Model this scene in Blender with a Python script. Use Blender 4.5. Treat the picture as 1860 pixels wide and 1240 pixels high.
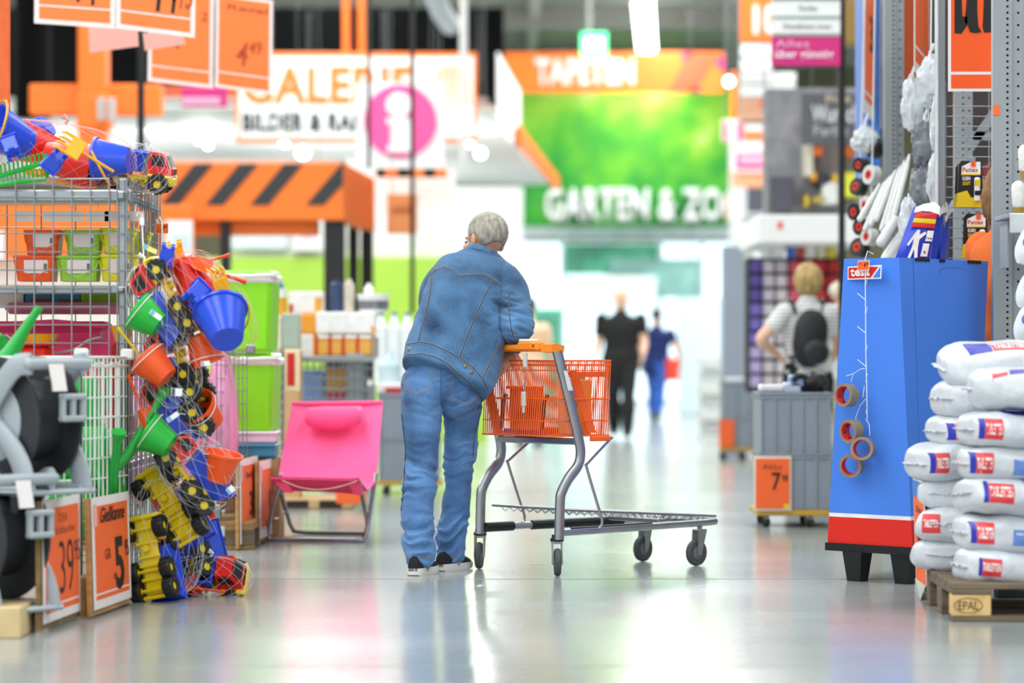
import bpy, bmesh, math, random
from mathutils import Vector, Matrix, noise, Euler
from mathutils.bvhtree import BVHTree

V = Vector
R = math.radians
rnd = random.Random(7)
for o in list(bpy.data.objects):
    bpy.data.objects.remove(o)
SC = bpy.context.scene
COL = SC.collection

# ------------------------------------------------------------------ camera, world, light, exposure
FPX, CX, HY, CH = 5425.0, 930.0, 645.0, 1.0      # focal length in px (1860 wide), principal column, horizon row, camera height
cam_d = bpy.data.cameras.new('camera')
cam_d.sensor_width = 36.0
cam_d.lens = FPX * 36.0 / 1860.0
cam_d.shift_y = 25.0 / 1860.0
cam_d.clip_start, cam_d.clip_end = 0.1, 300
cam_d.dof.use_dof = True
cam_d.dof.focus_distance = 13.3
cam_d.dof.aperture_fstop = 1.5
cam_d.dof.aperture_blades = 9
cam = bpy.data.objects.new('camera', cam_d)
COL.objects.link(cam)
cam.location = (0, 0, CH)
cam.rotation_euler = (R(90), 0, 0)
SC.camera = cam

SC.view_settings.view_transform = 'Standard'
SC.view_settings.look = 'None'
SC.view_settings.gamma = 1.0
SC.view_settings.use_curve_mapping = False
SC.view_settings.exposure = 0.6

wd = bpy.data.worlds.new('world')
SC.world = wd
wd.use_nodes = True
bg = wd.node_tree.nodes['Background']
bg.inputs[0].default_value = (0.93, 0.97, 1.0, 1)
bg.inputs[1].default_value = 0.62


def area(name, loc, sx, sy, power, rot=(0, 0, 0), col=(1, 0.98, 0.95)):
    l = bpy.data.lights.new(name, 'AREA')
    l.shape = 'RECTANGLE'
    l.size, l.size_y, l.energy, l.color = sx, sy, power, col
    o = bpy.data.objects.new(name, l)
    o.location, o.rotation_euler = loc, rot
    COL.objects.link(o)
    return o


# rows of ceiling luminaires over the store
for x, pw in ((-9, 1350), (-3, 1250), (3, 900), (9, 450)):
    area('ceiling_row_light', (x, 10, 6.9), 2.6, 42, pw, col=(0.95, 1, 0.99))
for x in (-8.5, -2.6, 2.6, 8.5):
    area('ceiling_row_light', (x, 40, 6.9), 1.6, 19, 800, col=(0.95, 1, 0.99))
    area('ceiling_row_light', (x, 55, 6.9), 0.5, 11, 350, col=(0.95, 1, 0.99))
# added upward fill lights without fixtures, brightening the gallery's slatted ceiling
for x, y in ((-6.5, 41), (-2.5, 41), (-6.5, 48), (-2.5, 48)):
    area('soffit_fill_light', (x, y, 2.7), 2.5, 4.5, 55, rot=(math.pi, 0, 0), col=(0.97, 1, 0.99))


# ------------------------------------------------------------------ helpers
def P(px, py, Y):
    return V(((px - CX) * Y / FPX, Y, CH - (py - HY) * Y / FPX))


def GY(py, z=0.0):
    return (CH - z) * FPX / (py - HY)


def lin(h):
    h = h.lstrip('#')
    out = []
    for i in (0, 2, 4):
        c = int(h[i:i + 2], 16) / 255
        out.append(c / 12.92 if c <= 0.04045 else ((c + 0.055) / 1.055) ** 2.4)
    return (*out, 1.0)


MATS = {}


def mat(name, hexc, rough=0.5, metal=0.0, var=0.08, scale=14.0, bump=0.0, bscale=None, spec=0.5, alpha=1.0, trans=0.0, emit=0.0, stretch=None, sheen=0.0):
    if name in MATS:
        return MATS[name]
    m = bpy.data.materials.new(name)
    m.use_nodes = True
    nt = m.node_tree
    b = nt.nodes['Principled BSDF']
    c = lin(hexc)
    tc = nt.nodes.new('ShaderNodeTexCoord')
    src = tc.outputs['Object']
    if stretch:
        mp = nt.nodes.new('ShaderNodeMapping')
        mp.inputs['Scale'].default_value = stretch
        nt.links.new(src, mp.inputs[0])
        src = mp.outputs[0]
    nz = nt.nodes.new('ShaderNodeTexNoise')
    nz.inputs['Scale'].default_value = scale
    nz.inputs['Detail'].default_value = 4
    nt.links.new(src, nz.inputs['Vector'])
    rp = nt.nodes.new('ShaderNodeValToRGB')
    lo = tuple(max(0, x * (1 - var)) for x in c[:3]) + (1,)
    hi = tuple(min(1, x * (1 + var)) for x in c[:3]) + (1,)
    rp.color_ramp.elements[0].position, rp.color_ramp.elements[1].position = 0.3, 0.7
    rp.color_ramp.elements[0].color, rp.color_ramp.elements[1].color = lo, hi
    nt.links.new(nz.outputs['Fac'], rp.inputs[0])
    nt.links.new(rp.outputs[0], b.inputs['Base Color'])
    b.inputs['Roughness'].default_value = rough
    b.inputs['Metallic'].default_value = metal
    b.inputs['Specular IOR Level'].default_value = spec
    b.inputs['Alpha'].default_value = alpha
    b.inputs['Transmission Weight'].default_value = trans
    if sheen:
        b.inputs['Sheen Weight'].default_value = sheen
    if emit:
        nt.links.new(rp.outputs[0], b.inputs['Emission Color'])
        b.inputs['Emission Strength'].default_value = emit
    if bump:
        n2 = nt.nodes.new('ShaderNodeTexNoise')
        n2.inputs['Scale'].default_value = bscale or scale * 6
        n2.inputs['Detail'].default_value = 3
        nt.links.new(src, n2.inputs['Vector'])
        bp = nt.nodes.new('ShaderNodeBump')
        bp.inputs['Strength'].default_value = bump
        bp.inputs['Distance'].default_value = 0.004
        nt.links.new(n2.outputs['Fac'], bp.inputs['Height'])
        nt.links.new(bp.outputs[0], b.inputs['Normal'])
    MATS[name] = m
    return m


def plain(hexc, rough=0.5, **k):
    return mat('m_%s_%02d' % (hexc.lstrip('#'), int(rough * 100)) + ''.join('%s%s' % kv for kv in sorted(k.items())), hexc, rough, **k)


def frame(xd, zd):
    """rotation whose x follows xd and whose z is as near zd as can be"""
    x = V(xd).normalized()
    z = V(zd)
    z = (z - x * z.dot(x)).normalized()
    y = z.cross(x)
    return Matrix((x, y, z)).transposed()


class MB:
    def __init__(s):
        s.v, s.f, s.mi, s.cur = [], [], [], 0

    def add(s, vs, fs):
        n = len(s.v)
        s.v += [V(p) for p in vs]
        s.f += [tuple(i + n for i in f) for f in fs]
        s.mi += [s.cur] * len(fs)
        return s

    def box(s, c, size, rot=None, ch=0.0, taper=None):
        c = V(c)
        hx, hy, hz = [abs(q) / 2 for q in size]
        ch = min(ch, hx * 0.9, hy * 0.9, hz * 0.9)
        tx, ty = taper or (1, 1)
        if ch <= 0:
            vs = [V((sx * hx * (tx if sz > 0 else 1), sy * hy * (ty if sz > 0 else 1), sz * hz)) for sz in (-1, 1) for sy in (-1, 1) for sx in (-1, 1)]
            fs = [(0, 2, 3, 1), (4, 5, 7, 6), (0, 1, 5, 4), (2, 6, 7, 3), (0, 4, 6, 2), (1, 3, 7, 5)]
        else:
            idx, vs = {}, []
            for sx in (-1, 1):
                for sy in (-1, 1):
                    for sz in (-1, 1):
                        for a in range(3):
                            d = [hx - ch, hy - ch, hz - ch]
                            d[a] += ch
                            p = V((sx * d[0], sy * d[1], sz * d[2]))
                            if sz > 0:
                                p.x *= tx
                                p.y *= ty
                            idx[(sx, sy, sz, a)] = len(vs)
                            vs.append(p)
            fs = []
            for a in range(3):
                b_, c_ = (a + 1) % 3, (a + 2) % 3
                for sg in (-1, 1):
                    q = []
                    for sb, sc in ((-1, -1), (1, -1), (1, 1), (-1, 1)):
                        t = [0, 0, 0]
                        t[a], t[b_], t[c_] = sg, sb, sc
                        q.append(idx[(*t, a)])
                    fs.append(tuple(q if sg > 0 else q[::-1]))
            for a in range(3):
                b_, c_ = (a + 1) % 3, (a + 2) % 3
                for sb in (-1, 1):
                    for sc in (-1, 1):
                        t0, t1 = [0] * 3, [0] * 3
                        t0[a], t1[a] = -1, 1
                        t0[b_] = t1[b_] = sb
                        t0[c_] = t1[c_] = sc
                        q = (idx[(*t0, b_)], idx[(*t1, b_)], idx[(*t1, c_)], idx[(*t0, c_)])
                        fs.append(q if sb * sc > 0 else q[::-1])
            for sx in (-1, 1):
                for sy in (-1, 1):
                    for sz in (-1, 1):
                        q = tuple(idx[(sx, sy, sz, a)] for a in range(3))
                        fs.append(q if sx * sy * sz > 0 else q[::-1])
        if rot is not None:
            vs = [rot @ p for p in vs]
        return s.add([c + p for p in vs], fs)

    def hexa(s, b, t):
        """closed solid between a bottom polygon b and a top polygon t (same count, counter-clockwise from above)"""
        n = len(b)
        fs = [tuple(range(n))[::-1], tuple(range(n, 2 * n))]
        for i in range(n):
            j = (i + 1) % n
            fs.append((i, j, n + j, n + i))
        return s.add(list(b) + list(t), fs)

    def quad_slab(s, a, b, c, d, th):
        """a plate with corners a b c d, its back th behind the face (a b c d counter-clockwise seen from the face)"""
        a, b, c, d = V(a), V(b), V(c), V(d)
        n = (b - a).cross(d - a).normalized() * th
        return s.hexa([a - n, b - n, c - n, d - n], [a, b, c, d])

    def loft(s, rings, cap=True, closed=False):
        n = len(rings[0])
        vs = [p for r in rings for p in r]
        fs = []
        m = len(rings)
        for i in range(m if closed else m - 1):
            i2 = (i + 1) % m
            for j in range(n):
                k = (j + 1) % n
                fs.append((i * n + j, i * n + k, i2 * n + k, i2 * n + j))
        if cap and not closed:
            fs.append(tuple(range(n))[::-1])
            fs.append(tuple((m - 1) * n + j for j in range(n)))
        return s.add(vs, fs)

    def tube(s, pts, r, n=8, side=None, cap=True, closed=False, flat=1.0, round_end=False):
        pts = [V(p) for p in pts]
        m = len(pts)
        rr = list(r) if hasattr(r, '__len__') else [r] * m
        rings = []
        u = V(side) if side is not None else None
        for i, p in enumerate(pts):
            if closed:
                t = pts[(i + 1) % m] - pts[i - 1]
            else:
                t = pts[min(i + 1, m - 1)] - pts[max(i - 1, 0)]
            t = t.normalized() if t.length > 1e-9 else V((0, 0, 1))
            if u is None:
                u = V((0, 0, 1)) if abs(t.z) < 0.9 else V((1, 0, 0))
            uu = (V(side) if side is not None else u)
            uu = uu - t * uu.dot(t)
            if uu.length < 1e-6:
                uu = V((1, 0, 0)) - t * t.x
                if uu.length < 1e-6:
                    uu = V((0, 1, 0))
            u = uu.normalized()
            w = t.cross(u)
            q = rr[i]
            a, b = (q if hasattr(q, '__len__') else (q, q * flat))
            rings.append([p + u * (a * math.cos(2 * math.pi * k / n)) + w * (b * math.sin(2 * math.pi * k / n)) for k in range(n)])
        if round_end and not closed:
            def dome(ring, c, d, h):
                return [[c + (q - c) * math.cos(a) + d * (h * math.sin(a)) for q in ring] for a in (R(30), R(60), R(82))]
            h0 = max((q - pts[0]).length for q in rings[0])
            h1 = max((q - pts[-1]).length for q in rings[-1])
            d0 = (pts[0] - pts[1]).normalized()
            d1 = (pts[-1] - pts[-2]).normalized()
            rings = dome(rings[0], pts[0], d0, h0)[::-1] + rings + dome(rings[-1], pts[-1], d1, h1)
        return s.loft(rings, cap, closed)

    def cyl(s, a, b, r, r2=None, n=16):
        return s.tube([a, b], [r, r if r2 is None else r2], n)

    def wires(s, segs, r, n=4):
        for a, b in segs:
            s.tube([a, b], r, n)
        return s

    def lathe(s, prof, c=(0, 0, 0), rot=None, n=24, cap=False, closed=False):
        c = V(c)
        rings = []
        for rad, z in prof:
            ring = [V((rad * math.cos(2 * math.pi * k / n), rad * math.sin(2 * math.pi * k / n), z)) for k in range(n)]
            if rot is not None:
                ring = [rot @ p for p in ring]
            rings.append([c + p for p in ring])
        return s.loft(rings, cap, closed)

    def ell(s, c, rad, rot=None, nu=20, nv=12, fn=None):
        c = V(c)
        rx, ry, rz = rad if hasattr(rad, '__len__') else (rad,) * 3
        rings = []
        for i in range(nv + 1):
            th = math.pi * (0.02 + 0.96 * i / nv)
            ring = []
            for k in range(nu):
                ph = 2 * math.pi * k / nu
                d = V((math.sin(th) * math.cos(ph), math.sin(th) * math.sin(ph), -math.cos(th)))
                p = V((d.x * rx, d.y * ry, d.z * rz)) * (fn(d) if fn else 1.0)
                ring.append(c + (rot @ p if rot is not None else p))
            rings.append(ring)
        return s.loft(rings)

    def poly(s, pts, d):
        """prism: polygon pts pushed along vector d"""
        pts = [V(p) for p in pts]
        d = V(d)
        n = len(pts)
        fs = [tuple(range(n))[::-1], tuple(range(n, 2 * n))]
        for i in range(n):
            j = (i + 1) % n
            fs.append((i, j, n + j, n + i))
        return s.add(pts + [p + d for p in pts], fs)

    def xf(s, M):
        s.v = [M @ p for p in s.v]
        return s

    def mesh(s, name='m'):
        me = bpy.data.meshes.new(name)
        me.from_pydata([tuple(p) for p in s.v], [], s.f)
        if any(s.mi):
            me.polygons.foreach_set('material_index', s.mi)
        return me

    def build(s, name, m, parent=None, world=False, kind=None, smooth=35, fix=True, label=None):
        if world and parent is not None:
            s.xf(ROOTINV[parent.name])
        me = s.mesh(name)
        if fix:
            bm = bmesh.new()
            bm.from_mesh(me)
            bmesh.ops.recalc_face_normals(bm, faces=bm.faces)
            bm.to_mesh(me)
            bm.free()
        return link(name, me, m, parent, kind, smooth, label)


ROOTINV = {}


def link(name, me, m, parent=None, kind=None, smooth=35, label=None):
    for q in (m if isinstance(m, (list, tuple)) else [m]):
        me.materials.append(q)
    if smooth:
        me.polygons.foreach_set('use_smooth', [True] * len(me.polygons))
        me.set_sharp_from_angle(angle=R(smooth))
    o = bpy.data.objects.new(name, me)
    COL.objects.link(o)
    if parent is not None:
        o.parent = parent
        ROOTINV[o.name] = ROOTINV[parent.name]
    else:
        ROOTINV[o.name] = Matrix.Identity(4)
    if kind:
        o['kind'] = kind
    if label:
        o['label'] = label
    return o


def tag(o, label, cat, group=None, kind=None):
    if label:
        o['label'] = label
    if cat:
        o['category'] = cat
    if group:
        o['group'] = group
    if kind:
        o['kind'] = kind
    return o


def thing(name, label, cat, loc=(0, 0, 0), rot=None, group=None):
    o = bpy.data.objects.new(name, None)
    o.empty_display_size = 0.05
    COL.objects.link(o)
    M = Matrix.Translation(V(loc))
    if rot is not None:
        M = M @ (rot.to_4x4() if isinstance(rot, Matrix) else Matrix.Rotation(rot, 4, 'Z'))
    o.matrix_world = M
    o.matrix_basis = M
    ROOTINV[o.name] = M.inverted()
    return tag(o, label, cat, group)


def copy_tree(o, M=None, label=None, swap=None, _p=None):
    """copy of a thing, its parts and sub-parts (sharing mesh data); swap = {part name stem: material}"""
    c = o.copy()
    COL.objects.link(c)
    if _p is not None:
        c.parent = _p
    if M is not None:
        c.matrix_basis = M
        ROOTINV[c.name] = M.inverted()
    if label:
        c['label'] = label
    st = o.name.split('.')[0]
    if swap and st in swap and c.type == 'MESH':
        c.data = c.data.copy()
        c.data.materials[0] = swap[st]
    for ch in o.children:
        copy_tree(ch, None, None, swap, c)
    return c


def place(loc, xd=(1, 0, 0), zd=(0, 0, 1), s=1.0):
    return Matrix.Translation(V(loc)) @ frame(xd, zd).to_4x4() @ Matrix.Scale(s, 4)


def text_mesh(s, bold=0.0, shear=0.0, res=3):
    cu = bpy.data.curves.new('t', 'FONT')
    cu.body = s
    cu.size = 1.0
    cu.offset = bold
    cu.shear = shear
    cu.resolution_u = res
    cu.extrude = 0.0
    cu.space_character = 1.0 + bold * 1.6
    o = bpy.data.objects.new('t', cu)
    COL.objects.link(o)
    dg = bpy.context.evaluated_depsgraph_get()
    me = bpy.data.meshes.new_from_object(o.evaluated_get(dg))
    bpy.data.objects.remove(o)
    bpy.data.curves.remove(cu)
    return me


def lettering(s, m, parent, a, b, h, n_off=0.002, bold=0.02, shear=0.0, name='lettering', th=0.0, up=None, fn=None, label=None):
    """the word s standing on the line a-b (world), h high; the face looks along (b-a) x up"""
    a, b = V(a), V(b)
    up = V(up) if up is not None else V((0, 0, 1))
    me = text_mesh(s, bold, shear)
    xs = [v.co.x for v in me.vertices]
    ys = [v.co.y for v in me.vertices]
    x0, x1, y0, y1 = min(xs), max(xs), min(ys), max(ys)
    xd = b - a
    up = (up - xd * (up.dot(xd) / xd.dot(xd))).normalized()
    nn = xd.cross(up).normalized()
    for v in me.vertices:
        q = a + xd * ((v.co.x - x0) / (x1 - x0)) + up * (h * (v.co.y - y0) / (y1 - y0)) + nn * n_off
        if fn:
            q = fn(q)
        v.co = q
    if th:
        bm = bmesh.new()
        bm.from_mesh(me)
        r = bmesh.ops.extrude_face_region(bm, geom=list(bm.faces))
        bmesh.ops.translate(bm, vec=nn * th, verts=[g for g in r['geom'] if isinstance(g, bmesh.types.BMVert)])
        bmesh.ops.recalc_face_normals(bm, faces=bm.faces)
        bm.to_mesh(me)
        bm.free()
    if parent is not None:
        me.transform(ROOTINV[parent.name])
    return link(name, me, m, parent, None, 0, label)


def evaluated(mb, mods, name='r'):
    """mesh of mb after modifiers; mods = [(type, {props})]"""
    o = bpy.data.objects.new('tmp', mb.mesh('tmp') if isinstance(mb, MB) else mb)
    COL.objects.link(o)
    for t, kw in mods:
        md = o.modifiers.new(t, t)
        for k, v in kw.items():
            setattr(md, k, v)
    dg = bpy.context.evaluated_depsgraph_get()
    me = bpy.data.meshes.new_from_object(o.evaluated_get(dg))
    old = o.data
    bpy.data.objects.remove(o)
    bpy.data.meshes.remove(old)
    me.name = name
    return me


def remesh(mb, vox, it=4, fac=0.5):
    return evaluated(mb, [('REMESH', dict(mode='VOXEL', voxel_size=vox)), ('SMOOTH', dict(iterations=it, factor=fac))])


def crom(pts, k=6):
    """Catmull-Rom through tuples of any length"""
    out = []
    n = len(pts)
    for i in range(n - 1):
        p0, p1, p2, p3 = pts[max(i - 1, 0)], pts[i], pts[i + 1], pts[min(i + 2, n - 1)]
        for j in range(k):
            t = j / k
            out.append(tuple(0.5 * (2 * b + (c - a) * t + (2 * a - 5 * b + 4 * c - d) * t * t + (3 * b - a - 3 * c + d) * t ** 3) for a, b, c, d in zip(p0, p1, p2, p3)))
    out.append(tuple(pts[-1]))
    return out


def limb(mb, pts, side, n=18, k=5):
    """pts: (x,y,z, ru, rv)  ru along 'side'"""
    q = crom(pts, k)
    mb.tube([p[:3] for p in q], [(max(p[3], 0.002), max(p[4], 0.002)) for p in q], n, side=side, round_end=True)


# common materials
STEEL = mat('galvanised_steel', '#9EA3A8', 0.34, 0.75, 0.12, 8)
ZINC = mat('zinc_wire', '#9BA0A4', 0.4, 0.55, 0.1, 10)
WHITEWIRE = mat('white_coated_wire', '#EEF0EC', 0.4, 0, 0.03)
ORANGE = mat('orange_plastic', '#F5640F', 0.4, 0, 0.05)
ORANGEPAPER = mat('orange_price_paper', '#FF6A2A', 0.6, 0, 0.03)
WHITEPAPER = mat('white_paper', '#F2E9E8', 0.6, 0, 0.02)
PINKPAPER = mat('pink_paper', '#F7B5AA', 0.6, 0, 0.02)
INK = mat('black_marker_ink', '#14110F', 0.6, 0, 0.1)
INKTHIN = mat('dark_thin_ink', '#8A3A1C', 0.6, 0, 0.1)
WOOD = mat('pine_board', '#B98A52', 0.7, 0, 0.25, 6, 0.2, 40, stretch=(1, 1, 6))
WOODEND = mat('pallet_block_wood', '#D9B477', 0.75, 0, 0.18, 18, 0.3, 60)
OLDWOOD = mat('weathered_pallet_wood', '#6E5F4E', 0.85, 0, 0.35, 9, 0.4, 50, stretch=(0.4, 3, 3))
BLACK = mat('black_plastic', '#17181A', 0.45, 0, 0.15)
RUBBER = mat('grey_rubber', '#4A4D4F', 0.6, 0, 0.12)
GREYPL = mat('grey_crate_plastic', '#8F97A3', 0.5, 0, 0.06, 5)
WHITEPL = mat('white_plastic', '#F1F2F0', 0.35, 0, 0.03)
BLACKPAINT = mat('black_painted_steel', '#1B1B1D', 0.4, 0.2, 0.1)
# ------------------------------------------------------------------ the setting
def struct(o):
    o['kind'] = 'structure'
    return o


fm = bpy.data.materials.new('polished_concrete')
fm.use_nodes = True
nt = fm.node_tree
b = nt.nodes['Principled BSDF']
tc = nt.nodes.new('ShaderNodeTexCoord')
n1 = nt.nodes.new('ShaderNodeTexNoise')
n1.inputs['Scale'].default_value = 0.9
n1.inputs['Detail'].default_value = 8
nt.links.new(tc.outputs['Object'], n1.inputs['Vector'])
rp = nt.nodes.new('ShaderNodeValToRGB')
rp.color_ramp.elements[0].position, rp.color_ramp.elements[1].position = 0.32, 0.7
rp.color_ramp.elements[0].color = lin('#9DA3A2')
rp.color_ramp.elements[1].color = lin('#AEB4B3')
nt.links.new(n1.outputs['Fac'], rp.inputs[0])
n3 = nt.nodes.new('ShaderNodeTexNoise')
n3.inputs['Scale'].default_value = 35
n3.inputs['Detail'].default_value = 5
nt.links.new(tc.outputs['Object'], n3.inputs['Vector'])
mx = nt.nodes.new('ShaderNodeMixRGB')
mx.blend_type = 'MULTIPLY'
mx.inputs[0].default_value = 0.16
nt.links.new(rp.outputs[0], mx.inputs[1])
nt.links.new(n3.outputs['Fac'], mx.inputs[2])
nt.links.new(mx.outputs[0], b.inputs['Base Color'])
mr = nt.nodes.new('ShaderNodeMapRange')
mr.inputs['To Min'].default_value = 0.13
mr.inputs['To Max'].default_value = 0.2
nt.links.new(n1.outputs['Fac'], mr.inputs['Value'])
nt.links.new(mr.outputs[0], b.inputs['Roughness'])
bp = nt.nodes.new('ShaderNodeBump')
bp.inputs['Strength'].default_value = 0.02
nt.links.new(n3.outputs['Fac'], bp.inputs['Height'])
nt.links.new(bp.outputs[0], b.inputs['Normal'])
b.inputs['Specular IOR Level'].default_value = 0.5

struct(MB().box((0, 30, -0.1), (44, 76, 0.2)).build('floor', fm))
# narrow expansion joints of the slab
jm = plain('#8E908E', 0.7)
j = MB()
for y in (9.6, 13.35, 17.6, 22, 28):
    j.box((0, y, 0.0006), (30, 0.006, 0.0012))
struct(j.build('trim_1', jm))

CEILM = mat('grey_ceiling_sheet', '#7D8178', 0.8, 0, 0.08, 0.5)
OLIVE = mat('olive_wall_paint', '#8A8468', 0.8, 0, 0.06, 0.4)
struct(MB().box((0, 32, 7.35), (44, 72, 0.2)).build('ceiling', CEILM))
struct(MB().box((0, 66.2, 3.6), (44, 0.3, 7.4)).build('wall_back', OLIVE))
SIDEW = mat('light_wall_paint', '#C9C8C2', 0.8, 0, 0.05, 0.4)
struct(MB().box((-21.9, 36, 3.6), (0.3, 60, 7.4)).build('wall_left', SIDEW))
struct(MB().box((21.9, 36, 3.6), (0.3, 60, 7.4)).build('wall_right', SIDEW))
cb = MB()
for y in (40, 47, 54, 61):
    cb.box((0, y, 7.08), (43, 0.25, 0.34))
for x in (-6, 0.4, 6):
    cb.box((x, 50, 7.16), (0.2, 30, 0.18))
struct(cb.build('trim_2', mat('grey_roof_beam', '#9A9D97', 0.7, 0, 0.06, 1)))
# ------------------------------------------------------------------ shopping trolley
def catmull(pts, k=5):
    return [V(p) for p in crom([tuple(p) for p in pts], k)]


CF = V((0.78, 0.626, 0)).normalized()
cart = thing('shopping_trolley', 'grey steel flatbed shopping trolley with an orange wire basket and orange handle', 'shopping cart', (0.032, 13.755, 0), frame(CF, (0, 0, 1)))


def L(u, v, z):
    return V((u, -v, z))


CHROME = mat('trolley_zinc_tube', '#A4A6AA', 0.28, 0.85, 0.1, 6)
for sd in (-1, 1):
    path = catmull([L(0.0, .29 * sd, .165), L(.005, .29 * sd, .334), L(.015, .29 * sd, .38), L(.055, .29 * sd, .44), L(.108, .29 * sd, .494), L(.126, .29 * sd, .545), L(.118, .29 * sd, .61), L(.066, .29 * sd, .78), L(.024, .29 * sd, .91), L(-.012, .29 * sd, 1.02)], 5)
    MB().tube(path, .019, 10, side=(0, 1, 0), flat=1.35).build('upright', CHROME, cart)
    # side rail, narrower to the front, with black bumper sleeve
    rail = catmull([L(.02, .275 * sd, .195), L(.5, .245 * sd, .2), L(.98, .2 * sd, .205), L(1.06, .17 * sd, .207), L(1.09, .08 * sd, .208), L(1.095, 0, .208)], 5)
    ro = MB().tube(rail, .017, 8).build('side_rail', CHROME, cart)
    for q in (rail[0:3], rail[3:9]) if sd < 0 else ():
        MB().tube(q, .0225, 10).build('bumper_sleeve', BLACK, ro)
    if sd > 0:
        MB().tube([p + V((0, 0, .012)) for p in rail[1:7]], .0095, 8).build('bumper_strip', BLACK, ro)
    rod = catmull([L(.33, .275 * sd, .622), L(.3, .275 * sd, .60), L(.17, .287 * sd, .505), L(.165, .287 * sd, .49), L(.235, .285 * sd, .31), L(.262, .283 * sd, .24), L(.25, .275 * sd, .205)], 4)
    MB().tube(rod, .0065, 6).build('strut_rod', CHROME, cart)
MB().box(L(.115, 0, .607), (.04, .575, .03), ch=.005).build('cross_bar', CHROME, cart)
# grating platform
g = MB()


def plat(u, v):
    w = .265 - .085 * max(0, u)
    return L(u, v * w, .298 - .066 * (u - .05) / 1.02)


nu, nv = 30, 13
for i in range(nu + 1):
    u = .05 + 1.02 * i / nu
    g.tube([plat(u, -1), plat(u, 1)], .0022, 4)
for i in range(nv + 1):
    v = -1 + 2 * i / nv
    g.tube([plat(.05, v) - V((0, 0, .004)), plat(1.07, v) - V((0, 0, .004))], .0022, 4)
    if i % 3 == 0:
        z = [plat(.1 + .95 * q / 40, v) - V((0, 0, .006 + (.018 if q % 2 else 0))) for q in range(41)]
        g.tube(z, .0022, 4)
g.tube([plat(.05, -1), plat(1.07, -1), plat(1.07, 1), plat(.05, 1)], .0045, 6, closed=True)
g.build('platform_grating', CHROME, cart, kind='stuff')
MB().box(L(.72, 0, .22), (.05, .36, .02), ch=.003).build('platform_bracket', CHROME, cart)


def caster(u, v, front, turn):
    ct = L(u, v, .0635)
    rot = Matrix.Rotation(turn, 3, 'Z')
    w = MB()
    w.lathe([(.030, -.012), (.056, -.014), (.0615, -.009), (.0635, 0), (.0615, .009), (.056, .014), (.030, .012)], (0, 0, 0), Matrix.Rotation(R(90), 3, 'X'), 28, closed=True)
    w.xf(Matrix.Translation(ct) @ rot.to_4x4())
    wo = w.build('wheel', RUBBER, cart)
    h = MB()
    h.lathe([(.0, -.013), (.012, -.016), (.031, -.011), (.031, .011), (.012, .016), (.0, .013)], (0, 0, 0), Matrix.Rotation(R(90), 3, 'X'), 20)
    h.xf(Matrix.Translation(ct) @ rot.to_4x4())
    h.build('wheel_hub', plain('#6F7275', .5), wo)
    f = MB()
    top = .155 if not front else .172
    off = V((.022, 0, 0))
    for s in (-1, 1):
        a = V((0, .021 * s, 0))
        f.hexa([a + V((-.012, -.003 * s, -.012)), a + V((.012, -.003 * s, -.012)), a + V((.012, .003 * s, -.012)), a + V((-.012, .003 * s, -.012))],
               [a + off + V((-.026, -.003 * s, top - .0635)), a + off + V((.026, -.003 * s, top - .0635)), a + off + V((.026, .003 * s, top - .0635)), a + off + V((-.026, .003 * s, top - .0635))])
    f.box(off + V((0, 0, top - .0635 - .003)), (.054, .05, .012), ch=.003)
    f.cyl((0, -.026, 0), (0, .026, 0), .007, n=8)
    f.cyl(off + V((0, 0, top - .0635)), off + V((0, 0, top - .0635 + .03)), .012, n=10)
    f.xf(Matrix.Translation(ct) @ rot.to_4x4())
    f.build('caster_fork', mat('caster_grey_zinc', '#9A9B98', .4, .6, .1), cart)
    if not front:
        k = MB().lathe([(.0, 0), (.03, 0), (.031, .004), (.03, .014), (.024, .017), (.024, .03), (.0, .03)], (0, 0, top - .0635 + .002), None, 20)
        k.xf(Matrix.Translation(ct) @ rot.to_4x4() @ Matrix.Translation(off))
        k.build('caster_cap', BLACK, cart)


caster(-.005, -.29, False, R(42))
caster(-.01, .29, False, R(55))
caster(.925, -.19, True, R(8))
caster(.925, .195, True, R(2))

# orange wire basket
ub0, ub1 = .025, .315
zb, zt = .632, .975


def bk(a, v, z):
    """a 0 rear .. 1 front; the basket widens a little to the top rear"""
    t = (z - zb) / (zt - zb)
    u0 = ub0 - .03 + .03 * t
    return L(u0 + (ub1 - u0) * a, v * (.268 + .012 * t), z)


w = MB()
n = 34
for i in range(n + 1):
    v = -1 + 2 * i / n
    w.tube([bk(0, v * .97, zb), bk(0, v, zt)], .0028, 4)
    w.tube([bk(1, v * .97, zb), bk(1, v, zt)], .0028, 4)
    w.tube([bk(0, v * .97, zb), bk(1, v * .97, zb)], .0022, 4)
n = 28
for i in range(n + 1):
    for s in (-1, 1):
        w.tube([bk(i / n, s * .97, zb), bk(i / n, s, zt)], .003, 4)
for z in (zb, .70, .80, .93):
    r_ = .0035 if z in (zb, .80) else .0022
    w.tube([bk(0, -1, z), bk(0, 1, z), bk(1, 1, z), bk(1, -1, z)], r_, 6, closed=True)
for k in range(5):
    w.tube([bk(k / 4, -.97, zb), bk(k / 4, .97, zb)], .0025, 4)
w.build('basket_wires', ORANGE, cart, kind='stuff')
rim = MB()
for z in (zt, .955):
    c = [bk(0, -1, z), bk(0, 1, z), bk(1, 1, z), bk(1, -1, z)]
    rim.tube(c, .0042, 8, closed=True)
rim.build('basket_rim', ORANGE, cart)
br = MB()
for s in (-1, 1):
    br.box(L(.02 + .24, .272 * s, .618), (.12, .016, .024), ch=.004)
    br.box(L(.012, .288 * s, .925), (.03, .03, .03), ch=.006)
br.build('basket_bracket', ORANGE, cart)
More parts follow.
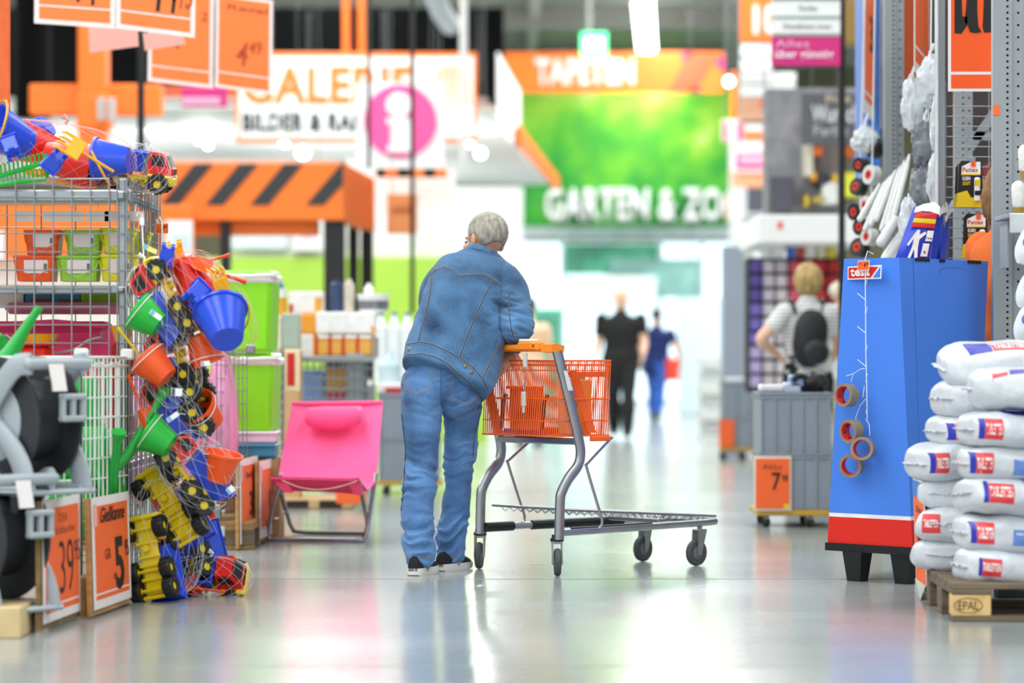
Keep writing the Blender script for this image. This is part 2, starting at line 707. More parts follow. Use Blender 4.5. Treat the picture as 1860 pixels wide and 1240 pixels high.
# folded child seat flap inside the basket
fl = MB()
fl.quad_slab(bk(.16, -.42, .655), bk(.16, .36, .655), bk(.12, .40, .85), bk(.12, -.46, .85), .006)
for k in range(14):
    v = -.4 + .76 * k / 13
    fl.tube([bk(.13, v, .66), bk(.09, v * 1.04, .85)], .0028, 4)
fl.tube([bk(.09, -.5, .852), bk(.09, .44, .852)], .008, 8)
fl.build('child_seat_flap', ORANGE, cart)
sl = MB()
sl.hexa([bk(.62, .98, .645), bk(.78, .98, .645), bk(.78, .96, .645), bk(.62, .96, .645)], [bk(.2, .98, .93), bk(.34, .98, .93), bk(.34, .96, .93), bk(.2, .96, .93)])
sl.hexa([bk(.05, .965, .9), bk(.95, .965, .9), bk(.95, .945, .9), bk(.05, .945, .9)], [bk(.05, .965, .925), bk(.95, .965, .925), bk(.95, .945, .925), bk(.05, .945, .925)])
sl.build('side_brace', ORANGE, cart)
for v in (-.62, .5):
    p = catmull([bk(.1, v, .66), bk(.07, v + .05, .72), bk(.1, v, .78), bk(.12, v + .06, .82)], 4)
    MB().tube(p, .011, 6, flat=.3).build('seat_strap', BLACK, cart)

# handle
HORANGE = mat('orange_handle_grip', '#FF8A1E', 0.45, 0, 0.04)
hz = 1.033
MB().tube([L(-.035, -.3, hz), L(-.035, .27, hz)], .017, 14).build('handle_grip', HORANGE, cart)
for s in (-1, 1):
    e = MB()
    e.loft([[L(-.035 + a, s * (.23 + .075 * t), hz + c) for a, c in ((-.022, -.018), (.02 + .03 * t, -.022), (.025 + .03 * t, .01), (0, .021), (-.02, .016))] for t in (0, .35, .7, 1)])
    e.build('handle_end', HORANGE, cart)
ck = MB().box(L(-.035, .135, hz + .008), (.062, .15, .05), ch=.012)
ck.build('coin_lock', HORANGE, cart)
MB().box(L(-.038, .115, hz + .034), (.05, .085, .014), ch=.005).build('coin_slot_cover', plain('#E9E6D2', .4), cart)
MB().cyl(L(-.068, .185, hz + .01), L(-.064, .185, hz + .01), .006, n=10).build('lock_screw', plain('#6B3A12', .6), cart)
kb = MB()
kb.box(L(-.066, .128, .978), (.016, .022, .07), ch=.004)
kb.build('key_block', plain('#C9CAC6', .4), cart)
kb = MB()
kb.box(L(-.066, .116, .80), (.016, .024, .068), ch=.004)
kb.box(L(-.066, .116, .755), (.008, .012, .035), ch=.002)
kb.build('chain_key', plain('#C9CAC6', .4), cart)
chn = MB()
nl = 8
for i in range(nl):
    z = .938 - i * .0155
    a = L(-.066, .128 - .0015 * i, z)
    d = V((0, 1, 0)) if i % 2 else V((1, 0, 0))
    chn.tube([a + d * (.0042 * math.cos(t)) + V((0, 0, .0115 * math.sin(t))) for t in [2 * math.pi * q / 8 for q in range(8)]], .0016, 5, closed=True)
chn.build('chain', CHROME, cart)
MB().tube([L(-.066, .116, .742), L(-.066, .114, .70)], .0012, 4).build('chain_pin', CHROME, cart)
MB().quad_slab(L(-.012 + .045, .3135, .84), L(-.012 + .075, .3135, .84), L(-.012 + .04, .3135, .93), L(-.012 + .018, .3135, .93), .001).build('size_sticker', plain('#E6E7E8', .5), cart)

# goods lying in the basket
def goods(name, label, cat, u, v, z, size, m, yaw=0, rot=None):
    o = MB().box((0, 0, size[2] / 2), size, ch=.004).build(name, m)
    o.matrix_basis = cart.matrix_basis @ Matrix.Translation(L(u, v, z)) @ (rot.to_4x4() if rot else Matrix.Rotation(yaw, 4, 'Z'))
    ROOTINV[o.name] = o.matrix_basis.inverted()
    return tag(o, label, cat)


zf = zb + .006
goods('paperback', 'flat purple package lying on the floor of the trolley basket', 'package', .17, -.09, zf, (.2, .22, .022), plain('#5A4FB0', .4), .1)
goods('leaflet_pack', 'flat white packet on top of the purple package in the trolley', 'packet', .16, -.07, zf + .0225, (.16, .14, .014), plain('#DDE0EA', .3), -.3)
goods('carton', 'cream carton standing upright in the trolley basket behind the chain', 'carton', .21, .10, zf, (.05, .09, .27), plain('#E4D6B4', .5), .05)
goods('carton', 'blue carton standing upright beside the cream one in the trolley', 'carton', .22, .165, zf, (.05, .035, .28), plain('#4F7FC0', .5), .02)
goods('carton', 'yellow carton standing upright against the side of the trolley basket', 'carton', .22, .205, zf, (.06, .035, .25), plain('#E0B24A', .5), .02)
goods('box', 'red box lying near the corner of the trolley basket', 'box', .09, .09, zf, (.06, .1, .03), plain('#D9301F', .4), .4)
# ------------------------------------------------------------------ people
SKIN = mat('skin_tone', '#D69A7C', 0.5, 0, 0.10, 9, sheen=.1)
SKINP = mat('skin_tone_pale', '#E8B79B', 0.5, 0, 0.08, 9)


def head(mb, c, rot, s=1.0):
    """skull, jaw, brow, nose, ears, chin; local x right, y forward, z up"""
    def e(p, r, rr=None):
        mb.ell(V(c) + rot @ (V(p) * s), V(r) * s, rot @ rr if rr else rot, 20, 14)
    e((0, -.012, .03), (.076, .094, .085))
    e((0, .02, -.02), (.066, .074, .085))
    e((0, .035, -.062), (.05, .052, .05))
    e((0, .078, -.088), (.02, .018, .017))          # chin
    e((0, .083, .028), (.05, .016, .012))           # brow
    e((0, .098, -.012), (.011, .016, .026))         # nose bridge
    e((0, .105, -.028), (.016, .015, .012))         # nose tip
    e((0, .088, -.058), (.026, .010, .010))         # lips
    for q in (-1, 1):
        e((q * .045, .068, -.02), (.022, .02, .02))   # cheek
        e((q * .079, -.008, -.008), (.009, .02, .033), Matrix.Rotation(q * .35, 3, 'Z'))   # ear


def hand(mb, w, d, pn, th, L_=.18, curl=.5, r=.0095):
    """w wrist, d direction of the fingers, pn palm normal (the way the fingers curl), th thumb side"""
    w, d, pn, th = V(w), V(d).normalized(), V(pn).normalized(), V(th).normalized()
    pl = L_ * .52
    mb.tube([w - d * .03, w + d * pl * .25, w + d * pl * .75, w + d * pl], [(.028, .02), (.036, .017), (.042, .015), (.040, .013)], 14, side=th, round_end=True)
    for k, (o, fl) in enumerate(((.030, .46), (.010, .51), (-.011, .48), (-.031, .38))):
        p = w + d * pl * .8 + th * o
        pts, dd = [p], d.copy()
        for seg in (.34, .26, .22):
            dd = (dd * math.cos(curl * .75) + pn * math.sin(curl * .75)).normalized()
            p = p + dd * (L_ * fl * seg / .62)
            pts.append(p)
        mb.tube(pts, [r, r * .96, r * .88, r * .75], 8, side=th, round_end=True)
    p = w + d * pl * .22 + th * .026
    t1 = (th * .8 + d * .6 + pn * .25).normalized()
    t2 = (th * .25 + d * .9 + pn * .4).normalized()
    mb.tube([p, p + t1 * .038, p + t1 * .038 + t2 * .032, p + t1 * .038 + t2 * .056], [r * 1.45, r * 1.25, r * 1.05, r * .85], 8, side=pn, round_end=True)


def hair_cap(c, rot, s, fn, rad=(.083, .101, .093), off=(0, -.013, .032), bump=.02, nu=64, nv=44):
    """closed cap over the skull; fn(d) in 0..1 says where hair grows (d: local direction)"""
    def f(d):
        k = fn(d)
        return .86 + .14 * k + bump * k * noise.noise(d * 9)
    return MB().ell(V(c) + rot @ (V(off) * s), V(rad) * s, rot, nu, nv, f)


def sst(a, b, x):
    t = min(1, max(0, (x - a) / (b - a)))
    return t * t * (3 - 2 * t)


def shoe_local(s=1.0):
    """upper and sole of a running shoe, heel at y=-.08, toe at y=.2"""
    out = [(-.085, .026), (-.075, .034), (-.04, .038), (.02, .037), (.09, .045), (.14, .044), (.175, .032), (.192, .012)]
    up, so = MB(), MB()
    rings, hs = [], [.085, .096, .098, .094, .082, .066, .052, .04]
    for (y, w), h in zip(out, hs):
        rings.append([V((w * .92 * math.cos(a), y, .022 + (h - .022) * max(0, math.sin(a)) ** .75 if math.sin(a) > 0 else .022)) for a in [math.pi * 2 * k / 16 for k in range(16)]])
    up.loft(rings)
    rings = []
    for y, w in out:
        lift = .012 * max(0, (y - .1) / .09) ** 2 + (.006 if y < -.08 else 0)
        rings.append([V((-w, y, lift)), V((w, y, lift)), V((w * 1.06, y, lift * .5 + .016)), V((w, y, .036)), V((-w, y, .036)), V((-w * 1.06, y, lift * .5 + .016))])
    so.loft(rings)
    return up.xf(Matrix.Scale(s, 4)), so.xf(Matrix.Scale(s, 4))


def shoes_for(parent, loc, yaw, m_up, m_sole, s=1.0, laces=True):
    M = Matrix.Translation(V(loc)) @ Matrix.Rotation(yaw, 4, 'Z')
    u, so = shoe_local(s)
    o = u.xf(M).build('shoe', m_up, parent, world=True, smooth=50)
    so.xf(M).build('sole', m_sole, o, world=True)
    return o


def attr_mat(name, dark, light, rough=.85, fine=900, twill=.85):
    """woven cloth: 'wear' vertex attribute blends dark to light, fine noise on top"""
    m = bpy.data.materials.new(name)
    m.use_nodes = True
    nt = m.node_tree
    b = nt.nodes['Principled BSDF']
    at = nt.nodes.new('ShaderNodeAttribute')
    at.attribute_name = 'wear'
    tc = nt.nodes.new('ShaderNodeTexCoord')
    mp = nt.nodes.new('ShaderNodeMapping')
    mp.inputs['Scale'].default_value = (1, 1, .35)
    nt.links.new(tc.outputs['Object'], mp.inputs[0])
    nz = nt.nodes.new('ShaderNodeTexNoise')
    nz.inputs['Scale'].default_value = fine * .25
    nz.inputs['Detail'].default_value = 5
    nz.inputs['Roughness'].default_value = .7
    nt.links.new(mp.outputs[0], nz.inputs['Vector'])
    ma = nt.nodes.new('ShaderNodeMath')
    ma.operation = 'MULTIPLY_ADD'
    ma.inputs[1].default_value = twill
    ma.inputs[2].default_value = -twill / 2
    nt.links.new(nz.outputs['Fac'], ma.inputs[0])
    ad = nt.nodes.new('ShaderNodeMath')
    ad.operation = 'ADD'
    ad.use_clamp = True
    nt.links.new(ma.outputs[0], ad.inputs[0])
    nt.links.new(at.outputs['Fac'], ad.inputs[1])
    rp = nt.nodes.new('ShaderNodeValToRGB')
    rp.color_ramp.elements[0].color = lin(dark)
    rp.color_ramp.elements[1].color = lin(light)
    nt.links.new(ad.outputs[0], rp.inputs[0])
    nt.links.new(rp.outputs[0], b.inputs['Base Color'])
    b.inputs['Roughness'].default_value = rough
    b.inputs['Specular IOR Level'].default_value = .25
    b.inputs['Sheen Weight'].default_value = .15
    bp = nt.nodes.new('ShaderNodeBump')
    bp.inputs['Strength'].default_value = .25
    bp.inputs['Distance'].default_value = .002
    nt.links.new(nz.outputs['Fac'], bp.inputs['Height'])
    nt.links.new(bp.outputs[0], b.inputs['Normal'])
    return m


def wrinkle(me, amp, wear):
    """amp(co, n) -> displacement along the normal; wear(co, n, d) -> 0..1 written to the attribute"""
    ns = [v.normal.copy() for v in me.vertices]
    at = me.attributes.new('wear', 'FLOAT', 'POINT')
    vals = []
    for v, n in zip(me.vertices, ns):
        d = amp(v.co, n)
        vals.append(wear(v.co, n, d))
        v.co = v.co + n * d
    at.data.foreach_set('value', vals)
    me.update()


def ridge(q):
    return 1 - 2 * abs(noise.noise(q))


def unpx(p):
    return CX + p.x * FPX / p.y, HY - (p.z - CH) * FPX / p.y


# ---- the man in denim leaning on the trolley
man = thing('person', 'grey haired man in a blue denim jacket and jeans leaning on the orange trolley handle', 'person', (-0.37, 13.72, 0))
TORSO = [((731, 655), (884, 722), 13.67, .12), ((738, 628), (897, 698), 13.71, .125), ((748, 600), (909, 660), 13.76, .132), ((760, 560), (914, 612), 13.83, .14),
         ((769, 530), (917, 572), 13.89, .142), ((777, 507), (926, 545), 13.95, .135), ((785, 490), (944, 520), 14.0, .12), ((800, 474), (938, 497), 14.04, .10),
         ((826, 466), (920, 482), 14.06, .08), ((845, 460), (909, 475), 14.08, .066)]


def torso(mb, k=1.0, upto=99):
    pts = []
    for a, c, Y, d in TORSO[:upto]:
        A, C_ = P(*a, Y), P(*c, Y)
        pts.append((*((A + C_) / 2), *((C_ - A) / 2), d))
    q = crom(pts, 4)
    rings = []
    for i, p in enumerate(q):
        ce, sv = V(p[:3]), V(p[3:6])
        t = (V(q[min(i + 1, len(q) - 1)][:3]) - V(q[max(i - 1, 0)][:3])).normalized()
        w = t.cross(sv.normalized()).normalized()
        ring = []
        for j in range(32):
            a = 2 * math.pi * j / 32
            ca, sa = math.cos(a), math.sin(a)
            ring.append(ce + sv * (k * abs(ca) ** .85 * (1 if ca > 0 else -1)) + w * (k * p[6] * abs(sa) ** .85 * (1 if sa > 0 else -1)))
        rings.append(ring)
    mb.loft(rings)


def pxlimb(mb, rows, side, k=1.0, dk=1.0, n=18, sub=4):
    """rows: (px left, px right, py, Y)"""
    pts = []
    for a, c, y, Y in rows:
        hw = (c - a) / 2 * Y / FPX * k
        p = P((a + c) / 2, y, Y)
        pts.append((*p, hw, hw * dk))
    limb(mb, pts, side, n, sub)


LEGL = [(727, 803, 700, 13.68), (729, 803, 741, 13.67), (731, 800, 775, 13.68), (735, 797, 809, 13.7), (737, 793, 843, 13.71), (733, 791, 877, 13.68), (729, 787, 911, 13.66), (730, 784, 945, 13.63), (738, 784, 962, 13.63), (733, 789, 980, 13.62), (740, 786, 1009, 13.62)]
LEGR = [(801, 880, 700, 13.74), (802, 876, 735, 13.76), (806, 871, 758, 13.79), (809, 864, 792, 13.83), (807, 862, 819, 13.87), (808, 859, 843, 13.88), (810, 856, 877, 13.9), (803, 854, 911, 13.9), (801, 849, 945, 13.9), (795, 845, 972, 13.91), (798, 842, 1004, 13.92)]
ARMR = [(915, 505, 13.98, .075, .075), (930, 527, 13.92, .076, .078), (934, 550, 13.86, .074, .076), (937, 575, 13.8, .073, .075), (940, 597, 13.75, .066, .066), (938, 607, 13.8, .058, .05), (930, 622, 13.95, .05, .047), (927, 629, 14.0, .046, .044)]
ARML = [(812, 500, 14.03, .075, .08), (793, 520, 14.1, .07, .075), (785, 548, 14.18, .064, .068), (800, 580, 14.23, .06, .064), (850, 610, 14.2, .055, .055), (890, 625, 14.12, .05, .047)]


def arm(mb, rows, k=1.0):
    limb(mb, [(*P(a, y, Y), r1 * k, r2 * k) for a, y, Y, r1, r2 in rows], (1, .2, 0), 18, 4)


def hips(mb, k=1.0):
    for a, c, Y, r in ((766, 716, 13.62, (.088, .085, .10)), (836, 722, 13.68, (.09, .085, .10)), (800, 690, 13.7, (.165, .115, .11)), (806, 668, 13.71, (.16, .115, .08))):
        mb.ell(P(a, c, Y), [q * k for q in r], None, 24, 14)


HR = Matrix.Rotation(R(42), 3, 'Z') @ Matrix.Rotation(R(-10), 3, 'X') @ Matrix.Rotation(R(6), 3, 'Y')
HC = P(882, 438, 14.12)
bd = MB()
head(bd, HC, HR, 1.08)
bd.tube([P(868, 490, 14.07), P(876, 468, 14.1), P(881, 445, 14.115)], [(.075, .07), (.062, .064), (.058, .064)], 18, side=(1, 0, 0), round_end=True)
torso(bd, .84)
arm(bd, ARMR, .72)
arm(bd, ARML, .72)
pxlimb(bd, LEGL, (1, 0, 0), .74)
pxlimb(bd, LEGR, (1, 0, 0), .74)
hips(bd, .8)
for rows in ((P(762, 1000, 13.62), P(764, 1030, 13.62)), (P(820, 996, 13.92), P(822, 1022, 13.92))):
    bd.tube(rows, .042, 12, round_end=True)
bd.tube([P(927, 629, 14.0), P(928, 637, 13.98), P(930, 640, 13.97)], [.036, .032, .03], 12, round_end=True)
hand(bd, P(926, 640, 13.93), V((-.25, -.75, -.42)), V((-.6, .2, -.75)), V((.75, -.4, -.3)), .17, .75, .0095)
bd.tube([P(890, 625, 14.12), P(905, 630, 14.05)], [.036, .03], 12, round_end=True)
hand(bd, P(905, 630, 14.05), V((.6, -.5, -.3)), V((0, -.5, -.85)), V((.4, .5, 0)), .17, .9, .0095)
me = remesh(bd, .0055, 3)
link('body', me, SKIN, man, None, 60)
me.transform(ROOTINV[man.name])

# jacket
jk = MB()
torso(jk, 1.0)
jme = remesh(jk, .006, 4)
sleeves = []
for rows in (ARMR, ARML):
    q = MB()
    arm(q, rows, 1.0)
    sleeves.append(remesh(q, .006, 4))


def jk_amp(c, n):
    x, y = unpx(c)
    d = .0035 * noise.noise(V((c.x * 9 + c.z * 5, c.y * 6, c.z * 9)))
    # diagonal drag folds over the back, tight creases round the elbow and armpit
    t = (c.x * .75 + c.z * .65)
    d += .008 * sst(500, 600, y) * ridge(V((t * 11, (c.x - c.z) * 3, c.y * 2)))
    el = sst(70, 20, math.hypot(x - 945, y - 598)) + .7 * sst(60, 15, math.hypot(x - 915, y - 560))
    d += .009 * el * ridge(V((c.x * 9, c.y * 9, c.z * 30 + c.x * 9)))
    if y > 620:
        d += .005 * sst(620, 700, y) * ridge(V((t * 26, c.y * 6, 2.3)))
    return d


YOKE = [(776, 497), (785, 492), (807, 484), (821, 490), (835, 501), (858, 498), (881, 498), (895, 505), (909, 517), (921, 526), (931, 517), (943, 505), (957, 500)]


def yoke_y(x):
    for (a, b_), (c, d) in zip(YOKE, YOKE[1:]):
        if a <= x <= c:
            return b_ + (d - b_) * (x - a) / (c - a)
    return 500


def jk_wear(c, n, d):
    x, y = unpx(c)
    w = .28 + d * 38 + .2 * noise.noise(c * 7) + .10 * noise.noise(c * 22)
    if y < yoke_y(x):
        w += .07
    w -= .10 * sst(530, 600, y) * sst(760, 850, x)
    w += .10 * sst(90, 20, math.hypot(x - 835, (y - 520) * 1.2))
    return w


wrinkle(jme, jk_amp, jk_wear)
DENIMJ = attr_mat('jacket_denim', '#08203F', '#6292C2')
jbvh = BVHTree.FromPolygons([v.co.copy() for v in jme.vertices], [tuple(p.vertices) for p in jme.polygons])
jk_o = link('denim_jacket', jme, DENIMJ, man, None, 70)
jme.transform(ROOTINV[man.name])
sbvh = []
for sme in sleeves:
    wrinkle(sme, jk_amp, jk_wear)
    sbvh.append(BVHTree.FromPolygons([v.co.copy() for v in sme.vertices], [tuple(p.vertices) for p in sme.polygons]))
    link('sleeve', sme, DENIMJ, jk_o, None, 70)
    sme.transform(ROOTINV[man.name])

# jeans
je = MB()
pxlimb(je, LEGL, (1, 0, 0), 1.0, 1.06, 20, 5)
pxlimb(je, LEGR, (1, 0, 0), 1.0, 1.06, 20, 5)
hips(je)
jeme = remesh(je, .006, 4)


def je_amp(c, n):
    x, y = unpx(c)
    left = x < 800
    d = .0025 * noise.noise(c * 14)
    kn = sst(60, 10, abs(y - (865 if left else 830)))
    an = sst(905, 965, y)
    up = sst(60, 20, abs(y - 760)) * .35
    s = .25 if left else -.3
    zz = c.z + s * (c.x + .3) + .05 * noise.noise(V((c.x * 7, c.y * 7, c.z * 5))) + .02 * noise.noise(c * 17)
    kn *= .55 + .9 * max(0, noise.noise(c * 6 + V((3, 0, 0))) + .3)
    an *= .6 + .7 * max(0, noise.noise(c * 7 + V((0, 5, 0))) + .3)
    d += (.014 * kn + .015 * an + .007 * up + .003) * ridge(V((c.x * 5, c.y * 5, zz * (24 if an < .5 else 19))))
    return d


def je_wear(c, n, d):
    x, y = unpx(c)
    w = .36 + d * 26 + .14 * noise.noise(c * 8) + .08 * noise.noise(c * 25)
    w += .38 * sst(42, 5, math.hypot((x - 771) * .9, (y - 757) * .75)) + .16 * sst(50, 10, math.hypot(x - 833, (y - 765) * .6))
    w += .12 * sst(40, 10, math.hypot(x - 770, y - 690))
    w -= .13 * sst(830, 760, y) * sst(790, 830, x)
    w += .03 * sst(800, 900, y)
    return w


wrinkle(jeme, je_amp, je_wear)
DENIMT = attr_mat('jeans_denim', '#0D2A5C', '#74A4DE')
tbvh = BVHTree.FromPolygons([v.co.copy() for v in jeme.vertices], [tuple(p.vertices) for p in jeme.polygons])
je_o = link('jeans', jeme, DENIMT, man, None, 70)
jeme.transform(ROOTINV[man.name])


def on_cloth(bvh, pts, step=2.0, off=.001):
    """points on the cloth seen along the lines through the given picture points"""
    out = []
    o = V((0, 0, CH))
    dense = []
    for (a, b_), (c, d) in zip(pts, pts[1:]):
        k = max(1, int(math.hypot(c - a, d - b_) / step))
        dense += [(a + (c - a) * t / k, b_ + (d - b_) * t / k) for t in range(k)]
    dense.append(pts[-1])
    for x, y in dense:
        h = bvh.ray_cast(o, (P(x, y, 10) - o).normalized())
        if h[0] is not None:
            out.append((h[0] + h[1] * off, h[1]))
    return out


def seam(bvh, pts, parent, double=True, welt=True):
    q = on_cloth(bvh, pts)
    if len(q) < 3:
        return
    if welt:
        SEAMW.tube([p for p, n in q], [(.0024, .0014)] * len(q), 6)
    for s in ((-1, 1) if double else (0,)):
        for i in range(0, len(q) - 1):
            (a, n), (c, n2) = q[i], q[i + 1]
            t = (c - a)
            sd = t.cross(n).normalized() * (.0042 * s)
            if t.length < .03:
                STITCH.tube([a + sd + n * .0012, a + sd + t * .72 + n * .0012], .0009, 3)


def z6(l):
    return [(700 + x / 3.543, 370 + y / 3.543) for x, y in l]


def z7(l):
    return [(700 + x / 2.953, 640 + y / 2.953) for x, y in l]


SEAMW, STITCH = MB(), MB()
seam(jbvh, z6([(285, 470), (310, 432), (380, 405), (430, 425), (480, 465), (560, 455), (640, 455), (690, 480), (740, 520), (785, 555), (820, 520), (860, 480), (905, 465)]), man)
for l in ([(300, 470), (285, 600), (255, 740), (225, 830), (215, 885)], [(690, 490), (640, 590), (570, 750), (510, 900), (480, 985)], [(138, 905), (220, 892), (300, 905), (400, 950), (480, 990), (560, 1050), (620, 1120), (655, 1190)],
          [(112, 1000), (150, 972), (240, 966), (330, 990), (400, 1030), (470, 1090), (540, 1150), (590, 1205)], [(735, 880), (700, 970), (630, 1115)], [(785, 560), (750, 610), (735, 640)]):
    seam(jbvh, z6(l), man)
seam(sbvh[0], z6([(795, 570), (795, 680), (810, 800), (835, 890)]), man)
SEAMW.build('jacket_seam', attr_mat('seam_denim', '#1B3E6B', '#5C87B5'), jk_o, world=True, kind='stuff')
THREAD = mat('tan_thread', '#B9A98C', .8)
STITCH.build('jacket_stitching', THREAD, jk_o, world=True, kind='stuff')
SEAMW, STITCH = MB(), MB()
for l in ([(98, 30), (102, 100), (105, 190), (170, 222), (240, 185), (252, 110), (258, 40)], [(355, 90), (358, 170), (360, 250), (430, 278), (495, 235)], [(85, 1095), (130, 1098), (185, 1100), (250, 1096)], [(285, 1085), (340, 1092), (405, 1082)]):
    seam(tbvh, z7(l), man, double=True, welt=False)
for l in ([(300, 70), (299, 180), (300, 290)], [(88, 330), (110, 520), (100, 700), (86, 850)], [(505, 330), (475, 450), (470, 560)]):
    seam(tbvh, z7(l), man, double=False, welt=True)
if SEAMW.v:
    SEAMW.build('jeans_seam', MATS.get('seam_denim') or attr_mat('seam_denim_b', '#1B3E6B', '#5C87B5'), je_o, world=True, kind='stuff')
STITCH.build('jeans_stitching', THREAD, je_o, world=True, kind='stuff')
for pt in ((155, 935), (510, 1047), (552, 1085)):
    q = on_cloth(jbvh, z6([pt, (pt[0] + 2, pt[1])]), 1)
    if q:
        MB().lathe([(0, 0), (.0085, 0), (.009, .002), (.006, .0035), (0, .0035)], q[0][0], frame(q[0][1].orthogonal(), q[0][1]), 12).build('button', mat('copper_button', '#8A6A4A', .35, .8), jk_o, world=True)
# collar
cl = MB()
rings = []
for (a, c, Y, d, k) in (((838, 468), (914, 487), 14.05, .088, 1.04), ((845, 456), (911, 474), 14.075, .084, 1.04), ((849, 451), (906, 469), 14.09, .077, 1.0), ((851, 460), (905, 476), 14.09, .07, .92)):
    A, C_ = P(*a, Y), P(*c, Y)
    ce, sv = (A + C_) / 2, (C_ - A) / 2 * k
    w = V((.1, .8, -.55)).normalized()
    rings.append([ce + sv * math.cos(2 * math.pi * j / 28) + w * (d * math.sin(2 * math.pi * j / 28)) for j in range(28)])
cl.loft(rings, cap=False, closed=True)
cme = evaluated(cl, [('SUBSURF', dict(levels=2, render_levels=2))])
wrinkle(cme, lambda c, n: .002 * noise.noise(c * 30), lambda c, n, d: .5 + d * 40)
link('collar', cme, DENIMJ, jk_o, None, 60)
cme.transform(ROOTINV[man.name])
# hair
def grow(d):
    front = sst(.72, .35, d.y)              # bare face
    side = sst(-.97, -.8, d.z + .34 * d.y)  # nape
    ear = 1 - .9 * sst(.36, .22, math.hypot(d.y - .08, (d.z + .45))) * (abs(d.x) > .5)
    return front * side * ear


HAIRG = mat('short_grey_hair', '#A29A8E', .75, 0, .38, 60, .5, 220, stretch=(1.0, 1.0, .35))
hc = hair_cap(HC, HR, 1.08, grow, rad=(.084, .104, .094), bump=.03)
hme = hc.mesh('hair')
link('hair', hme, HAIRG, man, None, 70)
hme.transform(ROOTINV[man.name])
for q in (-1, 1):
    MB().ell(HC + HR @ (V((q * .032, .088, .006)) * 1.08), .011, None, 10, 8).build('eye', plain('#3A2E28', .2), man, world=True)
SHOEB = mat('black_shoe_mesh', '#19191B', .8, 0, .2, 120, .3, 300)
SOLEW = mat('white_shoe_sole', '#E9E7E2', .5, 0, .05)
shoes_for(man, P(762, 0, 13.61).xy.to_3d(), R(-20), SHOEB, SOLEW, .94)
shoes_for(man, P(815, 0, 13.89).xy.to_3d(), R(-32), SHOEB, SOLEW, .92)
# ------------------------------------------------------------------ shared pieces of signs
def plane_at(px, py, p0, n):
    d = (P(px, py, 10) - V((0, 0, CH))).normalized()
    o = V((0, 0, CH))
    return o + d * ((V(p0) - o).dot(n) / d.dot(n))


def sheet(parent, a, b, up, mprint=None, border=.05, low=.16, writing=(), paper=None, th=.003, name='sheet', line=True):
    """printed price sheet: white paper, orange field, thin white line low on it, handwriting. a-b bottom edge, up = edge vector"""
    a, b, up = V(a), V(b), V(up)
    xd = b - a
    n = xd.cross(up).normalized()
    s = MB().quad_slab(a, b, b + up, a + up, th)
    so = s.build(name, paper or WHITEPAPER, parent, world=True)
    bx, by = border, border * xd.length / up.length
    e = .0012

    def q(u, v, k=1):
        return a + xd * u + up * v + n * (e * k)
    f = MB()
    if line:
        f.quad_slab(q(bx, by), q(1 - bx, by), q(1 - bx, low), q(bx, low), e * .9)
        f.quad_slab(q(bx, low + .018), q(1 - bx, low + .018), q(1 - bx, 1 - by), q(bx, 1 - by), e * .9)
    else:
        f.quad_slab(q(bx, by), q(1 - bx, by), q(1 - bx, 1 - by), q(bx, 1 - by), e * .9)
    f.build('printed_field', mprint or ORANGEPAPER, so, world=True, kind='stuff')
    for w in writing:
        t, u0, u1, v0, v1 = w[:5]
        m = w[5] if len(w) > 5 else INK
        k = w[6] if len(w) > 6 else {}
        lettering(t, m, so, q(u0, v0), q(u1, v0), (v1 - v0) * up.length, e * 1.4, up=up, **k)
    return so


def scribble(parent, m, pts, r, world=True, name='marker_stroke'):
    """flat marker stroke through world points"""
    return MB().tube(catmull(pts, 4), r, 5, flat=.25).build(name, m, parent, world=True)


# ------------------------------------------------------------------ tape display
TBLUE = mat('display_blue_card', '#4A86EE', 0.42, 0, 0.03, 2)
TRED = mat('display_red_card', '#E5281A', 0.42, 0, 0.04, 3)
tz = .165
A, B = P(1503, 1000, 13.34), P(1657, 1010, 12.98)
A.z = B.z = tz
Cc = V((2.10, 13.52, tz))
D = A + Cc - B
A2, B2, C2 = P(1533, 468, 13.16), P(1633, 467, 13.0), P(1795, 475, 13.52)
C2.z = A2.z = B2.z = 1.425
D2 = A2 + (C2 - B2)
disp = thing('tape_display', 'tall blue cardboard floor display with red foot band on black plinth', 'display stand', (1.75, 13.3, 0))


def mixp(t, k=.0):
    """ring of the display at height fraction t"""
    return [p + (q - p) * t + ((p + (q - p) * t) - (A + Cc) / 2).normalized() * k for p, q in zip((A, B, Cc, D), (A2, B2, C2, D2))]


def ring(z):
    return mixp((z - tz) / (1.425 - tz))


def chamf(r, k=.13):
    a, b, c, d = r
    return [a, b, b + (c - b) * k, c, d]


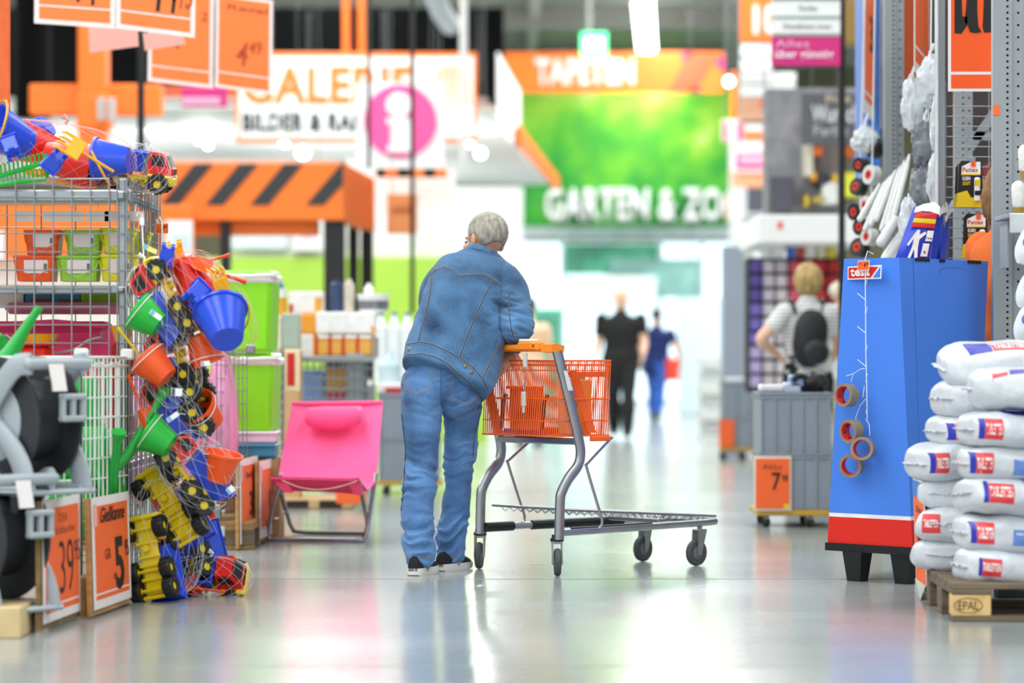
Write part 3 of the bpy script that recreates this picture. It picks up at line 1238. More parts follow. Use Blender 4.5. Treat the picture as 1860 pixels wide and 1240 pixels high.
MB().hexa(chamf(ring(.299)), chamf(ring(1.425))).build('body', TBLUE, disp, world=True, smooth=10)
MB().hexa(chamf(ring(.165)), chamf(ring(.282))).build('foot_band', TRED, disp, world=True, smooth=10)
MB().hexa(chamf(ring(.282)), chamf(ring(.299))).build('white_stripe', plain('#EDEFF3', .45), disp, world=True, smooth=10)
nB = (B - A).cross(A2 - A).normalized()
nC = (Cc - B).cross(B2 - B).normalized()
pl = MB()
r0 = [p + (p - (A + Cc) / 2).normalized() * .012 for p in (A, B, Cc, D)]
pl.hexa([p - V((0, 0, .035)) for p in r0], [p.copy() for p in r0])
po = pl.build('plinth', BLACK, disp, world=True)
for t, s in ((.3, 0), (.88, .06), (.9, .85), (.3, .9)):
    c = A + (B - A) * t + (Cc - B) * s
    c = c + ((A + Cc) / 2 - c) * .1
    lm = MB()
    X, Yv = (B - A).normalized(), (Cc - B).normalized()
    def sq(h, z):
        return [V((c.x, c.y, z)) - X * h - Yv * h, V((c.x, c.y, z)) + X * h - Yv * h, V((c.x, c.y, z)) + X * h + Yv * h, V((c.x, c.y, z)) - X * h + Yv * h]
    lm.hexa(sq(.038, 0), sq(.055, .131))
    lm.build('leg', BLACK, disp, world=True)
# grooves and tab slots of the cardboard
gm = mat('card_crease', '#2456A8', .6)
gv = MB()


def face_r(u, z, off=.0008):
    r_ = ring(z)
    return r_[1] + (r_[2] - r_[1]) * u + nC * off


for u, za, zc in ((.15, .31, 1.42), (.915, .31, 1.40), (.955, .31, 1.41)):
    gv.tube([face_r(u, za), face_r(u, zc)], .0012, 4)
gv.tube([face_r(.44, 1.33), face_r(.44, 1.37), face_r(.47, 1.385), face_r(.6, 1.39), face_r(.72, 1.385), face_r(.75, 1.37), face_r(.75, 1.30)], .0015, 4)
for z in (1.27, 1.19, 1.11, 1.03, .95):
    for k in range(9):
        u = .60 + .3 * k / 9
        gv.tube([face_r(u, z), face_r(u + .012, z)], .0009, 3)
gv.build('card_crease', gm, disp, world=True, kind='stuff')
for u0, u1 in ((.17, .33), (.44, .5), (.76, .81), (.91 - .14, .91)):
    r_ = ring(1.425)
    a, c = r_[1] + (r_[2] - r_[1]) * u0, r_[1] + (r_[2] - r_[1]) * u1
    MB().box((a + c) / 2 + V((0, 0, -.006)) + nC * .001, ((c - a).length, .006, .014), frame(c - a, (0, 0, 1))).build('tab_slot', BLACK, disp, world=True)
# logo panel
def face_l(px, py, off=.0015):
    return plane_at(px, py, A, nB) + nB * off


TW = plain('#F3F0EE', .5)
TR = plain('#E0231B', .5)
lg = MB().quad_slab(face_l(1540, 508), face_l(1601, 506), face_l(1602, 481), face_l(1540.5, 484), .001).build('logo_panel', TW, disp, world=True, label='white framed logo panel')
MB().quad_slab(face_l(1542, 505.5, .0028), face_l(1582, 504, .0028), face_l(1596, 484, .0028), face_l(1542, 486, .0028), .001).build('logo_red_field', TR, lg, world=True)
MB().poly([face_l(1586, 504, .0028), face_l(1599, 503.5, .0028), face_l(1600, 483.5, .0028)], -nB * .001).build('logo_blue_field', TBLUE, lg, world=True)
lettering('tesa', TW, lg, face_l(1546, 502, .003), face_l(1581, 500.5, .003), .034, .001, bold=.03, up=(A2 - A))

# strip of packing tape hanging on the display
strip = thing('hanging_strip', 'white barbed plastic strip hanging down the face of the blue display', 'merchandise strip', face_l(1576, 500, .02))
OFF = .012
sm = MB()
sp = [face_l(x, y, OFF) for x, y in ((1575, 466), (1575, 500), (1575.5, 560), (1576, 640), (1577.5, 700), (1578.5, 760))]
sm.tube([face_l(1581, 474, -.02) + V((0, 0, .03)), face_l(1577, 464, .004) + V((0, 0, .02)), face_l(1575, 470, OFF)] + sp[1:], .0022, 6)
sm.build('strip_band', WHITEPL, strip, world=True)
for y, s in ((517, 1), (545, -1), (570, 1), (605, -1), (640, 1), (665, -1), (692, 1), (750, 1)):
    MB().tube([face_l(1576, y, OFF), face_l(1576 + (6 if s > 0 else -12), y - (14 if s > 0 else 13), OFF + .012)], .0016, 5).build('barb', WHITEPL, strip, world=True)
for pts in (((1577, 668), (1568, 670), (1556, 678), (1552, 692)), ((1578, 724), (1568, 736), (1560, 758), (1563, 764)), ((1579, 760), (1585, 770), (1586, 790)), ((1576, 700), (1573, 720)), ((1556, 678), (1543, 682))):
    MB().tube([face_l(x, y, OFF + .01) for x, y in pts], .0016, 5).build('strip_tie', WHITEPL, strip, world=True)
pt = thing('price_tag', 'small orange price tag clipped over the red logo on the blue display', 'price tag', face_l(1574, 490, .02))
up_ = (A2 - A).normalized()
pa, pb = face_l(1562.5, 491, .02), face_l(1584, 490.5, .02)
sheet(pt, pa, pb, up_ * .044, border=.04, line=False, th=.001, writing=[('4', .58, .72, .3, .8), ('49', .74, .9, .5, .8), ('1,65', .1, .4, .6, .75, INKTHIN)])
TAPE = mat('brown_packing_tape', '#8C8268', 0.25, 0, 0.10, 30)
CORE = mat('red_tape_core', '#D93A2B', .6, 0, .06)


def tape_roll(px, py, ax, label, off=.055):
    c = face_l(px, py, off)
    rt = frame(V(ax).orthogonal(), ax)
    t = thing('tape_roll', label, 'adhesive tape', c, rt, 'packing tape rolls on the display strip')
    ro, ri, h = .0515, .038, .025
    MB().lathe([(ri + .003, -h), (ro, -h), (ro, h), (ri + .003, h)], n=36, closed=True).build('tape', TAPE, t)
    MB().lathe([(ri, -h), (ri + .003, -h), (ri + .003, h), (ri, h)], n=36, closed=True).build('core', CORE, t)
    return t


r1 = tape_roll(1553, 716, (-.72, -.66, .05), 'brown packing tape roll hanging highest on the white strip')
r2 = tape_roll(1562, 781, (-.75, -.6, -.05), 'brown packing tape roll with black label, second from the top')
r3 = tape_roll(1588, 812, (-.35, -.9, .05), 'brown packing tape roll seen through its hole, beside the display edge', .075)
r4 = tape_roll(1562, 843, (-.4, -.88, -.1), 'lowest brown packing tape roll on the strip, hole facing out')
for r_, a0 in ((r2, 200), (r4, -10)):
    for ma_, w0, w1, nm in ((BLACK, -.02, -.001, 'black_label'), (WHITEPAPER, .001, .02, 'barcode_label')):
        lb = MB()
        rings = [[V((.0522 * math.cos(R(a)), .0522 * math.sin(R(a)), w)) for w in (w0, w1)] + [V((.0512 * math.cos(R(a)), .0512 * math.sin(R(a)), w)) for w in (w1, w0)] for a in range(a0, a0 + 70, 10)]
        lb.loft(rings)
        lb.build(nm, ma_, r_)
for r_ in (r1, r2):
    dm = MB()
    for k in range(8):
        a = 2 * math.pi * k / 8
        dm.ell((.037 * math.cos(a), .037 * math.sin(a), .006 * (1 if k % 2 else -1)), (.004, .004, .006), None, 8, 5)
    dm.build('core_print', BLACK, r_, kind='stuff')

# ------------------------------------------------------------------ orange board leaning at the pallet
bd_ = thing('price_board', 'orange price sheet with blue top edge on a chipboard leaning at the salt pallet', 'price sign', (1.66, 12.4, 0))
a, b_ = P(1664, 1068, 12.62), P(1684, 1080, 12.2)
a.z = b_.z = .03
t0, t1 = P(1658, 868, 12.6), P(1684, 879, 12.22)
MB().quad_slab(a + V((.02, .01, 0)), b_ + V((.02, .01, 0)), t1 + V((.02, .01, 0)), t0 + V((.02, .01, 0)), .022).build('chipboard', WOOD, bd_, world=True)
so = sheet(bd_, a, b_, t0 - a, border=.05, line=False, th=.002, writing=[('Deko', .25, .75, .70, .76, INKTHIN, dict(shear=.3)), ('3', .35, .6, .18, .5, INK), ('95', .62, .85, .34, .5, INK)])
nb = (b_ - a).cross(t0 - a).normalized() * .003
MB().quad_slab(a + (t0 - a) * .84 + nb, b_ + (t0 - a) * .84 + nb, b_ + (t0 - a) * .99 + nb, a + (t0 - a) * .99 + nb, .001).build('blue_header', plain('#4E86D8', .5), so, world=True)
cv = MB().quad_slab(a + V((-.006, -.004, -.028)), b_ + V((-.03, -.01, -.028)), b_ + V((-.006, 0, .03)), a + V((-.004, 0, .03)), .001)
cv.build('clear_sleeve_edge', plain('#D8D4D6', .15), bd_, world=True)


# ------------------------------------------------------------------ euro pallet with bags of salt
def euro_pallet(name, label, loc, rz, stamp='EPAL', stamped=((-.6 + .0725, -.4, 1),), m=OLDWOOD, endm=OLDWOOD, short=False):
    t = thing(name, label, 'pallet', loc, rz)
    for y in (-.35, 0, .35):
        MB().box((0, y, .011), (1.2, .1 if y else .145, .022), ch=.003).build('bottom_board', m, t)
        for x in (-.5275, 0, .5275):
            bl = MB().box((x, y, .061), (.145, .1 if y else .145, .078), ch=.003)
            light = (x < 0 and y == -.35)
            o = bl.build('block', WOODEND if light else endm, t)
            if light and stamp:
                f0 = V((x - .05, y - .0505, .045))
                lettering(stamp, plain('#4A3626', .8), o, ROOTINV[t.name].inverted() @ f0, ROOTINV[t.name].inverted() @ (f0 + V((.075, 0, 0))), .032, .001, bold=.0, name='brand_stamp')
                el = [V((x - .0125 + .052 * math.cos(2 * math.pi * k / 28), y - .0512, .061 + .028 * math.sin(2 * math.pi * k / 28))) for k in range(28)]
                MB().tube(el, .0012, 4, closed=True).build('stamp_ring', plain('#4A3626', .8), o)
    for x in (-.5275, 0, .5275):
        MB().box((x, 0, .111), (.145, .8, .022), ch=.003).build('stringer_board', m, t)
    for y, w_ in ((-.3275, .145), (-.165, .1), (0, .145), (.165, .1), (.3275, .145)):
        MB().box((rnd.uniform(-.003, .003), y, .133), (1.2, w_, .022), ch=.003).build('top_board', m, t)
    return t


euro_pallet('pallet', 'weathered wooden pallet with a stamped block under the white salt bags', (2.26, 11.6, 0), R(-1))

SALT = mat('salt_bag_film', '#D2D5DC', 0.28, 0, 0.05, 25, 0.9, 38)
BAGRED = mat('bag_red_print', '#E03A40', .4)
BAGBLUE = mat('bag_blue_print', '#2B2FA8', .4)
BAGPALE = mat('bag_pale_blue_print', '#6C8FD8', .4)


def salt_bag(label, c, size, yaw, tilt=(0, 0), prints=(), seed=0):
    lx, ly, lz = [q / 2 for q in size]
    rot = Matrix.Rotation(yaw, 3, 'Z') @ Matrix.Rotation(tilt[0], 3, 'X') @ Matrix.Rotation(tilt[1], 3, 'Y')
    t = thing('salt_bag', label, 'bag', c, rot, 'bags of salt stacked on the pallet')
    mb = MB()
    nu_, nv_ = 56, 30
    rings = []

    def sp(x, e):
        return abs(x) ** e * (1 if x >= 0 else -1)
    for i in range(nv_ + 1):
        th = -math.pi / 2 + math.pi * (.01 + .98 * i / nv_)
        rr_ = []
        for k in range(nu_):
            ph = 2 * math.pi * k / nu_
            p = V((lx * sp(math.sin(th), .5), ly * sp(math.cos(th), .6) * sp(math.cos(ph), .65), lz * sp(math.cos(th), .55) * sp(math.sin(ph), .75)))
            f = 1 + .15 * noise.noise(p * 8 + V((seed * 7.1, 0, 0))) + .035 * noise.noise(p * 24 + V((seed, 3, 0))) + .05 * ridge(p * 11 + V((seed * 3, 0, 5)))
            p = V((p.x * (1 + .05 * noise.noise(p * 8 + V((seed * 2, 0, 0)))), p.y * f, p.z * f))
            rr_.append(p)
        rings.append(rr_)
    mb.loft(rings)
    bvh = BVHTree.FromPolygons(mb.v, mb.f)
    bo = mb.build('bag_body', SALT, t, smooth=80)
    fin = MB()
    for s in (-1, 1):
        k = 12
        fin.loft([[V((s * (lx * .96), ly * .62 * (-1 + 2 * i / k), .004 * noise.noise(V((i, seed, 0))))) + V((0, 0, z)) for z in (-.002, .002)] + [V((s * (lx * 1.0 + .012 + .006 * noise.noise(V((i * .7, seed, 2)))), ly * .5 * (-1 + 2 * i / k), .014 * noise.noise(V((i * .6, seed, 4))))) + V((0, 0, z)) for z in (.002, -.002)] for i in range(k + 1)])
    fin.build('sealed_end', SALT, t, kind='stuff')
    Mi = rot.transposed()
    for pr in prints:
        kind, face, x0, x1, z0, z1 = pr[:6]
        m = {'r': BAGRED, 'b': BAGBLUE, 'p': BAGPALE, 'w': TW}[kind[0]]
        d = {'f': V((0, 1, 0)), 't': V((0, 0, -1)), 'l': V((1, 0, 0))}[face]

        def proj(u, v, off=.0016):
            if face == 'f':
                o = V((u * lx, -1, v * lz))
            elif face == 't':
                o = V((u * lx, v * ly, 1))
            else:
                o = V((-1, -u * ly, v * lz))
            h = bvh.ray_cast(o, d)
            return (h[0] + h[1] * off) if h[0] is not None else None
        if kind[1:] == '':
            k = 7
            vs, ok = [], True
            for i in range(k + 1):
                for j in range(k + 1):
                    q = proj(x0 + (x1 - x0) * i / k, z0 + (z1 - z0) * j / k)
                    if q is None:
                        ok = False
                        break
                    vs.append(q)
                if not ok:
                    break
            if ok:
                MB().add(vs, [(i * (k + 1) + j, (i + 1) * (k + 1) + j, (i + 1) * (k + 1) + j + 1, i * (k + 1) + j + 1) for i in range(k) for j in range(k)]).build('printed_patch', m, bo)
        else:
            me = text_mesh(kind[1:], .03)
            xs, ys = [v.co.x for v in me.vertices], [v.co.y for v in me.vertices]
            a0, a1, b0, b1 = min(xs), max(xs), min(ys), max(ys)
            ok = True
            for v in me.vertices:
                q = proj(x0 + (x1 - x0) * (v.co.x - a0) / (a1 - a0), z0 + (z1 - z0) * (v.co.y - b0) / (b1 - b0), .0026)
                if q is None:
                    ok = False
                    break
                v.co = q
            if ok:
                link('lettering', me, m, bo, None, 0)
    return t


SIDE = [('b', 'f', -.93, -.86, -.45, .6), ('r', 'f', -.855, -.60, -.45, .6), ('wTABLETTEN', 'f', -.845, -.61, -.2, .35)]
CODE = [('p', 'f', -.28, .0, -.5, .3)]
BLU = [('b', 'f', .05, .55, -.5, .5), ('r1', 'f', .28, .36, -.35, .3)]
TOPB = [('b', 't', -.6, -.2, -.8, -.3), ('r', 't', -.18, .3, -.8, -.4)]
for i, (px, py, Y, w_, h_, d_, yaw, ti, pr, lab) in enumerate((
        (1842, 1030, 11.5, .44, .155, .40, .12, (0, R(3)), [('b', 'f', -.84, -.79, -.35, .5), ('r', 'f', -.785, -.5, -.35, .5), ('wTABLETTEN', 'f', -.78, -.51, -.1, .3)], 'front white salt bag lying lowest, directly on the pallet edge'),
        (1846, 968, 11.52, .46, .15, .40, .1, (0, R(2)), SIDE + CODE + BLU, 'front salt bag with barcode and blue panel, second layer above the pallet'),
        (1850, 905, 11.5, .46, .155, .40, .18, (R(-6), R(5)), [('b', 'f', -.85, -.78, -.5, .55), ('r', 'f', -.775, -.38, -.5, .45), ('wTABLETTEN', 'f', -.76, -.4, -.2, .3), ('p', 't', -.2, .1, -.9, -.55)], 'front salt bag with the longest red lettering, third layer'),
        (1850, 842, 11.52, .46, .15, .40, .06, (0, R(1)), SIDE + CODE + BLU, 'front salt bag with barcode and blue panel, fourth layer'),
        (1852, 782, 11.5, .45, .145, .38, .14, (0, R(2)), [('b', 'f', -.9, -.82, -.45, .6), ('r', 'f', -.815, -.56, -.45, .6), ('wTABLETTEN', 'f', -.8, -.57, -.2, .35), ('b', 'f', -.1, .35, -.72, -.6), ('b', 't', -.5, .0, -.75, -.4)], 'front salt bag with a thin blue dash, fifth layer'),
        (1862, 706, 11.5, .44, .165, .38, -.05, (0, 0), [('p', 'f', -.1, .22, -.5, .3), ('b', 't', -.35, .4, -.9, -.65), ('r', 't', -.65, -.38, -.9, -.7)], 'front salt bag with a large pale barcode, topmost of the front column'),
        (1742, 1003, 12.0, .34, .14, .34, 1.2, (0, 0), [], 'salt bag lying lowest at the back edge of the pallet'),
        (1748, 950, 11.95, .32, .15, .34, 1.25, (0, R(2)), [('r', 'l', -.8, -.35, -.5, .5), ('wTABLETTEN', 'l', -.75, -.4, -.2, .2)], 'rear salt bag beside the leaning board, second layer'),
        (1752, 893, 11.98, .33, .14, .34, 1.1, (0, 0), [], 'plain rear salt bag, third layer beside the board top'),
        (1736, 838, 11.96, .36, .15, .36, .3, (0, R(-2)), SIDE, 'rear salt bag sticking out furthest over the board'),
        (1768, 782, 12.0, .34, .13, .34, .25, (0, 0), [('b', 'f', -.92, -.8, -.5, .5), ('r', 'f', -.79, -.6, -.5, .5)], 'rear salt bag with blue and red print against the blue display'),
        (1778, 728, 11.98, .34, .15, .34, .3, (0, R(4)), [], 'plain rear salt bag just under the topmost one'),
        (1800, 660, 11.98, .42, .16, .36, .1, (R(8), R(-4)), [('b', 't', -.55, -.1, -.7, .0), ('r', 't', -.08, .6, -.7, -.3), ('wTABLETTEN', 't', -.05, .58, -.62, -.38)], 'topmost salt bag, at the back, with blue and red print on top'))):
    salt_bag(lab, P(px, py, Y), (w_, d_, h_), yaw, ti, pr, i)

# ------------------------------------------------------------------ perforated steel rack
RACK = mat('grey_rack_steel', '#9A9EA3', 0.45, 0.15, 0.05, 3)
HOLE = mat('rack_hole_shade', '#141414', .9)


def upright(label, x, Y, w_, d_, z1, pitch=.0272, side=1, name='rack_upright', holes_side=True, r=.0055, m=RACK):
    t = thing(name, label, 'rack upright', (x, Y, 0))
    mb = MB()
    # folded channel: front flange and side web with a lip
    t_ = .004
    lip = .02
    mb.box((w_ * .3, 0, z1 / 2), (w_ * .6, t_, z1))
    mb.box((w_ * .6 + w_ * .2, .012, z1 / 2), (w_ * .4, t_, z1))
    mb.box((w_ * .6, .006, z1 / 2), (t_, .014, z1))
    mb.box((0, d_ / 2, z1 / 2), (t_, d_, z1))
    mb.box((w_, d_ / 2 + .012, z1 / 2), (t_, d_, z1))
    mb.build('channel', m, t, kind='stuff')
    hm = MB()
    k = int(z1 / pitch)
    for i in range(k):
        z = .05 + i * pitch
        hm.cyl((w_ * .45, -.0029, z), (w_ * .45, -.0021, z), r, n=10)
        if holes_side and i % 2:
            hm.cyl((w_ * .82, .0091, z), (w_ * .82, .0099, z), r, n=10)
    hm.build('punched_holes', HOLE, t, kind='stuff')
    return t


xA = (1805 - CX) * 13.3 / FPX
ua = upright('wide grey perforated steel upright nearest the salt bags', xA, 13.3, .135, .06, 3.6)
MB().box((.012, -.004, 1 + (645 - 200) * 13.3 / FPX), (.03, .003, .045)).build('orange_sticker', ORANGEPAPER, ua)
xB = (1607 - CX) * 17 / FPX
upright('blurred grey perforated steel upright behind the hanging price sheets', xB, 17, .11, .06, 3.8, r=.006)
xC = (1735 - CX) * 15.4 / FPX
upright('inner grey perforated upright seen through the wire panel', xC, 15.4, .09, .06, 3.6, .033)
xD = (1700 - CX) * 14.25 / FPX
sl_ = thing('rack_post', 'narrow light grey steel post at the edge of the wire panel', 'rack post', (xD, 14.25, 0))
MB().box((.023, .03, 1.8), (.045, .05, 3.6), ch=.003).build('post', RACK, sl_)
MB().box((.004, -.002, 1.8), (.008, .06, 3.6), ch=.002).build('post_lip', plain('#C9CCCE', .4), sl_)
wp = thing('wire_grid', 'grey wire grid panel of the rack behind the black glue packs', 'wire panel', (2.2, 14.3, 0))
seg = []
x0, x1 = (1716 - CX) * 14.3 / FPX, (1806 - CX) * 14.3 / FPX
for i in range(40):
    z = .3 + i * .0485
    seg.append((V((x0, 14.3, z)), V((x1 + .12, 14.3, z))))
for x in (x0 + .004, (1796 - CX) * 14.3 / FPX):
    seg.append((V((x, 14.295, .3)), V((x, 14.295, 2.3))))
MB().wires(seg, .0028, 5).build('grid_wires', RACK, wp, world=True, kind='stuff')
# cross braces and shelves of the rack behind the panel
rb_ = thing('rack_bracing', 'grey diagonal braces and beams of the rack behind the wire panel', 'rack frame', (2.3, 16, 0))
for a, c in (((1740, 300), (1830, 170)), ((1740, 290), (1850, 400)), ((1740, 245), (1860, 250)), ((1740, 420), (1860, 300))):
    pa_, pc_ = P(*a, 15.6), P(*c, 15.6)
    MB().box((pa_ + pc_) / 2, ((pc_ - pa_).length, .02, .045), frame(pc_ - pa_, (0, 0, 1))).build('brace', RACK, rb_, world=True)
bx_ = thing('rack_backing', 'dark back panel closing the grey rack behind the wire panel', 'panel', (2.5, 16.6, 0))
MB().box((2.75, 16.4, 1.6), (.95, .04, 3.2)).build('dark_panel', mat('dark_rack_back', '#3A3230', .7, 0, .2, 2), bx_, world=True)
for z, c, nm in ((1.62, '#7A1F1A', 'dark red carton standing on the rack shelf behind the wire panel'), (1.93, '#8B1D17', 'long red carton lying high on the rack behind the wire panel')):
    tag(MB().box((2.78, 15.9, z), (.5, .3, .18), ch=.005).build('carton', plain(c, .6)), nm, 'carton')
for z in (1.42, 1.82):
    o = MB().box((2.78, 15.9, z), (.62, .4, .03), ch=.003).build('rack_shelf', RACK)
    tag(o, 'grey steel shelf board inside the rack at %s height' % ('shoulder' if z < 1.6 else 'overhead'), 'shelf')
# shelf with label rail beside the wide upright
sh = thing('rack_shelf', 'grey shelf with a white label rail to the side of the wide upright', 'shelf', (2.3, 12.9, 1.45))
a = P(1806, 452, 13.2)
MB().box((a.x + .3, 13.0, 1.60), (.6, .4, .02), ch=.003).build('shelf_board', RACK, sh, world=True)
MB().box((a.x + .3, 12.79, 1.565), (.6, .012, .085), ch=.004).build('label_rail', plain('#C4C7C9', .3), sh, world=True)
MB().box((a.x + .31, 12.782, 1.555), (.5, .004, .05)).build('label_strip', WHITEPAPER, sh, world=True)
MB().box((a.x + .03, 13.1, 1.48), (.012, .2, .2), ch=.002).build('shelf_bracket', RACK, sh, world=True)
BRUSHW = mat('white_roller_fleece', '#E6E3DE', .9, 0, .1, 60, .6, 90)
for i, (px, py) in enumerate(((1850, 362), (1862, 296))):
    t = thing('paint_brush', 'white bristled brush with yellow ferrule standing on the shelf' if i == 0 else 'white fleece roller hanging above the bristled brush', 'brush', P(px, py, 13.0))
    c = P(px, py, 13.0)
    MB().tube([c + V((0, 0, -.02)), c + V((0, 0, .05))], (.028, .032), 12, round_end=True).build('bristles', BRUSHW, t, world=True)
    MB().tube([c + V((0, 0, -.07)), c + V((0, 0, -.02))], (.018, .026), 10).build('ferrule', plain('#A8873A', .4), t, world=True)
SACHET = mat('clear_bag_film', '#C8CCD2', .18, 0, .12, 10, .4, 30)
for i, (px, py, lab) in enumerate(((1870, 440, 'long white and blue packet hanging beside the label rail, upper'), (1872, 520, 'long white and blue packet hanging beside the label rail, middle'), (1868, 580, 'long white and blue packet hanging beside the label rail, lower'))):
    c = P(px, py, 12.7)
    t = thing('hanging_packet', lab, 'packet', c, None, 'packets hanging beside the label rail')
    mb = MB().ell(c, (.05, .02, .1), Matrix.Rotation(R(25), 3, 'Y'), 20, 14, lambda d: 1 + .12 * noise.noise(d * 4))
    mb.build('packet_body', plain('#E4E8F0', .3), t, world=True)
    MB().ell(c + V((-.01, -.018, 0)), (.022, .006, .025), None, 12, 8).build('blue_print', plain('#5A7CC8', .4), t, world=True)
# large KI sheet hung on the wire panel
ks = thing('price_sheet', 'large bright orange sheet with heavy black letters hung on the wire panel', 'price sign', P(1763, 100, 14.2))
a, b_ = P(1722, 166, 14.2), P(1812, 166, 14.2)
up_ = V((0, 0, (166 + 140) * 14.2 / FPX))
ORB = mat('bright_orange_paper', '#FF5A14', .6, 0, .02)
so = sheet(ks, a, b_, up_, ORB, border=.06, low=.10, writing=[])
for poly in ([(1734, 60), (1746, 61), (1757, 45), (1757, 30), (1748, 30), (1746, -20), (1734, -40)], [(1752, 40), (1758, 46), (1762, 58), (1772, 60), (1783, 58), (1777, 48), (1775, 20), (1775, -40), (1759, -40), (1756, 0)], [(1785, 50), (1788, 59), (1803, 58), (1803, -40), (1789, -40)]):
    MB().poly([P(x, y, 14.196) for x, y in poly], V((0, -.001, 0))).build('marker_letter', INK, so, world=True)
# edge-on sheets hung along the aisle
for i, (x0_, x1_, yb0, yb1, Y0, Y1, lab) in enumerate(((1661, 1688, 128, 92, 15.0, 15.9, 'narrow slanting orange sheet hanging between the two steel uprights'), (1569, 1601, 203, 182, 17.6, 18.9, 'narrow orange sheet with black squiggles hanging left of the blurred upright'))):
    a, b_ = P(x0_, yb0, Y0), P(x1_, yb1, Y1)
    t = thing('price_sheet', lab, 'price sign', (a + b_) / 2)
    b_.z = a.z
    sheet(t, a, b_, V((0, 0, 1.0)), ORANGEPAPER, border=.06, low=.12, writing=[('3', .3, .5, .4, .62), ('95', .55, .8, .5, .62)])
bp_ = MB().box(P(1576, 120, 18.6), (.1, .5, 1.4), ch=.004).build('blue_panel', plain('#3D74C8', .5))
tag(bp_, 'tall blue panel behind the narrow squiggled orange sheet', 'panel')

# glue packs
PBLK = mat('black_blister_card', '#1A1A16', .4, 0, .1)
PYEL = mat('yellow_print', '#E8C512', .4, 0, .04)
PRED = plain('#D21C1C', .4)


def glue_pack(px0, py0, px1, py1, Y, label):
    a, c = P(px0, py1, Y), P(px1, py0, Y)
    w_, h_ = c.x - a.x, c.z - a.z
    t = thing('glue_pack', label, 'glue pack', ((a.x + c.x) / 2, Y, a.z), None, 'glue packs on the wire panel')

    def q(u, v, k=0.0):
        return V((a.x + w_ * u, Y - k, a.z + h_ * v))
    MB().poly([q(0, .0), q(1, .0), q(1.02, .14), q(.97, .3), q(.93, .99), q(.2, 1), q(.1, .92), q(.06, .3)], V((0, .012, 0))).build('card', PBLK, t, world=True)
    MB().poly([q(.0, .0, .001), q(1, .0, .001), q(1.02, .13, .001), q(.9, .25, .001), q(.55, .2, .001), q(.4, .36, .001), q(.06, .3, .001)], V((0, -.001, 0))).build('yellow_field', PYEL, t, world=True)
    MB().poly([q(.2, .72, .001), q(.88, .72, .001), q(.88, .98, .001), q(.55, .98, .001), q(.22, .88, .001)], V((0, -.001, 0))).build('white_field', TW, t, world=True)
    MB().poly([q(.2, .69, .001), q(.88, .69, .001), q(.88, .725, .001), q(.2, .725, .001)], V((0, -.0008, 0))).build('yellow_line', PYEL, t, world=True)
    lettering('Pattex', PRED, t, q(.24, .755, .002), q(.8, .755, .002), h_ * .1, .001, bold=.02)
    lettering('KLEBEN', TW, t, q(.24, .58, .001), q(.52, .58, .001), h_ * .08, .001, bold=.03)
    lettering('STATT', PYEL, t, q(.24, .47, .001), q(.52, .47, .001), h_ * .08, .001, bold=.03)
    MB().box(q(.75, .38, .012), (w_ * .2, .024, h_ * .52), ch=.006).build('tube', TW, t, world=True)
    MB().box(q(.75, .52, .025), (w_ * .2, .002, h_ * .12)).build('tube_print', PYEL, t, world=True)
    MB().box(q(.75, .30, .025), (w_ * .2, .002, h_ * .10)).build('tube_band', PBLK, t, world=True)
    MB().box(q(.6, 1.02, .004), (w_ * .2, .004, h_ * .09), ch=.001).build('hang_hook', STEEL, t, world=True)
    MB().box(q(.62, .93, .006), (w_ * .16, .002, h_ * .12)).build('price_sticker', ORB, t, world=True)
    return t


glue_pack(1736, 292, 1787, 376, 14.2, 'black and yellow glue pack hanging higher on the wire panel, in full view')
glue_pack(1746, 388, 1796, 468, 14.2, 'black and yellow glue pack half hidden by the orange sleeve, lower row')
glue_pack(1732, 298, 1772, 376, 14.25, 'black glue pack tucked behind the fully visible one')
glue_pack(1792, 298, 1836, 378, 14.2, 'black and yellow glue pack cut off by the wide upright')

# overall packs
OBLUE = mat('overall_pack_blue', '#2B45C8', .3, 0, .08, 6)


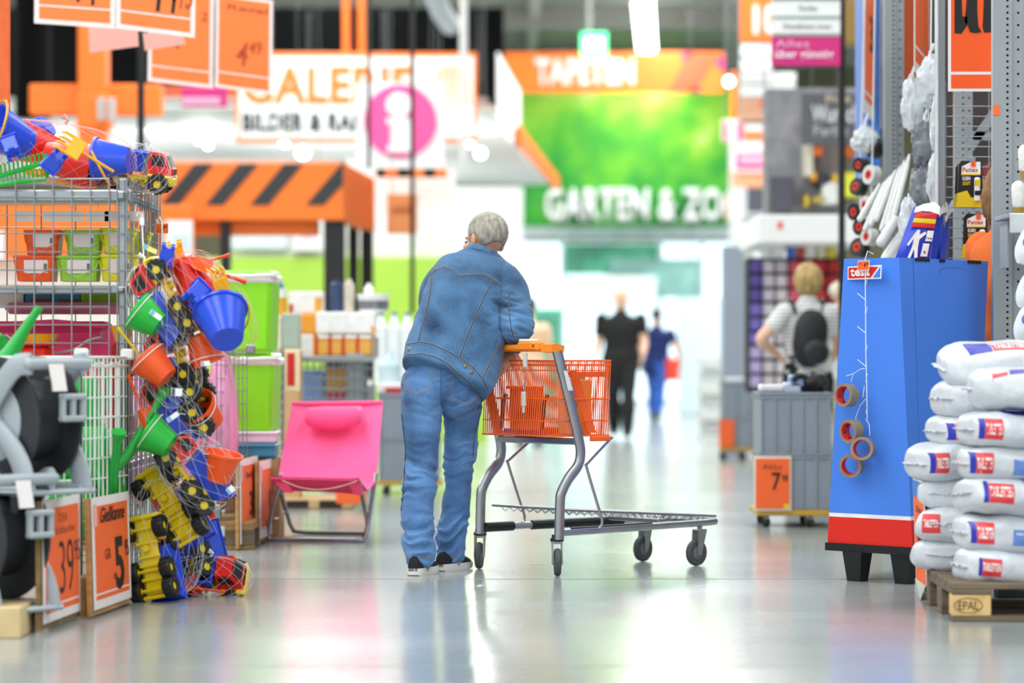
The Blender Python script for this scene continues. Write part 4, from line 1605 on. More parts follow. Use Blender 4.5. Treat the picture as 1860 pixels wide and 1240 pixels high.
def overall_pack(a, b_, c, d, th, label, full=True):
    """a b c d corners of the face, from lower left counter-clockwise"""
    t = thing('overall_pack', label, 'overall pack', (V(a) + V(b_)) / 2, None, 'blue overall packs behind the display')
    a, b_, c, d = map(V, (a, b_, c, d))
    n = (b_ - a).cross(d - a).normalized()

    def q(u, v, k=0.0):
        return (a * (1 - u) + b_ * u) * (1 - v) + (d * (1 - u) + c * u) * v + n * k
    m = MB()
    rings = []
    for v in [i / 10 for i in range(11)]:
        bul = th * .5 * math.sin(math.pi * min(1, max(0, v * .9 + .05)))
        rings.append([q(u, v, -th / 2 + s * (.002 + bul * math.sin(math.pi * min(1, max(0, u))))) for s, us in ((1, [0, .15, .3, .5, .7, .85, 1]), (-1, [.98, .85, .7, .5, .3, .15, .02])) for u in us])
    m.loft(rings)
    m.build('pack_film', OBLUE, t, world=True)
    f = th / 2 * 0 + .006
    MB().add([q(.0, .86, f), q(.3, .9, f), q(.62, .9, f), q(.98, .86, f), q(1, 1, 0), q(.75, 1.08, 0), q(.3, 1.03, 0), q(.02, .96, 0)], [(0, 1, 2, 3, 4, 5, 6, 7)]).build('white_header', TW, t, world=True)
    if full:
        for v0, v1, mm in ((.78, .88, PRED), (.70, .775, PYEL), (.62, .695, PRED)):
            MB().quad_slab(q(.08, v0, f), q(.9, v0, f), q(.9, v1, f), q(.08, v1, f), .001).build('banner_line', mm, t, world=True)
        MB().poly([q(u, v, f) for u, v in ((.34, .58), (.42, .58), (.44, .5), (.62, .56), (.66, .52), (.48, .42), (.5, .28), (.56, .12), (.48, .1), (.4, .26), (.36, .1), (.28, .1), (.32, .3), (.3, .44), (.2, .3), (.14, .33), (.28, .52))], n * .001).build('figure_print', TW, t, world=True)
        MB().quad_slab(q(.68, .40, f), q(.9, .40, f), q(.9, .58, f), q(.68, .58, f), .001).build('size_field', TW, t, world=True)
        lettering('XXL', INK, t, q(.70, .43, f + .001), q(.88, .43, f + .001), (d - a).length * .12, .001, bold=.02, up=d - a)
        MB().quad_slab(q(.64, .14, f), q(.84, .14, f), q(.84, .36, f), q(.64, .36, f), .001).build('count_field', TW, t, world=True)
        lettering('1', INK, t, q(.72, .19, f + .001), q(.77, .19, f + .001), (d - a).length * .12, .001, bold=.02, up=d - a)
        for k in range(3):
            MB().quad_slab(q(.1, .02 + .03 * k, f), q(.55, .02 + .03 * k, f), q(.55, .035 + .03 * k, f), q(.1, .035 + .03 * k, f), .0008).build('small_print', plain('#B8C4F0', .4), t, world=True)
    return t


overall_pack(P(1625, 480, 14.0), P(1690, 482, 14.1), P(1708, 376, 14.2), P(1664, 372, 14.2), .045, 'blue overall pack marked XXL with a white figure, behind the display')
overall_pack(P(1692, 484, 14.12), P(1712, 484, 14.2), P(1722, 372, 14.3), P(1706, 380, 14.2), .03, 'thin blue pack seen nearly edge-on beside the XXL pack', False)
overall_pack(P(1712, 486, 14.15), P(1728, 484, 14.3), P(1733, 365, 14.4), P(1716, 392, 14.25), .03, 'blue pack with raised white corner next to the glue packs', False)

# crumpled clear bags and rolls hanging along the aisle side of the rack
FILM = mat('crumpled_clear_film', '#D5D9DF', .12, 0, .10, 18, .8, 25)
GREYF = mat('grey_mat_in_film', '#7C7F86', .25, 0, .25, 9, .6, 20)


def crumple(label, px, py, Y, rx, rz, m, seed, tilt=0, ry=.05, name='film_bag', group='clear film bags hanging on the rack side'):
    c = P(px, py, Y)
    t = thing(name, label, 'hanging bag', c, None, group)
    rot = Matrix.Rotation(tilt, 3, 'Y')
    MB().ell(c, (rx, ry, rz), rot, 28, 20, lambda d: 1 + .28 * noise.noise(d * 2.3 + V((seed, 0, 0))) + .16 * ridge(d * 4.3 + V((0, seed, 0)))).build('bag_body', m, t, world=True, smooth=22)
    h = c + rot @ V((0, 0, rz * .85))
    MB().tube([h, h + V((.0, 0, .05)), h + V((.02, 0, .09))], [.018, .008, .012], 8).build('bag_neck', FILM, t, world=True)
    return t


crumple('crumpled clear bag hanging just below the narrow orange sheet', 1690, 150, 14.9, .06, .12, FILM, 1)
crumple('clear film bundle hanging beside the narrow steel post, upper', 1703, 230, 14.6, .035, .13, FILM, 2)
crumple('clear film bundle hanging beside the narrow steel post, lower', 1700, 330, 14.6, .04, .12, FILM, 3)
crumple('clear bag holding a dark grey mat, upper of two', 1680, 262, 14.9, .06, .11, GREYF, 4)
crumple('clear bag holding a dark grey mat, lower of two', 1675, 345, 14.9, .06, .11, GREYF, 5)
crumple('small clear film bundle hanging over the white tubes', 1657, 190, 15.3, .05, .13, FILM, 6)
crumple('thin clear film strip hanging behind the XXL pack', 1652, 410, 14.9, .05, .13, FILM, 7)
WTUBE = mat('white_film_tube', '#DCDCDB', .3, 0, .06, 9, .3, 30, stretch=(6, 6, 1))
for k in range(7):
    a, c = P(1652 - 7 * k, 282 + 7 * k, 15.4 + .06 * k), P(1622 - 10 * k, 398 + (k % 3) * 9, 15.2 + .08 * k)
    o = MB().tube([a, a * .7 + c * .3 + V((.01, 0, .03)), c], [.008, .013, .016], 10, round_end=True).build('film_tube', WTUBE)
    tag(o, '%s slanting white film tube of the hanging fan, counted from the post' % ('first', 'second', 'third', 'fourth', 'fifth', 'sixth', 'seventh')[k], 'film roll', 'white film tubes fanned on the rack')
for k, (a, c, r_) in enumerate((((1610, 470), (1645, 420), .03), ((1630, 475), (1652, 430), .03), ((1600, 440), (1625, 400), .025))):
    o = MB().tube([P(*a, 15), P(*c, 15.1)], r_, 12, round_end=True).build('film_roll', WTUBE)
    tag(o, ('thick white film roll leaning just above the blue display', 'shorter white film roll leaning beside the thick one', 'thin white film roll leaning behind the thick one')[k], 'film roll')
# strings of tape rolls and dispensers on the aisle end of the rack
DISK = plain('#D8D8D6', .35)
for i, (px, py, Y, r_, ax, c) in enumerate(((1584, 318, 17.0, .055, (-.8, -.5, .1), 0), (1577, 372, 17, .05, (-.85, -.4, 0), 0), (1580, 430, 17, .05, (-.8, -.5, .1), 0), (1590, 268, 17.2, .06, (-.8, -.5, .3), 1), (1565, 300, 17.4, .045, (-.8, -.6, 0), 1), (1560, 340, 17.4, .05, (-.8, -.6, .2), 1), (1556, 385, 17.4, .05, (-.8, -.6, 0), 1), (1566, 412, 17.3, .05, (-.7, -.6, 0), 1), (1562, 450, 17.3, .055, (-.7, -.6, .2), 1))):
    t = thing('hanging_tape_roll', ('white sided tape roll with red core, hanging %s on the far strip' if not c else 'black tape reel with red core, %s in the dark cluster') % ('highest', 'second', 'lowest', 'topmost', 'second', 'third', 'fourth', 'fifth', 'sixth')[i], 'adhesive tape', P(px, py, Y), frame(V(ax).orthogonal(), ax))
    MB().lathe([(r_ * .45, -.028), (r_, -.028), (r_, .028), (r_ * .45, .028)], n=28, closed=True).build('roll', BLACK if c else DISK, t)
    MB().lathe([(r_ * .25, -.03), (r_ * .5, -.03), (r_ * .5, .03), (r_ * .25, .03)], n=24, closed=True).build('core', CORE, t)
crumple('glossy clear package on top of the dark reel cluster', 1572, 255, 17.2, .07, .07, FILM, 9)

for nm, lab, pts, r_ in (('hook_bar', 'slanting steel hook bar holding the fan of white film tubes', (P(1596, 336, 15.75), P(1652, 282, 15.4), P(1706, 262, 15.2)), .006), ('hanging_strip', 'thin white strip threading the white sided tape rolls', (P(1590, -40, 17.05), P(1584, 318, 17.0), P(1580, 432, 17.0)), .004), ('hanging_strip', 'thin strip threading the dark tape reels', (P(1572, -40, 17.4), P(1562, 300, 17.4), P(1562, 452, 17.35)), .004), ('hanging_strip', 'thin strip threading the clear film bags beside the narrow post', (P(1692, -40, 14.9), P(1690, 150, 14.9), P(1678, 345, 14.9), P(1652, 410, 14.9)), .004), ('hanging_strip', 'thin strip threading the film bundles at the narrow post', (P(1704, -40, 14.6), P(1703, 230, 14.6), P(1700, 340, 14.6)), .004)):
    o = MB().tube(pts, r_, 6).build(nm, STEEL if nm == 'hook_bar' else WHITEPL)
    tag(o, lab, 'hook bar' if nm == 'hook_bar' else 'merchandise strip')

o = MB().box((2.75, 12.35, .11), (1.5, .12, .22), ch=.005).build('dark_gap_backing', plain('#2C2D30', .6))  # dark box added so the openings under the salt pallet look shaded
tag(o, 'low dark box added behind the salt pallet to darken its gaps', 'plinth')
o = MB().box((P(976, 0, 14.2).x, 14.28, .0015), (.07, .012, .002), Matrix.Rotation(.15, 3, 'Z')).build('paper_scrap', WHITEPAPER)
tag(o, 'tiny scrap of paper lying on the floor under the trolley', 'scrap')
# ------------------------------------------------------------------ toys
TY = mat('toy_yellow', '#F2D419', .3, 0, .03)
TRD = mat('toy_red', '#E2261F', .3, 0, .04)
TBL = mat('toy_blue', '#2A4FD8', .28, 0, .04)
TGR = mat('toy_green', '#1FB53A', .28, 0, .05)
TOR = mat('toy_orange', '#F5591A', .3, 0, .04)
TYO = mat('toy_amber', '#F7AE14', .3, 0, .04)
TYRE = mat('toy_tyre_black', '#1C1E1F', .5, 0, .15)
NETW = mat('white_net_cord', '#DADADA', .6, 0, .05)


def dir3(x, z, y=0):
    """picture-aligned direction: right, up, away"""
    return V((x, y, z))


def dump_truck(label):
    t = thing('toy_dump_truck', label, 'toy truck', (0, 0, 0), None, 'toy dump trucks in nets')
    c = MB()
    c.box((0, 0, .048), (.27, .07, .016), ch=.004)
    for x, l in ((.1, .09), (-.085, .13)):
        for s in (-1, 1):
            c.box((x, .05 * s, .062), (l, .034, .012), ch=.004)
            c.box((x + l / 2, .05 * s, .052), (.01, .034, .03), ch=.003)
    c.box((.142, 0, .045), (.018, .125, .032), ch=.005)
    c.box((-.145, 0, .047), (.014, .12, .03), ch=.004)
    for x in (.05, .0, -.03, -.08, -.12):
        c.box((x, 0, .038), (.012, .085, .014), ch=.002)
    c.cyl((.03, 0, .02), (.03, 0, .05), .012, n=12)
    for x in (.1, -.05, -.118):
        c.cyl((x, -.06, .034), (x, .06, .034), .006, n=8)
    ch = c.build('chassis', TY, t)
    b = MB()
    b.hexa([V((.052, -.05, .066)), V((.148, -.05, .066)), V((.148, .05, .066)), V((.052, .05, .066))], [V((.055, -.044, .150)), V((.112, -.044, .150)), V((.112, .044, .150)), V((.055, .044, .150))])
    b.box((.142, 0, .083), (.014, .09, .03), ch=.004)
    cab = b.build('cab', TRD, t)
    for s in (-1, 1):
        MB().poly([V((.066, .0472 * s, .1)), V((.122, .0472 * s, .1)), V((.104, .0452 * s, .138)), V((.066, .0452 * s, .138))], V((0, .0012 * s, 0))).build('side_window', BLACK, cab)
    w = MB()
    for k in range(6):
        w.box((.149, 0, .073 + k * .004), (.004, .07, .002))
    w.build('grille', BLACK, cab, kind='stuff')
    MB().poly([V((.1415, -.036, .1)), V((.1415, .036, .1)), V((.119, .033, .14)), V((.119, -.033, .14))], V((.0022, 0, .0014))).build('windscreen', BLACK, cab)
    o0 = [V((-.13, -.045, .07)), V((.03, -.045, .07)), V((.03, .045, .07)), V((-.13, .045, .07))]
    o1 = [V((-.165, -.066, .145)), V((.046, -.066, .145)), V((.046, .066, .145)), V((-.165, .066, .145))]
    i1 = [V((-.157, -.060, .145)), V((.039, -.060, .145)), V((.039, .060, .145)), V((-.157, .060, .145))]
    i0 = [V((-.125, -.040, .076)), V((.025, -.040, .076)), V((.025, .040, .076)), V((-.125, .040, .076))]
    d = MB().loft([o0, o1, i1, i0])
    d.tube([p + V((0, 0, -.003)) for p in o1], .0045, 6, closed=True)
    d.build('dump_bed', TBL, t)
    for x in (.1, -.05, -.118):
        for s in (-1, 1):
            wm = MB().lathe([(.015, -.019), (.033, -.020), (.037, -.013), (.037, .013), (.033, .020), (.015, .019)], (x, .066 * s, .034), Matrix.Rotation(R(90), 3, 'X'), 20, closed=True)
            for k in range(12):
                a = 2 * math.pi * k / 12
                wm.box((x + .036 * math.cos(a), .066 * s, .034 + .036 * math.sin(a)), (.006, .034, .009), Matrix.Rotation(-a, 3, 'Y'))
            wo = wm.build('wheel', TYRE, t)
            MB().cyl((x, .066 * s - .014, .034), (x, .066 * s + .014, .034), .015, n=12).build('hub', TY, wo)
    return t


TRUCK0 = dump_truck('yellow, red and blue toy dump truck poking over the rim of the cage')
M_TRUCK = Matrix.Translation(V((0, 0, -.085)))


def truck(px, py, Y, xd, zd, label, s=1.14):
    M = place(P(px, py, Y), xd, zd, s) @ M_TRUCK
    if label is None:
        TRUCK0.matrix_basis = M
        ROOTINV[TRUCK0.name] = M.inverted()
        return TRUCK0
    return copy_tree(TRUCK0, M, label)


truck(246, 303, 12.65, dir3(1, -.12, -.04), dir3(.1, 1, -.1), None)
truck(296, 545, 12.15, dir3(-.5, .86, 0), dir3(-.86, -.5, .12), 'toy dump truck hanging nose up at the top of the net strand, wheels outward')
truck(316, 665, 12.2, dir3(-.36, .93, .1), dir3(-.93, -.36, .25), 'toy dump truck wedged behind the orange bucket in the net strand')
truck(318, 738, 12.2, dir3(-.60, .78, -.1), dir3(-.78, -.62, .1), 'toy dump truck carrying the lower green bucket in the net strand')
truck(352, 852, 12.15, dir3(-.62, .78, -.1), dir3(.78, .62, .1), 'toy dump truck with its blue bed turned towards the aisle, mid strand')
truck(316, 915, 12.25, dir3(-.5, .86, .1), dir3(.2, .1, 1), 'toy dump truck showing its yellow underside, upper of two overlapping')
truck(282, 1010, 12.15, dir3(-.18, .98, .1), dir3(.35, .05, 1), 'toy dump truck showing its yellow underside, lowest, standing on the floor')
truck(360, 975, 12.5, dir3(-.25, .95, .1), dir3(.75, .2, .7), 'toy dump truck hanging behind, its blue bed edge towards the aisle')
truck(372, 1046, 12.45, dir3(1, .03, -.15), dir3(.05, .62, -.8), 'toy dump truck lying on the floor, red cab pointing into the aisle')


def bucket_mesh(r, h, taper=.62):
    rb = r * taper
    return MB().lathe([(0, -h / 2), (rb * .97, -h / 2), (rb, -h / 2 + .004), (r * .97, h / 2 - .012), (r * 1.05, h / 2 - .012), (r * 1.06, h / 2), (r * .98, h / 2), (r * .94, h / 2 - .012), (rb * .93, -h / 2 + .006), (0, -h / 2 + .006)], n=32)


def toy_bucket(px, py, Y, axis, m, label, r=.078, h=.125, hm=TYO, hang=.5, spin=None):
    ax = V(axis)
    fr = frame(V(spin) if spin else ax.orthogonal(), ax)
    t = thing('toy_bucket', label, 'toy bucket', P(px, py, Y), fr, 'toy buckets in nets')
    bucket_mesh(r, h).build('bucket_wall', m, t, smooth=45)
    z0 = h / 2 - .008
    arc = [V((r * 1.06 * math.cos(a), math.sin(a) * r * (1.25 if hang else .4), z0 - math.sin(a) * r * hang)) for a in [math.pi * k / 14 for k in range(15)]]
    MB().tube(arc, .005 if hm is not NETW else .0025, 6, flat=.6).build('handle', hm, t)
    return t


toy_bucket(269, 578, 12.0, dir3(-.78, .52, .1), TGR, 'green toy bucket in the blue bed at the top of the strand', .082, .11, NETW, .2)
toy_bucket(406, 590, 11.95, dir3(-.60, .52, .62), TBL, 'large blue toy bucket with its base towards the aisle', .108, .17, TYO, .3, spin=(.9, 0, .3))
toy_bucket(284, 668, 12.0, dir3(-.72, .66, .15), TOR, 'orange toy bucket lying in a blue truck bed, left of the strand', .08, .125, NETW, .2)
toy_bucket(368, 633, 12.15, dir3(.35, -.9, .15), TOR, 'orange toy bucket with white handle under the large blue bucket', .074, .12, NETW, .4, spin=(.9, -.3, .3))
toy_bucket(372, 752, 12.2, dir3(-.5, .55, -.6), TOR, 'orange toy bucket filled with yellow moulds, mid strand', .08, .12, NETW, .1)
toy_bucket(289, 797, 12.0, dir3(-.80, .48, .1), TGR, 'green toy bucket halfway down the strand', .082, .11, NETW, .2)
toy_bucket(402, 848, 12.05, dir3(.22, .95, -.15), TOR, 'orange toy bucket standing upright beside the blue truck bed', .074, .12, NETW, .3)
toy_bucket(300, 905, 12.5, dir3(-.3, .9, .1), TOR, 'orange toy bucket half hidden behind the yellow undersides', .075, .12, NETW, .1)
toy_bucket(350, 512, 12.2, dir3(.48, -.85, .1), TRD, 'red toy bucket upside down at the top of the strand', .092, .2, TYO, .0)
toy_bucket(388, 553, 12.15, dir3(.45, -.6, .5), TRD, 'red toy bucket whose rim shows behind the large blue one', .108, .15, TRD, .0)
toy_bucket(20, 248, 12.3, dir3(-.75, .35, -.5), TBL, 'blue toy bucket at the picture edge on top of the cage', .105, .17, TYO, -.2)
toy_bucket(75, 268, 12.6, dir3(-.9, .3, -.25), TRD, 'red toy bucket beside the blue one on the cage top', .09, .2, TYO, .0)
toy_bucket(128, 294, 12.5, dir3(.85, -.2, -.1), TRD, 'red toy bucket under the yellow rake on the cage top', .10, .22, TRD, .0)
toy_bucket(203, 290, 12.35, dir3(-.93, .1, -.1), TBL, 'blue toy bucket with yellow handle on the cage top', .088, .145, TYO, .75, spin=(.1, .9, -.3))
toy_bucket(72, 240, 12.75, dir3(-.6, -.5, .2), TBL, 'dark blue sieve bucket at the back of the cage top', .08, .1, TYO, -.2)


def toy_rake(px, py, Y, xd, zd, m, label, s=1.0, tines=4, name='toy_rake'):
    t = thing(name, label, 'toy rake', P(px, py, Y), frame(xd, zd))
    MB().tube([V((.06, 0, 0)) * s, V((.20, 0, 0)) * s], .009 * s, 8, flat=.6).build('handle', m, t)
    h = MB()
    h.box(V((.03, 0, 0)) * s, (.06 * s, .085 * s, .012 * s), ch=.004, taper=None)
    ho = h.build('head', m, t)
    for k in range(tines):
        y = (-.036 + .072 * k / (tines - 1)) * s
        MB().tube([V((.01 * s, y, 0)), V((-.035 * s, y, 0)), V((-.05 * s, y, -.02 * s))], [.007 * s, .006 * s, .004 * s], 6).build('tine', m, ho)
    return t


toy_rake(126, 262, 12.15, dir3(.8, -.5, .1), dir3(.2, .3, -.9), TYO, 'amber toy rake with four tines on the cage top', 1.05)
toy_rake(398, 506, 12.05, dir3(.25, -.9, .1), dir3(.6, .4, -.6), TYO, 'amber toy rake above the large blue bucket in the strand', 1.0)
for i, (px, py, lab) in enumerate(((40, 300, 'green toy comb rake lying on the cage rim, upper'), (44, 322, 'green toy comb rake lying on the cage rim, lower'))):
    t = thing('toy_comb', lab, 'toy rake', P(px, py, 12.25))
    c = P(px, py, 12.25)
    sl = .28 if i == 0 else .1
    MB().tube([c + V((-.13, 0, -.02 - .13 * sl)), c + V((.09, 0, -.015 + .09 * sl)), c + V((.1, 0, .02 + .09 * sl))], .010, 8, flat=.8).build('comb_bar', TGR, t, world=True)
    for k in range(13):
        x = -.12 + .21 * k / 12
        MB().tube([c + V((x, 0, -.018 + x * sl)), c + V((x - .003, -.004, .022 + x * sl)), c + V((x - .012, -.008, .026 + x * sl))], .0042, 5).build('tine', TGR, t, world=True)


def toy_shovel(px, py, Y, xd, zd, m, label, s=1.0):
    t = thing('toy_shovel', label, 'toy shovel', P(px, py, Y), frame(xd, zd))
    MB().tube([V((-.02, 0, 0)) * s, V((.10, 0, 0)) * s, V((.13, 0, 0)) * s], [.009 * s, .009 * s, .014 * s], 8, flat=.6).build('handle', m, t)
    b = MB()
    b.loft([[V((x, w * math.cos(a), .02 * (math.cos(a) ** 2) + .004 * math.sin(a))) * s for a in [2 * math.pi * k / 16 for k in range(16)]] for x, w in ((-.02, .03), (-.05, .038), (-.09, .036), (-.115, .015))])
    b.build('blade', m, t)
    return t


toy_shovel(362, 478, 12.2, dir3(.9, .25, 0), dir3(.1, .3, -.9), TOR, 'orange toy shovel with its grip poking out at the top of the strand')
toy_shovel(392, 494, 12.15, dir3(.9, -.3, 0), dir3(.1, .6, -.7), TOR, 'orange toy shovel lying across the red bucket of the strand')
toy_shovel(254, 735, 12.05, dir3(-.35, .9, 0), dir3(.5, .2, -.8), TOR, 'orange toy shovel sticking out beside the lower red cab')
toy_shovel(352, 1068, 12.35, dir3(1, -.12, 0), dir3(0, .3, -.9), TOR, 'orange toy shovel lying on the floor in front of the fallen truck')
toy_shovel(250, 640, 12.1, dir3(-.6, .75, 0), dir3(.3, .3, -.8), TY, 'yellow toy shovel above the orange bucket, left of the strand')
toy_shovel(90, 325, 12.5, dir3(.9, -.2, 0), dir3(.1, .9, -.3), TYO, 'amber toy shovel under the green combs on the cage top')


def castle(px, py, Y, xd, zd, m, label, s=1.0):
    t = thing('toy_castle_mould', label, 'toy mould', P(px, py, Y), frame(xd, zd))
    b = MB().box((0, 0, 0), (.06 * s, .06 * s, .065 * s), ch=.004, taper=(.85, .85))
    for x in (-1, 1):
        for y in (-1, 1):
            b.box((x * .019 * s, y * .019 * s, .038 * s), (.017 * s, .017 * s, .016 * s), ch=.002)
    b.box((0, 0, -.034 * s), (.072 * s, .072 * s, .008 * s), ch=.003)
    b.build('mould_body', m, t, kind='stuff')
    return t


castle(356, 532, 11.98, dir3(.7, -.7, .1), dir3(-.5, -.5, -.6), TBL, 'blue castle mould in front of the red buckets of the strand', 1.15)
castle(303, 463, 12.1, dir3(.9, -.2, .1), dir3(.3, .9, -.2), TBL, 'small blue castle mould at the very top of the strand')
castle(100, 292, 12.2, dir3(.7, -.6, .1), dir3(.5, .5, -.6), TBL, 'blue castle mould between the red buckets on the cage top', 1.1)
castle(20, 268, 12.15, dir3(.8, .3, .1), dir3(-.3, -.7, -.6), TBL, 'blue castle mould under the amber handle at the picture edge', 1.1)
castle(320, 462, 12.25, dir3(.9, .2, .1), dir3(.2, .9, -.2), TYO, 'amber crown mould at the very top of the strand', 1.2)
toy_bucket(340, 1036, 12.55, dir3(-.9, .2, -.3), TGR, 'green toy bucket behind the truck lying on the floor', .06, .1, TGR, 0)
castle(352, 1062, 12.4, dir3(.8, .5, .1), dir3(-.4, .7, -.4), TRD, 'red mould beside the orange shovel on the floor', .9)


def net(label, px, py, Y, rx, ry, rz, tilt, m=NETW, n=16, neck=1):
    """net bag: two families of crossing cords round a pear-shaped body"""
    c = P(px, py, Y)
    t = thing('net_bag', label, 'net bag', c)
    rot = Matrix.Rotation(tilt, 3, 'Y')
    mb = MB()
    for d in (-1, 1):
        for k in range(n):
            pts = []
            for i in range(19):
                u = i / 18
                th = math.pi * (.03 + .94 * u)
                ph = 2 * math.pi * k / n + d * u * 1.5
                w = math.sin(th) ** .7
                p = V((rx * w * math.cos(ph), ry * w * math.sin(ph), rz * math.cos(th)))
                pts.append(c + rot @ (p * (1 + .05 * noise.noise(p * 8))))
            mb.tube(pts, .0006, 3, cap=False)
    mb.tube([c + rot @ V((0, 0, rz * .98)), c + rot @ V((.01, 0, rz * 1.12)), c + rot @ V((-.01, 0, rz * 1.22))], [.008, .006, .012], 6)
    mb.build('net_cords', m, t, world=True, kind='stuff')
    return t


net('net bag over the topmost truck and green bucket of the strand', 288, 560, 12.1, .12, .12, .19, R(-18))
net('net bag round the red buckets and the large blue bucket', 380, 555, 12.1, .15, .13, .24, R(-35), mat('red_net_cord', '#E6A39A', .6))
net('net bag over the truck and orange bucket, second from the top', 308, 665, 12.1, .12, .12, .17, R(-20))
net('net bag over the truck and the lower green bucket', 308, 765, 12.1, .13, .12, .18, R(-25))
net('net bag over the truck with its bed towards the aisle', 362, 855, 12.1, .14, .12, .17, R(-45))
net('net bag round the two yellow undersides near the floor', 305, 975, 12.2, .14, .13, .24, R(-8))
net('net bag round the truck lying on the floor', 380, 1046, 12.4, .19, .10, .085, R(4))
net('net bag round the buckets on the cage top', 110, 280, 12.4, .32, .14, .13, R(8), mat('red_net_cord', '#E6A39A', .6), 22)
net('net bag round the truck at the cage top corner', 255, 305, 12.5, .13, .11, .10, R(15))

# swing tags on the strand
for i, (x, y, w_, h_, rt, lab) in enumerate(((272, 452, 28, 9, -25, 'yellow swing tag at the top of the strand'), (283, 572, 24, 9, -35, 'white swing tag with blue edge on the top green bucket'), (321, 712, 20, 14, -3, 'white barcode tag hanging below the orange bucket'), (314, 757, 24, 9, 35, 'white swing tag with blue edge on the lower green bucket'), (373, 660, 16, 9, 5, 'short white and blue tag beside the orange bucket'), (419, 889, 14, 12, 40, 'short white tag under the upright orange bucket'))):
    c = P(x, y, 11.9)
    t = thing('swing_tag', lab, 'tag', c)
    q = .0022
    rot = frame(V((math.cos(R(rt)), 0, math.sin(R(rt)))), (0, 0, 1))
    MB().box(c, (w_ * q, .001, h_ * q), rot, ch=.0).build('tag_card', plain('#F0E27A', .4) if i == 0 else WHITEPL, t, world=True)
    MB().box(c + rot @ V((-w_ * q * .3, -.001, 0)), (w_ * q * .3, .001, h_ * q * .9), rot).build('tag_print', plain('#7FB6E0', .4) if i != 2 else plain('#555555', .5), t, world=True)
    MB().tube([c + rot @ V((w_ * q * .5, 0, 0)), c + rot @ V((w_ * q * .5 + .02, .01, -.02))], .0012, 4).build('tag_tie', WHITEPL, t, world=True)

# ------------------------------------------------------------------ tall wire cage on the corner
cage = thing('wire_cage', 'tall galvanised wire cage with shelves of toy buckets and pink bags', 'wire cage', (-1.9, 12.7, 0))
cx0, cx1, cy0, cy1 = -2.75, -1.575, 12.2, 13.35
zc0, zc1 = .09, 1.72
seg = []
zs = [1.72 - .0745 * k for k in range(22)]
xs = []
x = -1.645
while x > cx0:
    xs.append(x)
    x -= .0765
for z in zs:
    seg.append((V((cx0, cy0, z)), V((-1.645, cy0, z))))
    seg.append((V((cx1 - .03, cy0, z)), V((cx1, cy0, z))))
for x in xs:
    seg.append((V((x, cy0 - .002, zc0)), V((x, cy0 - .002, zc1))))
for x in (cx1 - .037, cx1, cx1 - .0001):
    seg.append((V((x, cy0, zc0)), V((x, cy0, zc1))))
for k in range(8):
    y = cy0 + (cy1 - cy0) * k / 7
    seg.append((V((cx1 + .002, y, zc0)), V((cx1 + .002, y, zc1))))
    if k not in (0, 7):
        seg.append((V((cx1 + .002, y - .06, zc0)), V((cx1 + .002, y - .06, zc1 - .0))))
for z in zs:
    seg.append((V((cx1, cy0, z)), V((cx1, cy1, z))))
MB().wires(seg, .0032, 5).build('grid_wires', ZINC, cage, world=True, kind='stuff')
seg = []
for z in zs[::2]:
    seg.append((V((cx0, cy1, z)), V((cx1, cy1, z))))
for x in xs[::2]:
    seg.append((V((x, cy1, zc0)), V((x, cy1, zc1))))
MB().wires(seg, .003, 4).build('rear_wires', ZINC, cage, world=True, kind='stuff')
for z, h in ((1.652, .05), (1.268, .035), (.55, .035)):
    MB().box(((cx0 + cx1) / 2, cy0 + .03, z), (cx1 - cx0 + .04, .03, h), ch=.006).build('shelf_rail', STEEL, cage, world=True)
    MB().box((cx1 - .02, (cy0 + cy1) / 2, z), (.03, cy1 - cy0 + .06, h * .7), ch=.006).build('side_rail', STEEL, cage, world=True)
    MB().box(((cx0 + cx1) / 2, (cy0 + cy1) / 2, z + h / 2 - .002), (cx1 - cx0 - .04, cy1 - cy0 - .04, .006)).build('shelf_board', plain('#C9B99A', .6), cage, world=True)
for x, y in ((cx1 - .02, cy0 + .03), (cx1 - .02, cy1), (cx0, cy0 + .03)):
    MB().box((x, y, .9), (.028, .028, 1.64), ch=.004).build('corner_post', STEEL, cage, world=True)
    MB().box((x, y, .045), (.06, .06, .09), ch=.008).build('foot', BLACK, cage, world=True)
for y in (12.36, 12.9):
    MB().tube([V((cx1 + .004, y, 1.70)), V((cx1 + .004, y + .02, 1.60)), V((cx1 + .004, y, 1.52))], .004, 5).build('spring_hook', ZINC, cage, world=True)
pt = thing('price_tag', 'small orange price tag on a white strip at the cage corner', 'price tag', P(292, 415, 13.1))
sheet(pt, P(282, 425, 13.1), P(306, 424, 13.1), V((0, 0, .046)), border=.04, line=False, th=.001, writing=[('9', .5, .66, .25, .75), ('99', .68, .88, .5, .78), ('1', .2, .25, .2, .5, INKTHIN)])
MB().tube([P(286, 405, 13.1), P(284, 398, 13.1), P(290, 394, 13.1), P(294, 404, 13.1), P(296, 480, 13.05)], .004, 6).build('tag_strip', WHITEPL, pt, world=True)
wt = thing('hanging_strip', 'white hooked plastic strip hanging on the cage side from which the toys hang', 'merchandise strip', P(260, 400, 12.3))
MB().tube([P(248, 392, 12.2), P(252, 385, 12.2), P(258, 390, 12.2), P(259, 430, 12.2), P(263, 500, 12.15), P(266, 700, 12.2), P(262, 1000, 12.3)], .003, 6).build('strip_band', WHITEPL, wt, world=True)
MB().box(P(258, 402, 12.19), (.018, .003, .03)).build('strip_label', WHITEPL, wt, world=True)

# square buckets with white labels on the middle shelf
LABEL = mat('pale_pink_label', '#EBDDE2', .5, 0, .03)
TRANSG = mat('lime_green_plastic', '#9BD043', .3, 0, .12, 9)
ZIT = mat('lemon_plastic', '#E6E021', .3, 0, .06)


